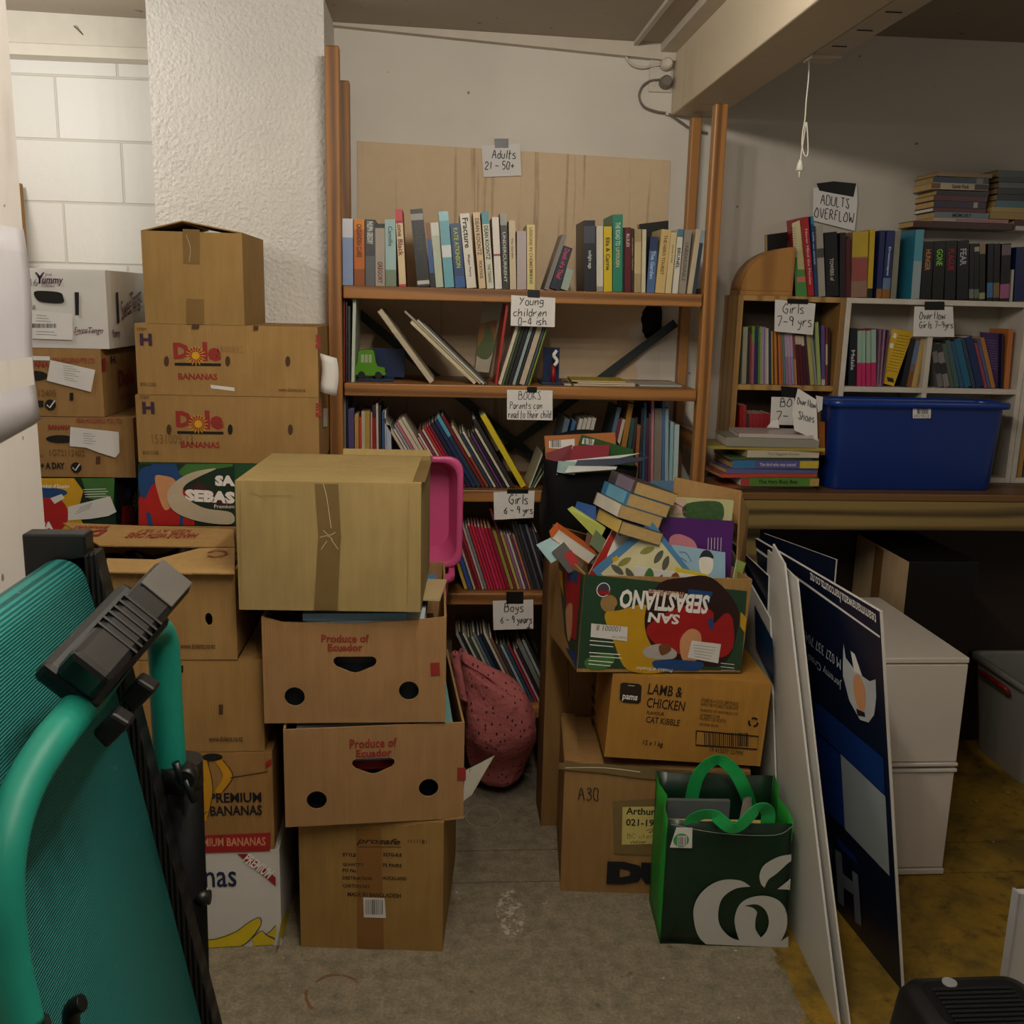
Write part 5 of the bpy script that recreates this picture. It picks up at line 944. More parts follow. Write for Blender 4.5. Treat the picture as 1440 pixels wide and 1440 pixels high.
# fourth and fifth shelf
row('picture_book', 'the fourth bookcase shelf', SHZ[3], 2.76, (580, 680, 4.8), [
    (352, 374, 262, 440, '#b8953a', 'mustard slanting book', ()), (380, 408, 288, 370, '#2f4a8a', 'blue slanting book', ()), (414, 428, 305, 345, '#b3a596', 'pale slanting book', ()), (432, 446, 312, 330, '#6d1420', 'maroon slanting book', ()), (450, 468, 330, 340, '#8e1c28', 'dark red slanting book', ()), (472, 486, 345, 300, '#b7a7a0', 'grey-white slanting book', ()), (490, 506, 358, 300, '#7d7c80', 'grey slanting book', ()), (512, 528, 385, 280, '#b5213a', 'scarlet slanting book', ()), (532, 548, 400, 282, '#c02448', 'crimson slanting book', ()), (552, 568, 418, 290, '#a81c3a', 'deep red slanting book', ()), (572, 590, 440, 292, '#c22a52', 'hot pink slanting book', ()), (594, 612, 462, 296, '#b41f44', 'raspberry slanting book', ()), (616, 634, 485, 300, '#a91b3d', 'ruby slanting book', ()), (638, 660, 510, 300, '#8e1230', 'wine red slanting book', ()),
    (664, 686, 545, 318, '#8f8a3c', 'olive slanting book', ()), (690, 706, 490, 180, '#7a2a34', 'tall rust slanting book', ()), (710, 728, 590, 330, '#aaa04e', 'yellow-green slanting book', ()), (732, 748, 605, 340, '#8a5d80', 'mauve slanting book', ()), (752, 766, 620, 345, '#c1b7ae', 'white slanting book', ()), (770, 784, 640, 350, '#5d3a5a', 'violet slanting book', ()), (788, 802, 655, 355, '#b06a4c', 'peach slanting book', ()), (806, 824, 620, 270, '#3a3a3e', 'graphite slanting book', ()), (828, 846, 650, 262, '#2a2a30', 'black slanting book', ()), (850, 868, 690, 280, '#46444f', 'ash slanting book', ()), (872, 888, 705, 300, '#1d1d22', 'jet black slanting book', ()), (892, 908, 745, 280, '#6a6a72', 'silver-grey slanting book', ()), (912, 926, 770, 320, '#2d2c38', 'ink blue slanting book', ()), (930, 944, 800, 320, '#54525a', 'smoke grey slanting book', ()), (948, 960, 820, 330, '#232329', 'coal black slanting book', ())],
    'picture books on the fourth bookcase shelf', .17)
row('picture_book', 'the fifth bookcase shelf', SHZ[4], 2.76, (580, 680, 4.8), [
    (520, 540, 262, 1030, '#8a8c90', 'grey slanting book', ()), (546, 560, 290, 1010, '#26272a', 'black slanting book', ()), (566, 582, 320, 1020, '#b8b2aa', 'white slanting book', ()), (588, 604, 345, 1050, '#3a4a3a', 'dark green slanting book', ()), (610, 628, 365, 1050, '#a9b29c', 'sage slanting book', ()), (634, 652, 398, 1010, '#6e7478', 'slate slanting book', (), None, {'face': '#4d5458'}), (658, 676, 425, 1030, '#24405e', 'blue slanting book', ()), (682, 700, 470, 1010, '#1f2226', 'jet slanting book', ()), (706, 724, 500, 1000, '#c0bbb2', 'ivory slanting book', ()), (730, 748, 530, 1040, '#7d5a44', 'brown slanting book', ()), (754, 772, 560, 1080, '#3d3f48', 'graphite slanting book', ()), (778, 796, 590, 1090, '#9aa4a6', 'silver slanting book', ()), (802, 820, 615, 1080, '#27566a', 'petrol slanting book', ()), (826, 844, 640, 1090, '#8c2a3a', 'red slanting book', ()), (850, 866, 690, 1130, '#b58a8f', 'dusty pink slanting book', ()), (872, 890, 700, 1110, '#2a2326', 'dark plum slanting book', ()), (896, 930, 720, 1060, '#6f7471', 'wide grey slanting book', (), None, {'face': '#5a605e'}), (936, 956, 800, 1050, '#8f9691', 'pale grey slanting book', ()), (962, 976, 830, 990, '#26262a', 'tall black slanting book', ())],
    'picture books on the fifth bookcase shelf', .17)

# cube shelves on the bench
Z1, Z2 = CZ[1], CZ[2]
row('picture_book', 'the pine cube shelf from the bookcase', Z1, 2.97, (1010, 400, 6.545), [
    (215, 262, 232, 390, '#8f8d78', 'speckled grey book', ()), (266, 290, 278, 400, '#2c2326', 'black book', ()), (294, 310, 300, 455, '#7b3a34', 'rust book', ()), (314, 342, 320, 385, '#6f8a34', 'green and rose book', [(0, .72, '#9c5560')]), (346, 380, 355, 390, '#1d2a55', 'navy book', ()), (385, 402, 392, 400, '#5c7a3a', 'grass green book', ()), (406, 420, 412, 386, '#8fa05a', 'lime book', ()), (424, 440, 430, 395, '#a58fa6', 'lilac book', ()), (444, 460, 446, 390, '#85739a', 'violet book', ()), (464, 476, 464, 400, '#b9b3a0', 'cream book', ()), (480, 496, 480, 405, '#c0b9a8', 'white book', ()), (500, 524, 492, 410, '#1c2f4a', 'dark blue book', ()), (528, 544, 520, 430, '#a68c2c', 'mustard book', ()), (548, 560, 538, 440, '#6d3a2a', 'brown book', ()), (565, 588, 555, 440, '#b8732a', 'orange book', ()), (592, 606, 578, 445, '#5a2c22', 'chestnut book', ()), (610, 630, 595, 445, '#b8682a', 'amber book', ()), (634, 652, 614, 446, '#9c5a34', 'copper book', ()), (656, 676, 640, 450, '#4f7a70', 'teal book', ()), (680, 704, 664, 450, '#8f6a96', 'purple-pink book', [(.55, 1, '#a58fae')]), (708, 736, 690, 450, '#a8768f', 'pink book', [(.55, 1, '#b093ae')]), (740, 766, 720, 452, '#7b87ad', 'periwinkle book', [(.55, 1, '#b093ae')]), (770, 796, 748, 452, '#b0704c', 'terracotta book', [(.5, 1, '#7b3f3a')]),
    (804, 832, 768, 470, '#4a121c', 'maroon slanting book', [(.82, 1, '#b9aa94')]), (836, 864, 794, 470, '#4e141e', 'second maroon slanting book', [(.82, 1, '#b9aa94')]), (868, 900, 820, 475, '#451019', 'third maroon slanting book', [(.8, 1, '#b9aa94')]), (904, 928, 850, 480, '#3a2030', 'plum slanting book', ()), (936, 976, 884, 430, '#a59b58', 'yellow-green spotted slanting book', ()), (982, 1006, 935, 400, '#7f8a86', 'grey slanting book', (), None, {'face': '#7d8a88'}), (1010, 1046, 985, 350, '#98a565', 'pale green book', ()), (1052, 1086, 1050, 380, '#55497c', 'purple book', [(0, .1, '#b9b3a8')]), (1092, 1112, 1095, 390, '#7d2a34', 'red and cream book', [(.35, .7, '#b8a87c')]), (1116, 1136, 1120, 400, '#2e1c20', 'dark brown book', ())],
    'books in the pine cube shelf', .12, bay=(.906, 1.196))
row('picture_book', 'the lower pine cube shelf', Z2, 2.97, (1010, 400, 6.545), [
    (178, 206, 200, 1112, '#8e1a1a', 'tall red book', ()), (210, 240, 214, 1110, '#a01f1f', 'bright red book', ()), (246, 270, 252, 1190, '#3a3330', 'charcoal book', ())] + [(284 + 36 * i, 316 + 36 * i, 284 + 34 * i, 1188, '#962a2e', n_ + ' red and white striped book', [(.3, .7, '#b9b0a6')]) for i, n_ in enumerate(('first', 'second', 'third', 'fourth', 'fifth', 'sixth'))] + [(520 + 30 * i, 546 + 30 * i, 520 + 30 * i, 1260, h_, n_, ()) for i, (h_, n_) in enumerate((('#5a1a1e', 'short maroon book'), ('#3c1418', 'short dark red book'), ('#77262a', 'short brick red book'), ('#2a2022', 'short black book')))],
    'red books in the lower pine cube shelf', .11, bay=(.906, 9))
row('paperback', 'the white cube shelf', Z1, 2.97, (1010, 400, 6.545), [
    (1196, 1262, 1216, 405, '#0f1722', 'black paperback with white letters', (), [('Malala', .45, .35, '#b9bcc0', .5)]), (1278, 1318, 1283, 425, '#b52a5c', 'first pink and mint paperback', [(.42, 1, '#8fb09c'), (.5, .66, '#c06a80'), (.8, .92, '#c06a80')]), (1322, 1354, 1325, 425, '#b52a5c', 'second pink and mint paperback', [(.42, 1, '#8fb09c'), (.5, .66, '#c06a80'), (.8, .92, '#c06a80')]), (1362, 1402, 1364, 425, '#b52a5c', 'third pink and mint paperback', [(.42, 1, '#8fb09c'), (.5, .66, '#c06a80'), (.8, .92, '#c06a80')]), (1408, 1452, 1409, 415, '#b52a5c', 'fourth pink and mint paperback', [(.42, 1, '#8fb09c'), (.5, .66, '#c06a80'), (.8, .92, '#c06a80')])],
    'paperbacks in the white cube shelf', .12)
row('paperback', 'the white cube shelf after the pink paperbacks', Z1, 2.97, (1220, 400, 6.545), [
    (84, 102, 110, 410, '#7c5a72', 'mauve slanting paperback', ()), (108, 124, 150, 415, '#8f6a7c', 'rose slanting paperback', ()), (128, 142, 190, 420, '#5c3f5c', 'plum slanting paperback', ())], 'paperbacks in the white cube shelf', .11)
t, F = quadbook('bright yellow book with small print, back cover showing in the white cube shelf', [(1234, 537, 2.985), (1257, 543, 2.975), (1284, 467, 2.975), (1255, 462, 2.985)], .010, cov('#c49d14'), PAGEW, 'paperback', group='paperbacks in the white cube shelf')
k = Ink(t, F, .0008)
for i in range(13): k.line([(1263 - i * 1.35, 471 + i * 4.1), (1280 - i * 1.45, 474 + i * 4.1)], .0012, paint('#6b5412', .6), 0, smooth=False)
k.poly([(1257, 468), (1261, 469), (1260, 476), (1255, 475)], PAPER); k.poly([(1252, 482), (1257, 483), (1256, 490), (1250, 489)], PAPER); k.poly([(1247, 530), (1256, 532), (1257, 538), (1248, 536)], INK, .0003); k.build('cover_lettering')
row('paperback', 'the white cube shelf after the yellow book', Z1, 2.97, (1220, 400, 6.545), [
    (300, 372, 398, 500, '#15161a', 'black slanting paperback', ()), (384, 448, 420, 520, '#6f5a66', 'blue and orange paperback', [(0, .34, '#7a4a26'), (.5, 1, '#5b6f93')]), (454, 510, 484, 485, '#b79a5c', 'thick tan paperback', ()), (512, 536, 530, 490, '#a8894e', 'tan paperback beside the divider', ())], 'paperbacks in the white cube shelf', .12, bay=(-9, 1.472))
row('paperback', 'the white cube shelf beyond its divider', Z1, 2.97, (1220, 400, 6.545), [
    (650, 700, 600, 520, '#6e6a68', 'black and white patterned paperback', [(.3, .55, '#2a282a'), (.8, 1, '#2a282a')]), (706, 760, 650, 530, '#7b7572', 'second black and white patterned paperback', [(.3, .55, '#2a282a'), (.8, 1, '#2a282a')]), (766, 800, 700, 540, '#4c5a4a', 'grey-green slanting paperback', ()), (806, 850, 745, 500, '#3d5a5a', 'teal-grey slanting paperback', ()), (856, 890, 770, 520, '#2a4f6f', 'steel blue slanting paperback', ()), (896, 960, 790, 500, '#1e5a78', 'bright blue slanting paperback', ()), (966, 1000, 835, 510, '#2d3a4c', 'slate slanting paperback', ()), (1006, 1072, 872, 490, '#142a58', 'navy slanting paperback', ()), (1078, 1106, 950, 550, '#8a3a4c', 'raspberry slanting paperback', ()), (1112, 1136, 968, 530, '#4a5a80', 'denim blue slanting paperback', ()), (1142, 1180, 990, 510, '#a8703a', 'orange slanting paperback', ())], 'paperbacks in the white cube shelf', .11, bay=(1.498, 9))
t, F = quadbook('purple paperback face out at the end of the white cube shelf', [(1382, 542, 3.0), (1406, 545, 2.985), (1408, 470, 2.985), (1378, 467, 3.0)], .010, cov('#3b1f55'), PAGEW, 'paperback', group='paperbacks in the white cube shelf')
k = Ink(t, F, .0008)
for i in range(12): k.line([(1386 + i * .3, 478 + i * 3.6), (1402, 479.5 + i * 3.6)], .001, paint('#8a7aa0', .6), 0, smooth=False)
k.build('cover_lettering')
row('paperback', 'the white cube shelf after the purple paperback', Z1, 2.97, (1220, 400, 6.545), [(1226, 1246, 1236, 455, '#1f1730', 'dark violet paperback', ()), (1255, 1300, 1300, 412, '#b56a34', 'tall orange paperback', ())], 'paperbacks in the white cube shelf', .12, bay=(-9, 1.775))
row('paperback', 'the cube shelf cut off at the edge', Z1, 2.97, (1220, 400, 6.545), [(1420, 1450, 1425, 520, '#1c5a70', 'teal paperback', ()), (1456, 1500, 1460, 500, '#2a6a80', 'sea blue paperback', ())], 'paperbacks in the edge cube shelf', .12, bay=(1.815, 9))
row('paperback', 'the lower cube shelf beyond the blue tub', Z2, 2.97, (1220, 400, 6.545), [(1250, 1285, 1285, 1240, '#8c8578', 'grey paperback', ()), (1285, 1330, 1320, 1180, '#a8803a', 'golden paperback', ()), (1340, 1385, 1380, 1240, '#3d464a', 'slate paperback', ()), (1390, 1440, 1425, 1260, '#9a8468', 'tan paperback', ())], 'paperbacks in the lower edge cube shelf', .11, bay=(1.815, 9))
# on top of the cube shelves
ZT = CZ[0]; TG = 'books standing on top of the cube shelves'
row('paperback', 'the top of the cube shelves', ZT, 2.965, (1010, 220, 6.545), [
    (830, 886, 772, 556, '#a31f2b', 'tall red book with white lettering', (), [('Never Mind the Movies', .5, .7, '#c9b6b0', .4)]), (892, 918, 850, 550, '#1c3f6e', 'tall blue book', [(.9, 1, '#2d7f90')], [('LIFE on EDGE', .6, .4, '#b9c4cf', .45)]), (926, 988, 900, 635, '#9a958a', 'grey-white book', [(.55, .68, '#4a4644')]), (996, 1112, 976, 695, '#16161a', 'thick black book with white lettering', (), [('TOWERS of', .42, .35, '#b5b2ab', .3)], {'d': .145}), (1118, 1170, 1122, 700, '#231a1e', 'dark book', ()), (1174, 1216, 1178, 760, '#4d1a20', 'maroon book', ()), (1222, 1366, 1240, 690, '#8a6a5a', 'thick brown and yellow book', [(.62, 1, '#b59a2c'), (.25, .6, '#8f4a44')]), (1370, 1416, 1400, 670, '#b89a1f', 'yellow book', [(0, .14, '#17171a')])],
    TG, .14)
row('paperback', 'the top of the white cube shelf', ZT, 2.965, (1220, 220, 6.545), [
    (78, 126, 116, 680, '#1a2050', 'dark blue book', [(0, .14, '#8a5a24')]), (130, 200, 180, 680, '#1c2a5e', 'navy book with white title', [(0, .14, '#8a5a24'), (.14, .3, '#5c7196')], [('Dreamscapes', .55, .42, '#c4cad8', .4)]), (212, 262, 258, 688, '#7d7a6c', 'grey-green book', ()), (400, 476, 446, 672, '#4f8ea0', 'tall sky-blue and grey book', [(0, .55, '#8f9ea0')], None, {'face': '#2d7f9a', 'd': .145}),
    (484, 582, 500, 780, '#100e0e', 'black paperback with orange title', (), [('HUNGER', .68, .36, '#c08050', .5)]), (592, 696, 600, 775, '#0d100d', 'black paperback with green title', (), [('GONE', .72, .28, '#7ac43a', .55)]), (706, 806, 716, 772, '#100d0f', 'black paperback with red title', (), [('PLAGUE', .68, .36, '#a01c34', .55)]), (820, 926, 830, 770, '#0d0f12', 'black paperback with white title', (), [('FEAR', .72, .28, '#a9abb4', .55)]),
    (934, 976, 942, 800, '#14151a', 'black paperback with grey marks', [(.04, .2, '#6a706c')]), (980, 1024, 986, 800, '#141416', 'black paperback with a pale disc', [(.86, .94, '#9a968a'), (.04, .2, '#5c6a54')]), (1028, 1080, 1034, 800, '#15140f', 'black paperback with a tan top', [(.82, 1, '#8a7358'), (.03, .14, '#8a8a6a')]), (1098, 1150, 1110, 800, '#111318', 'black paperback with a blue foot', [(.06, .32, '#3d6a94')]), (1156, 1210, 1168, 800, '#131214', 'black paperback with a brown foot', [(.06, .32, '#7a5f3a')]), (1216, 1300, 1240, 800, '#171318', 'black paperback with a pink foot', [(.05, .3, '#96567c'), (.8, .98, '#6a5a60')]), (1312, 1332, 1330, 1040, '#a9a494', 'slim white booklet', ()), (1346, 1440, 1372, 830, '#141f4a', 'thick dark blue book', ())],
    TG, .14)
t, F = quadbook('black book behind the curved wooden box on the cube shelf', [(1080, 411, 3.068), (1108, 410, 3.068), (1108, 326, 3.068), (1079, 330, 3.068)], .025, cov('#15120f'), PAGEY, 'paperback', group=TG)
t, F = quadbook('cream and green book face out beside the tall red book', [(1119, 414, 2.985), (1136, 414, 2.975), (1128, 308, 2.985), (1114, 314, 2.995)], .012, cov('#a59a5c'), PAGEY, 'paperback', group=TG)
k = Ink(t, F, .0008); k.poly([(1117, 362), (1132, 362), (1136, 420), (1119, 421)], paint('#2a7a22', .5)); k.poly([(1120, 390), (1133, 388), (1134, 396), (1121, 397)], paint('#b55a44', .5), .0003)
for i in range(9): k.line([(1110, 322 + i * 3.6), (1126 + i * .4, 320 + i * 3.6)], .001, BROWN, 0, smooth=False)
k.build('cover_picture')
def lay(label, x0, x1, y0, y1, Y, colr, desc_group, zs, d=.13, page=None, title=None, name='book', bands=(), rz=0):
    """book lying flat, spine towards the viewer: seen x0..x1; zs = heights of its underside and top"""
    a = xat(x0, Y, zs[0]); b = xat(x1, Y, zs[0]); t = thing(name, label, 'book', ((a + b) / 2, Y, zs[0]), (0, 0, R(rz)), desc_group); w = b - a; h = zs[1] - zs[0] - .0004; c = min(.0014, h * .2); m = cov(colr) if isinstance(colr, str) else colr
    mb = MB().box((-w / 2, 0, 0), (w / 2, d, c), m).box((-w / 2, 0, h - c), (w / 2, d, h), m); xs = [0.] + sorted({q for bb in bands for q in bb[:2]} | {1.})
    for p, q in zip(xs, xs[1:]): mb.box((-w / 2 + p * w, 0, c), (-w / 2 + q * w, c, h - c), next((cov(e[2]) for e in bands if e[0] <= (p + q) / 2 <= e[1]), m))
    mb.build('cover', t); MB().box((-w / 2 + .0015, c * 1.1, c), (w / 2 - .0015, d - .002, h - c), page or PAGEY).build('pages', t)
    for s, cx, ln, hc, ht in (title or []): k = Ink(t, FRONT, .0006); k.word(s, -w / 2 + cx * w, h / 2, ln * w, ht * h, paint(hc, .5), .02); k.build('spine_title')
    return t
def pile(rows, Y, z, grp, jit=.012, name='book', dflt=.13, thick=1.45):
    rnd = random.Random(len(grp))
    for r in rows:
        x0, x1, th, c, lb = r[:5]; th *= thick; kw = dict(r[5]) if len(r) > 5 else {}; pg = kw.pop('page', None); d = kw.pop('d', dflt); yo = kw.pop('dy', rnd.uniform(-jit, jit))
        lay(lb, x0, x1, 0, 0, Y + yo, c, grp, (z, z + th), d, pg, **kw); z += th + .0003
# the dark board across the tops and two piles on it
zb = ZT + .2105
t = lay('dark red-brown board book lying across the tops of the standing books', 1284, 1424, 0, 0, 2.975, '#3a1710', None, (zb, zb + .018), .10, PAGEY)
pile([(1312, 1418, .007, '#9a8a7c', 'tan booklet, lowest book of the pile on the red-brown board', {'bands': [(.3, 1, '#8e5a64')]}), (1314, 1390, .012, '#5c6a72', 'grey-blue paperback, second up in the pile on the red-brown board', {'title': [('MEMORY', .5, .35, '#23292d', .6)]}), (1312, 1386, .008, '#4a1a1c', 'dark red paperback with white pages, third up in that pile', {'page': PAGEW}), (1313, 1386, .013, '#231c33', 'dark violet paperback with a white label, fourth up in that pile', {'bands': [(.76, .84, '#8e8a7c')]}), (1313, 1388, .011, '#4a1824', 'wine paperback, fifth up in that pile'), (1317, 1390, .010, '#15151a', 'black paperback with grey lines, sixth up in that pile'), (1310, 1390, .013, '#a8937a', 'cream and brown paperback with black title, seventh up in that pile', {'title': [('Gentle Flock', .5, .3, '#2d2118', .6)], 'bands': [(.0, .15, '#5c3a24'), (.75, 1, '#191518')]}), (1312, 1390, .012, '#1d3a4a', 'petrol blue paperback with a pale label, eighth up in that pile', {'bands': [(.78, .9, '#7d7468')]}), (1318, 1396, .008, '#8a7148', 'tan paperback, topmost of the pile on the red-brown board', {'rz': 3})], 2.975, zb + .0185, 'pile of books on the red-brown board', .006, 'paperback', .12)
pile([(1428, 1475, .009, '#a39c94', 'white booklet, lowest of the pile at the edge of the cube shelf'), (1426, 1475, .012, '#3a1414', 'dark red book, second up in the edge pile'), (1392, 1440, .014, '#8a7038', 'tan paperback, third up in the edge pile'), (1394, 1450, .010, '#927a44', 'yellowish paperback, fourth up in the edge pile'), (1400, 1460, .013, '#38606a', 'teal paperback with grey lettering, fifth up in the edge pile'), (1402, 1460, .012, '#141a28', 'blue-black paperback, sixth up in the edge pile'), (1402, 1460, .012, '#1a1c26', 'ink-black paperback, seventh up in the edge pile'), (1404, 1460, .011, '#5a6064', 'grey paperback, eighth up in the edge pile'), (1404, 1460, .009, '#1a2a2e', 'dark teal paperback, ninth up in the edge pile'), (1402, 1460, .014, '#3a4a4e', 'slate paperback with pale corner, topmost of the edge pile')], 2.985, zb + .0, 'pile of books at the edge of the cube shelf', .004, 'paperback', .11)
# the pile on the bench
BP = 'pile of books and papers on the bench'
pile([(1010, 1150, .004, '#3a2a26', 'dark magazine, lowest of the pile on the bench', {'d': .15, 'dy': -.01, 'rz': 3}), (1000, 1146, .004, '#8a4a28', 'orange-brown magazine, second lowest on the bench', {'d': .15, 'dy': -.01, 'rz': 5}), (1041, 1152, .013, '#4d7a2c', 'green board book with black title and red end, low in the bench pile', {'bands': [(0, .11, '#a3343a'), (.88, 1, '#a88a4c')], 'title': [('The Very Busy Bee', .47, .5, '#14180c', .62)], 'd': .155, 'dy': -.02, 'rz': 2, 'page': PAGEW}), (1012, 1152, .006, '#b04434', 'thin red board book on the green one in the bench pile', {'d': .155, 'dy': -.01, 'rz': 6}), (1020, 1152, .008, '#5c5a86', 'lavender picture book in the middle of the bench pile', {'d': .155, 'dy': -.01, 'rz': 5}), (1029, 1152, .013, '#54508a', 'blue and purple board book with a yellow end in the bench pile', {'bands': [(0, .26, '#2f6f9c'), (.78, 1, '#b8a22a')], 'title': [('The bird who was scared', .52, .42, '#c2bfcf', .4)], 'd': .155, 'dy': -.015, 'rz': 3}), (1026, 1143, .004, '#3a5a34', 'thin green picture book in the bench pile', {'d': .15, 'dy': -.01, 'rz': 3}), (1050, 1152, .011, '#b8ac97', 'cream board book with grey lettering, mid-height in the bench pile', {'title': [('The biggest house', .5, .45, '#8a8274', .5)], 'd': .155, 'dy': -.015, 'rz': 2}), (994, 1158, .005, '#9c8c3c', 'wide yellow folder jutting out of the bench pile', {'d': .155, 'dy': -.01, 'rz': -4}), (1022, 1150, .014, '#8a877a', 'thick grey-white exercise pad near the top of the bench pile', {'d': .155, 'dy': -.015, 'rz': -3, 'page': PAGEW}), (1040, 1142, .006, '#b5a9a2', 'pinkish white magazine, topmost of the bench pile', {'d': .15, 'dy': -.015, 'rz': -5, 'page': PAGEW})], 2.785, BZ + .0005, BP, 0, 'book', .13, 1.85)
t, F = quadbook('white sheet folded up at the top of the bench pile', [(1078, 601, 2.87), (1096, 602, 2.87), (1094, 590, 2.88), (1086, 592, 2.88)], .003, PAPER, PAGEW, 'folded_sheet', 'paper')
t, F = quadbook('orange book standing between the bench pile and the blue tub', [(1150, 640, 2.85), (1160, 640, 2.85), (1160, 593, 2.85), (1153, 593, 2.85)], .004, cov('#b5661c'), PAGEW)
# magazines in the open crates
def mags(box, specs, z0, grp):
    o, w_, d_ = box; z = z0
    for i, (lb, h, xo, yo, ww, dd, th, rz) in enumerate(specs):
        t = thing('magazine', lb, 'magazine', (o[0] + xo, o[1] + yo, z), (0, 0, R(rz)), grp); m = cov(h)
        MB().box((-ww / 2, 0, 0), (ww / 2, dd, .0008), m).box((-ww / 2, 0, th - .0008), (ww / 2, dd, th), m).box((-ww / 2, 0, .0008), (ww / 2, .0008, th - .0008), m).build('cover', t)
        MB().box((-ww / 2 + .001, .0009, .0009), (ww / 2 - .001, dd - .001, th - .0009), PAGEW).build('pages', t); z += th + .0004
G1 = 'magazines in the open crate directly under the big plain carton'; G2 = 'books in the crate on the glove carton'
o1 = (-.1675, 2.02); o2 = (-.1255, 2.015)
mags((o1, .386, .45), [('thick dark book at the bottom of the crate under the plain carton', '#20252c', 0, .03, .33, .35, .118, 0), ('black and white magazine low in the crate under the plain carton', '#3a3d40', -.01, .03, .30, .36, .045, 1), ('blue-striped magazine in the crate under the plain carton', '#5b8fb0', .01, .02, .24, .36, .03, 2), ('white magazine on the blue-striped one under the plain carton', '#b9c4c8', .02, .02, .25, .35, .022, -2), ('pale blue magazine, topmost in the crate under the plain carton', '#86aac0', .0, .02, .22, .35, .016, 1)], .5635, G1)
mags((o1, .386, .45), [('bright blue paper booklet in the corner of the crate under the plain carton', '#3a8ab0', .155, .12, .05, .2, .006, 3), ('cream brochure on the blue booklet beside the plain carton', '#b8a67a', .157, .10, .045, .16, .005, -6)], .793, G1)
mags((o2, .387, .47), [('thick dark blue book at the bottom of the crate on the glove carton', '#1a2a3c', 0, .05, .34, .38, .107, 3), ('red book seen through the hand hole of the crate on the glove carton', '#7d1c20', .01, .03, .30, .36, .02, 5), ('pale blue book in the crate on the glove carton', '#7f9cb8', .0, .03, .31, .36, .02, 3), ('black book in the crate on the glove carton', '#17191c', .02, .03, .30, .36, .03, 4), ('teal magazine near the top of the crate on the glove carton', '#6f9a9a', .03, .03, .28, .36, .02, 3), ('white magazine with black lettering, topmost in the crate on the glove carton', '#b9bab6', -.05, .03, .24, .36, .015, 5)], .330, G2)
# ------------------------------------------------------------------ handwritten paper signs
def sign(label, P, Y, lines, tape=None, w=.0022, th=.0006, slant=.12, ang=0):
    Q = [at(x, y, Y) for x, y in P]; o = Q[0].copy(); t = thing('paper_sign', label, 'sign', tuple(o)); q = [p - o for p in Q]
    n = len(q); mb = MB(); mb.add(q + [p + Vector((0, th, 0)) for p in q], [tuple(range(n)), tuple(range(n, 2 * n))[::-1]] + [(i, n + i, n + (i + 1) % n, (i + 1) % n) for i in range(n)], PAPER); mb.build('sheet', t)
    F = face((0, 0, 0), (1, 0, 0), (0, 0, 1)); k = Ink(t, F, .0006)
    for i, (s, b) in enumerate(lines): handwrite(k, s, b, INK, w, slant, .22, i + 3, ang)
    k.build('handwriting')
    if tape: k = Ink(t, F, .0010); k.poly(tape, TAPE); k.build('tape')
    return t
sign('grey paper sign reading Adults 21 to 50 taped to the bare board', [(680, 249), (733, 247), (731, 202), (677, 205)], 3.088, [('Adults', (692, 211, 725, 223)), ('21 - 50+', (682, 227, 723, 238))], [(695, 195), (715, 195), (715, 208), (696, 208)], .0026)
sign('white paper sign for young children taped under the top bookcase shelf', [(718, 458), (780, 460), (781, 419), (719, 415)], 2.7165, [('Young', (731, 418, 764, 432)), ('children', (722, 434, 768, 445)), ('0-4 ish.', (729, 446, 769, 457))], [(742, 407), (759, 408), (759, 419), (742, 418)])
sign('white paper sign about books parents can read, taped under the second shelf', [(713, 590), (777, 591), (777, 549), (713, 548)], 2.7165, [('BOOKS', (729, 550, 760, 562)), ('Parents can', (717, 565, 762, 575)), ('read to their child', (715, 577, 775, 588))], [(741, 544), (755, 544), (755, 552), (741, 552)], .0018)
sign('white paper sign for girls aged six to nine under the third shelf', [(695, 731), (750, 728), (752, 690), (694, 692)], 2.7165, [('Girls', (716, 695, 742, 709)), ('6 - 9 yrs', (709, 712, 749, 725))], [(713, 688), (743, 688), (743, 694), (713, 694)], .0026)
sign('white paper sign for boys aged six to nine under the fourth shelf', [(694, 886), (750, 884), (750, 843), (693, 845)], 2.7165, [('Boys', (709, 848, 736, 863)), ('6 - 9 years', (704, 866, 748, 879)), ('>', (741, 877, 746, 884))], [(712, 832), (736, 832), (736, 849), (712, 849)], .0026)
sign('crooked adults overflow sign hung by a wide black tape on the grey wall', [(1143, 310), (1202, 325), (1206, 285), (1205, 260), (1144, 264)], 3.088, [('ADULTS', (1154, 273, 1194, 287)), ('OVERFLOW', (1145, 291, 1201, 305))], [(1148, 258), (1172, 255), (1204, 258), (1200, 277), (1172, 272), (1152, 268)], .0026, ang=-9)
sign('white paper sign for girls seven to nine on the pine cube shelf', [(1089, 466), (1143, 471), (1147, 427), (1090, 421)], 2.945, [('Girls', (1101, 427, 1130, 441)), ('7-9 yrs', (1093, 445, 1141, 463))], [(1107, 420), (1137, 421), (1136, 428), (1107, 427)], .0024)
sign('overflow girls sign clipped by black tape to the white cube shelf', [(1284, 473), (1342, 474), (1340, 431), (1286, 431)], 2.945, [('Overflow', (1293, 438, 1329, 449)), ('Girls 7-9yrs', (1293, 452, 1340, 464))], [(1300, 424), (1328, 424), (1328, 436), (1300, 436)], .0022)
sign('half-hidden paper sign for boys behind the folded shoes sign', [(1083, 597), (1120, 598), (1117, 559), (1085, 558)], 2.944, [('BO', (1097, 560, 1113, 572)), ('7-', (1092, 579, 1108, 590))], [(1098, 543), (1124, 545), (1122, 560), (1099, 558)], .0026)
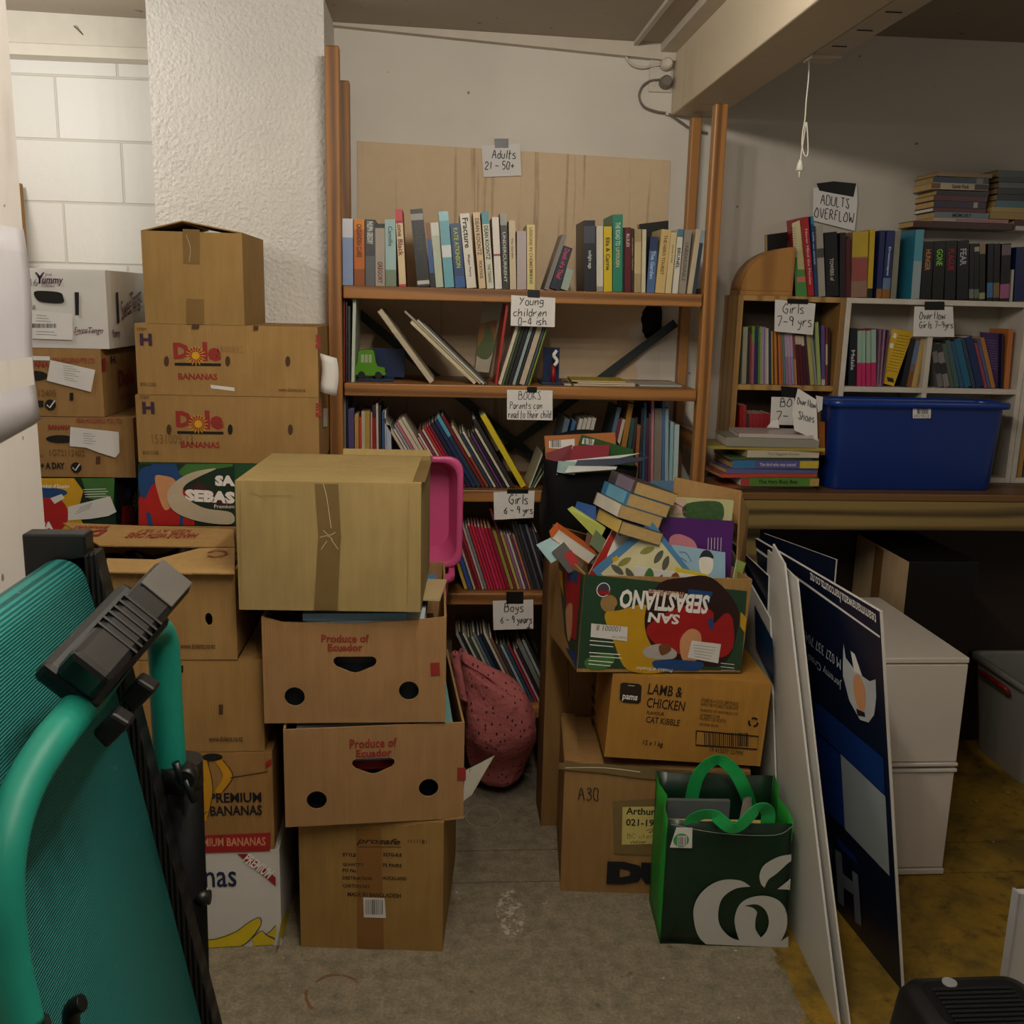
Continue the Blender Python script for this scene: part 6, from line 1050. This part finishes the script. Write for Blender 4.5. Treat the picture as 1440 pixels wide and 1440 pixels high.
t = sign('curling white sign about overflow shoes taped to the end of the blue tub', [(1117, 605), (1150, 620), (1148, 562), (1122, 546), (1114, 580)], 2.762, [('Overflow', (1121, 558, 1147, 568)), ('Shoes', (1123, 578, 1145, 589))], None, .0020, ang=-14)
k = Ink(t, FRONT, .001); k.poly([(1147, 556), (1157, 558), (1156, 576), (1150, 580)], paint('#c9c6c0', .2)); k.build('tape')
k = Ink(bl, face((0, -.065, 0), (1, 0, 0), (0, .0, 1)), .0025); k.poly([(1283, 571), (1309, 571), (1308, 588), (1283, 588)], PAPER); k.bars((1289, 572, 1305, 582), 12, INK, 6, .5, .0004); k.text('1017512', (1285, 583, 1306, 587), INK, 0, 0, False, .0004); k.build('barcode_sticker')

# ------------------------------------------------------------------ toy car, bookends, folders, wooden bin
GRC = paint('#4f8a12', .35, .08); WIN = paint('#9aa58a', .3)
p = at(518, 528, 2.80); tc = thing('toy_car', 'green wooden toy car on the blue bookend on the second shelf', 'toy', (p.x + .006, 2.79, SHZ[1] + .0076))
prof = [(-.040, .010), (.036, .010), (.040, .018), (.038, .030), (.018, .036), (.010, .074), (-.004, .079), (-.024, .077), (-.032, .068), (-.036, .040), (-.042, .030)]
v, f = fill2d([smooth2(prof, 4)], .018); MB().add(v, f, GRC, face((0, .018, 0), (1, 0, 0), (0, 0, 1))).build('body', tc, .002)
for x in (-.024, .022): MB().tube([(x, -.002, .010), (x, .038, .010)], .0098, BLACK, 16).build('wheel', tc)
for x in (-.021, -.0105, .0): MB().box((x - .004, -.0008, .044), (x + .004, -.0002, .066), WIN).build('window', tc)
BE = paint('#12264a', .35, .1)
def bookend(label, x, Y, hgt, back, wd):
    t = thing('bookend', label, 'bookend', (x, Y, SHZ[1] + .0005)); MB().box((-wd, 0, 0), (0, .11, .007), BE).build('base', t, .001); MB().box((-wd * back, .08, .007), (-wd * back + .09 if back else .006, .086, hgt), BE).build('upright', t, .001); return t
bookend('dark blue bookend behind the green toy car', at(553, 530, 2.78).x, 2.78, .088, .62, .098)
b2 = bookend('dark blue bookend with a red and white figure at the fan of books', at(792, 538, 2.78).x, 2.775, .012, 0, .062)
MB().tube([(-.026, .03, .007), (-.026, .03, .052)], [.008, .006], paint('#8e1c22', .4), 10).build('figure_body', b2); MB().tube(spline([(-.024, .03, .052), (-.016, .03, .065), (-.026, .03, .08), (-.018, .03, .094)], 5), .005, WHITE, 8).build('figure_neck', b2)
MB().box((-.05, .075, .007), (-.004, .08, .10), BE).build('back_plate', b2)
FG = 'loose folders lying on the second shelf'
for lb, x0, x1, y0, yw, zz, c in (('small white card lying before the folders on the second shelf', 793, 804, 2.77, .05, 0, '#b9b4a6'), ('cream folder, lowest of the flat folders on the second shelf', 806, 894, 2.77, .16, .0, '#b8a98c'), ('second cream folder in the flat stack on the second shelf', 812, 893, 2.78, .15, .0048, '#c2b598'), ('yellow folder, topmost of the flat stack on the second shelf', 803, 880, 2.785, .15, .0096, '#b59c1c'), ('thin pale grey book lying flat near the post on the second shelf', 898, 960, 2.79, .15, 0, '#a3aaa6')):
    a, b = xat(x0, y0, SHZ[1]), xat(x1, y0, SHZ[1]); t = thing('folder', lb, 'folder', ((a + b) / 2, y0, SHZ[1] + .0006 + zz), (0, 0, R(-3 if zz else 2)), FG); w = (b - a) / 2
    MB().box((-w, 0, 0), (w, yw, .0009), cov(c)).box((-w, 0, .0032), (w, yw - .01, .0041), cov(c)).build('cover', t); MB().box((-w + .003, .002, .001), (w - .002, yw - .012, .0031), PAGEW).build('pages', t)
bb = thing('bread_bin', 'curved wooden bread bin standing on the pine cube shelf', 'bin', (.972, 2.955, CZ[0] + .0005)); BAM = wood('Z', '#a9793c', '#8f6230', .5); x0 = xat(1041, 2.96, CZ[0]) - .972; x1 = xat(1113, 2.96, CZ[0]) - .972; hh = zat(348, .972 + x1, 2.96) - CZ[0]
def qp(k, n=14): return [(x1 - (x1 - x0) * k * math.cos(math.pi / 2 * i / n), .014 + (hh - .014) * k * math.sin(math.pi / 2 * i / n)) for i in range(n + 1)]
v, f = fill2d([[(x1, .014)] + qp(1)], .004); MB().add(v, f, BAM, face((0, .004, 0), (1, 0, 0), (0, 0, 1))).build('end_panel', bb)
MB().add(v, f, BAM, face((0, .108, 0), (1, 0, 0), (0, 0, 1))).build('end_panel', bb)
MB().strip([[(x, y, z) for x, z in qp(.985)] for y in (.009, .103)], BAM, smooth=True).build('roll_top', bb, solid=.004)
MB().box((x0 - .002, 0, 0), (x1, .11, .0135), BAM).build('base', bb, .001); MB().box((x1 - .006, .009, .014), (x1, .103, hh - .01), BAM).build('back_panel', bb)

# ------------------------------------------------------------------ sockets, leads, batten light
so = thing('power_socket', 'white double power socket on the wall by the beam', 'socket', (.650, YB - .0005, 2.115)); SW = paint('#c9c0b2', .4, .04)
MB().box((-.033, -.009, -.048), (.033, 0, .048), SW).build('plate', so, .002)
for z in (.024, -.024): MB().box((-.026, -.012, z - .009), (-.014, -.009, z + .009), SW).build('switch', so, .001)
pl = thing('power_plug', 'white round plug in the upper socket, its lead running to the ceiling', 'plug', (.664, YB - .0112, 2.142)); MB().tube([(0, 0, 0), (0, -.010, 0), (0, -.022, 0), (0, -.034, 0)], [.019, .019, .017, .010], SW, 16).build('body', pl)
def lead(t, P, r, m, Y=3.085): o = Vector(t.location); MB().tube(spline([at(x, y, Y) - o for x, y in P], 7), r, m, 8).build('lead', t)
lead(pl, [(928, 91), (915, 93), (903, 95), (888, 90), (877, 72), (872, 50), (868, 43)], .0036, SW)
GP = paint('#6e665e', .4, .05); pl = thing('power_plug', 'grey round plug in the lower socket, its lead running to the post', 'plug', (.664, YB - .0112, 2.092)); MB().tube([(0, 0, 0), (0, -.010, 0), (0, -.022, 0), (0, -.034, 0)], [.019, .019, .018, .012], GP, 16).build('body', pl)
lead(pl, [(928, 112), (914, 114), (903, 122), (899, 136), (906, 150), (924, 157), (940, 160), (958, 172), (975, 183), (995, 187)], .0032, GP)
MB().box((-.004, -.004, -.004), (.004, .004, .004), SW).build('cable_clip', pl).location = at(938, 160, 3.085) - Vector(pl.location)
bl_ = thing('batten_light', 'old white batten light with slots and a pull cord, fixed beside the beam', 'light', (.862, 2.38, 2.0)); BM = paint('#b4aa9b', .45, .06)
MB().box((-.034, -1.25, .004), (.032, -.06, .05), BM).build('housing', bl_, .003); MB().box((-.036, -.0595, -.002), (.034, 0, .052), BM).build('end_cap', bl_, .004); MB().box((-.036, -1.25, .05), (.034, 0, .248), BM).build('bracket', bl_)
for i in range(8): MB().box((-.022, -.14 - i * .13, .0025), (.010, -.143 - i * .13, .0038), DARK).build('slot', bl_)
CORD = paint('#d5cfc2', .6, .05); o = Vector((.862, 2.38, 2.0)); yc = 2.35
P = spline([at(x, y, yc) - o for x, y in ((1138, 84), (1137, 110), (1134, 140), (1132, 168), (1129, 185), (1128, 205), (1132, 219), (1136, 216), (1136, 195), (1134, 172), (1131, 190), (1127, 215), (1126, 226))], 5)
MB().tube(P, .0016, CORD, 6).build('pull_cord', bl_); q = at(1125, 233, yc) - o; MB().tube([q + Vector((0, 0, .014)), q + Vector((0, 0, .004)), q - Vector((0, 0, .010)), q - Vector((0, 0, .012))], [.003, .006, .009, .004], CORD, 10).build('cord_pull', bl_); MB().tube([q - Vector((0, 0, .011)), q - Vector((0, 0, .026))], .0016, CORD, 6).build('cord_end', bl_)
n_ = at(104, 36, 3.155); m_ = at(117, 49, 3.166); o = MB().tube([n_, m_, m_ + Vector((0, .01, 0))], .0018, paint('#6b5d4c', .4, 0, 5, .5, .6), 8).build('nail'); tag(o, 'long bent nail sticking out of the white board above the block wall', 'nail')
# sheet of paper pinned to the near wall
t = thing('paper_sheet', 'blank white sheet pinned to the end of the near wall', 'paper', (-.659, 1.5, 1.4)); sh = [[Vector((.002 + .004 * math.sin(j * .8), -.02 + .215 * i / 6 + .012 * (j / 8), .145 - .305 * j / 8 - .02 * (j == 8) * (1 - i / 6))) for i in range(7)] for j in range(9)]
MB().strip(sh, paint('#c8c6cc', .6, .04)).build('sheet', t, solid=.0006)

# ------------------------------------------------------------------ pink tubs, pink bag, things behind the centre stack
PK = NT('pink_plastic', .35, 0, .4); PK.col(lin('#d6588c')); PK.b.inputs['Transmission Weight'].default_value = .15
t = carton('plain carton on the floor behind the centre stack', .27, .19, .60, (-.105, 2.50, 0), 0, KRAFT, tape=False)
t1 = tub('bright pink tub standing upright behind the centre stack', (-.095, 2.59, .6045), .27, .17, .145, PK.m, PK.m, None, .015)
t2 = tub('bright pink tray standing on edge above the pink tub', (-.115, 2.675, .9065), .33, .275, .11, PK.m, PK.m, None, .02); t2.rotation_euler = (R(90), 0, 0); t2.location = (-.105, 2.69, .9005)
pf = NT('pink_fabric', .8, 0, .2); vo = pf.n('ShaderNodeTexVoronoi'); vo.inputs['Scale'].default_value = 75; vo.inputs['Randomness'].default_value = .7; pf.l(pf.mapped((1, 1, .5)), vo.inputs['Vector'])
pf.col(pf.mix(pf.math('LESS_THAN', vo.outputs[0], .20), pf.mix(pf.noise(12, 3), lin('#bd6f6c'), lin('#a3575a')), lin('#3c2a2c'))); pf.bump(pf.noise(14, 4), .7, .025)
pb = thing('cloth_bag', 'slumped pink patterned cloth bag on the floor before the lowest books', 'bag', (.17, 2.62, 0)); rows = []
rnd = random.Random(5)
for i, (y, a, b) in enumerate(((1112, 684, 722), (1106, 672, 734), (1090, 664, 740), (1060, 656, 749), (1030, 654, 753), (1005, 653, 753), (985, 655, 747), (970, 655, 735), (956, 652, 715), (944, 648, 690), (930, 642, 668), (920, 640, 655))):
    yb_ = 2.70 if y > 1020 else 2.62; z = zat(y, .17, yb_); xa, xb = xat(a, yb_, z), xat(b, yb_, z); z = max(z, .004 + .012 * i); cx = (xa + xb) / 2 - .17; hw = (xb - xa) / 2
    yo = .13 - max(0, min(z, .22) - .13) * 1.35
    rows.append([Vector((cx + hw * math.cos(A) * (1 + .05 * math.sin(5 * A + i * 1.4) + .03 * math.sin(9 * A - i)), yo + min(.05, hw * .7) * math.sin(A) * (1 + .10 * math.sin(4 * A + i)), z + .014 * math.sin(3 * A + i * .9) * (1 if i > 1 else 0))) for A in [2 * math.pi * k / 28 for k in range(28)]])
mb = MB(); mb.strip(rows, pf.m, close=True); mb.add(rows[0], [tuple(range(28))[::-1]], pf.m); mb.build('body', pb, subsurf=1)
o = Vector((.17, 2.62, 0)); mb = MB(); pts = spline([at(x, y, 2.60) - o for x, y in ((652, 985), (645, 950), (641, 922), (648, 918), (658, 935), (690, 955), (720, 985))], 6); mb.strip([[p + Vector((-.012, 0, .004)), p + Vector((.012, -.006, -.004))] for p in pts], pf.m); mb.build('handle', pb, solid=.002)
t, F = quadbook('white rounded board book poking out beside the lower open crate', [(650, 1128, 2.20), (663, 1118, 2.20), (695, 1063, 2.21), (655, 1083, 2.22)], .012, cov('#b9b5a4'), PAGEW); k = Ink(t, F, .0008); k.poly([(662, 1078), (682, 1070), (672, 1086), (662, 1090)], INK, smooth=True); k.build('cover_picture')
# ------------------------------------------------------------------ treadmill in front of the near wall
TE = NT('ribbed_belt', .5, 0, .4); wv = TE.n('ShaderNodeTexWave', wave_type='BANDS', bands_direction='Z', wave_profile='SIN'); wv.inputs['Scale'].default_value = 88; TE.l(TE.co, wv.inputs[0])
c_ = TE.mix(TE.ramp(wv.outputs[1], [(.3, g(0)), (.7, g(1))]), lin('#0a5253'), lin('#28857e')); c_ = TE.mix(TE.ramp(TE.noise(45, 2), [(.74, g(0)), (.78, g(.5))]), c_, lin('#8fb0a4')); TE.col(c_); TE.bump(wv.outputs[1], .5, .002)
FOAM = paint('#12806e', .5, .08, 30, .4); BP = paint('#08090a', .4, .2, 40, .5); BK = paint('#040405', .55, .1, 40, .2); RB = NT('ribbed_black', .5, 0, .4); RB.col(lin('#161514')); rw = RB.n('ShaderNodeTexWave', wave_type='BANDS', bands_direction='X'); rw.inputs['Scale'].default_value = 45; RB.l(RB.co, rw.inputs[0]); RB.bump(rw.outputs[1], .9, .004); RB = RB.m
A = Vector((-.470, 0, 1.105)); Bt = Vector((-.274, 0, .0)); dn = (Bt - A).normalized(); nr = Vector((-dn.z, 0, dn.x)); nr = nr if nr.x > 0 else -nr
YN, YFa = .84, 1.335
tm = thing('treadmill', 'folded teal treadmill with ribbed belt and padded handlebar, closest to the viewer', 'treadmill', (-.36, 1.1, 0)); O = Vector((-.36, 1.1, 0))
def L(p): return Vector(p) - O
def lbar(a, b, w, d, m, nm, bev=.003):   # bar along a-b: w across the deck (y), d through it
    a, b = L(a), L(b); q = [a + Vector((0, -w / 2, 0)) - nr * d, a + Vector((0, w / 2, 0)) - nr * d, a + Vector((0, w / 2, 0)), a + Vector((0, -w / 2, 0))]; e = b - a
    return MB().hexa([p + e for p in q], q, m).build(nm, tm, bev)
for y in (YN - .02, YFa + .014): lbar(A + Vector((0, y, 0)) + nr * .016, Bt + Vector((0, y, 0)) + nr * .016, .036, .07, RB, 'rail')
RC = A - nr * .034 + dn * .032; rr = .032; rows = []
prof_ = [Bt - dn * .03] + [A + dn * (.9 - .09 * i) for i in range(10)] + [RC + nr * rr * math.cos(R(a)) - dn * rr * math.sin(R(a)) for a in range(0, 200, 14)] + [RC - nr * rr + dn * .1, Bt - nr * rr * 2 - dn * .03]
MB().strip([[L(p + Vector((0, y, 0))) for y in (YN, YFa - .012)] for p in prof_], TE.m).build('belt', tm, solid=.003)
MB().tube([L(RC + Vector((0, YN, 0))), L(RC + Vector((0, YFa - .006, 0)))], rr - .003, paint('#4d4a46', .5, .15), 24).build('roller', tm)
lbar(A + Vector((0, YFa, 0)) - nr * .09 - dn * .022, A + Vector((0, YFa, 0)) - nr * .09 + dn * .03, .05, .0, BP, 'spacer') if False else None
MB().hexa([L(A + Vector((a, b, -.045))) for a, b in ((-.078, YFa - .004), (.004, YFa - .004), (.004, YFa + .03), (-.078, YFa + .03))], [L(A + Vector((a, b, .028))) for a, b in ((-.078, YFa - .004), (.004, YFa - .004), (.004, YFa + .03), (-.078, YFa + .03))], BP).build('end_bracket', tm, .003)
hb = [(34, 1445, .80), (14, 1360, .81), (4, 1270, .82), (8, 1190, .84), (30, 1115, .88), (68, 1050, .93), (118, 988, 1.02), (165, 925, 1.14), (198, 890, 1.28), (220, 886, 1.36), (230, 912, 1.385), (234, 985, 1.39), (240, 1088, 1.39)]
hp = spline([L(at(*p)) for p in hb], 6); MB().tube(hp, [.0172 + .0058 * i / len(hp) for i in range(len(hp))], FOAM, 18).build('handlebar', tm)
pa = at(253, 1085, 1.395); pbm = at(266, 1440, 1.395); dd = (pbm - pa); foot = pa + dd * (pa.z / -dd.z); foot.z = .0
MB().tube([L(pa), L(foot)], .033, BK, 16).build('upright', tm); MB().tube([L(pa + Vector((0, 0, -.02))), L(pa + Vector((0, 0, .018)))], .0335, BP, 16).build('collar', tm)
na = at(34, 1445, .80); MB().tube([L(na), L((na.x + .01, .80, .0))], .022, BP, 14).build('upright', tm)
ca, cb = at(108, 958, .985), at(232, 822, 1.155); ax = (cb - ca).normalized(); sd = ax.cross((ca - EYE).normalized()).normalized(); fw = ax.cross(sd).normalized(); fw = fw if fw.y < 0 else -fw
cm = (ca + cb) / 2; hl = (cb - ca).length / 2
def cbox(a0, a1, s0, s1, f0, f1, m, nm, bev): return MB().hexa([L(cm + ax * a + sd * s + fw * f0) for a, s in ((a0, s0), (a1, s0), (a1, s1), (a0, s1))], [L(cm + ax * a + sd * s + fw * f1) for a, s in ((a0, s0), (a1, s0), (a1, s1), (a0, s1))], m).build(nm, tm, bev)
GL = paint('#131314', .28, .1, 30, .5)
cbox(-hl, hl, -.026, .024, -.014, .030, GL, 'console', .008); cbox(-hl * .97, hl * .8, -.034, .038, -.044, -.0145, BP, 'console_back', .008)
cbox(hl * .42, hl * .97, -.0225, .0210, .0295, .0325, paint('#55524e', .3, .08), 'display', .002)
for i in range(6): cbox(-hl * .15 + i * .0105 - .03, -hl * .15 + i * .0105 - .0265, -.0266, .0246, .006, .0312, BP, 'grip_rib', .0005)
for (x, y, Y) in ((148, 1010, 1.0), (184, 962, 1.08)):
    p = at(x, y, Y); a_ = (at(x + 24, y + 20, Y) - p); s_ = Vector((a_.z, 0, -a_.x)).normalized() * -.016; f_ = Vector((0, -.013, 0))
    MB().hexa([L(p - s_ - f_), L(p - s_ + f_), L(p + s_ + f_), L(p + s_ - f_)], [L(p + a_ - s_ * 1.2 - f_), L(p + a_ - s_ * 1.2 + f_), L(p + a_ + s_ * 1.2 + f_), L(p + a_ + s_ * 1.2 - f_)], BP).build('clamp', tm, .004)
p = L(at(262, 1092, 1.34))
MB().tube([p + Vector((0, .02, 0)), p, p + Vector((0, -.012, 0))], [.012, .016, .014], BP, 14).build('knob', tm); u = Vector((.018, 0, .026)); MB().tube([p - u * .2 + Vector((0, -.008, 0)), p - u * 1.0 * -1 + Vector((-.03, -.008, .0))], .006, BP, 8).build('knob_wing', tm); MB().tube([p + Vector((0, -.008, 0)), p + Vector((.012, -.008, -.034))], .006, BP, 8).build('knob_wing', tm)
p = L(at(290, 1262, 1.38)); MB().tube([p + Vector((-.02, 0, 0)), p + Vector((.006, 0, 0))], .011, BP, 12).build('bolt', tm)
p = L(at(100, 1425, .90)); MB().tube(spline([p + Vector((0, 0, -.06)), p, p + Vector((.012, 0, .012))], 5), .009, BP, 8).build('transport_hook', tm)

# ------------------------------------------------------------------ black heater and white panel at the near edge
ht = thing('heater', 'black plastic heater with a louvred top, nearest on the yellow floor', 'heater', (.895, 1.36, 0)); HB = paint('#101112', .42, .12, 40, .4)
def rr_ring(w, d, r, z, n=6): return [Vector((sx * (w - r) + r * math.cos(R(a0 + 90 * i / n)), sy * (d - r) + r * math.sin(R(a0 + 90 * i / n)), z)) for sx, sy, a0 in ((1, 1, 0), (-1, 1, 90), (-1, -1, 180), (1, -1, 270)) for i in range(n + 1)]
rings = [rr_ring(.115, .085, .03, .0), rr_ring(.12, .09, .03, .02), rr_ring(.118, .088, .03, .25), rr_ring(.112, .082, .032, .325), rr_ring(.102, .072, .03, .345), rr_ring(.085, .055, .025, .352)]
mb = MB(); mb.strip(rings, HB, close=True); mb.add(rings[0], [tuple(range(28))[::-1]], HB); mb.add(rings[-1], [tuple(range(28))], HB); mb.build('body', ht)
for i in range(9):
    y = -.055 + i * .0105; MB().box((-.068, y, .3515), (.068, y + .006, .3555), paint('#1b1c1d', .4, .1)).build('louvre', ht, .0015)
MB().tube([(-.03, .049, .350), (-.03, .049, .3545)], .012, paint('#8d8f90', .3), 14).build('button', ht); MB().box((-.095, -.089, .05), (-.088, -.087, .31), paint('#2a2b2c', .3)).build('trim_line', ht)
wp = thing('white_panel', 'white panel edge standing on the yellow floor by the heater', 'panel', (1.34, 1.72, 0)); MB().box((-.165, 0, .0), (.165, .018, .31), paint('#c2c0c0', .4, .03)).build('sheet', wp, .002); MB().box((-.1651, -.002, 0), (-.16, .02, .311), paint('#a9a9aa', .4)).build('edge_strip', wp)
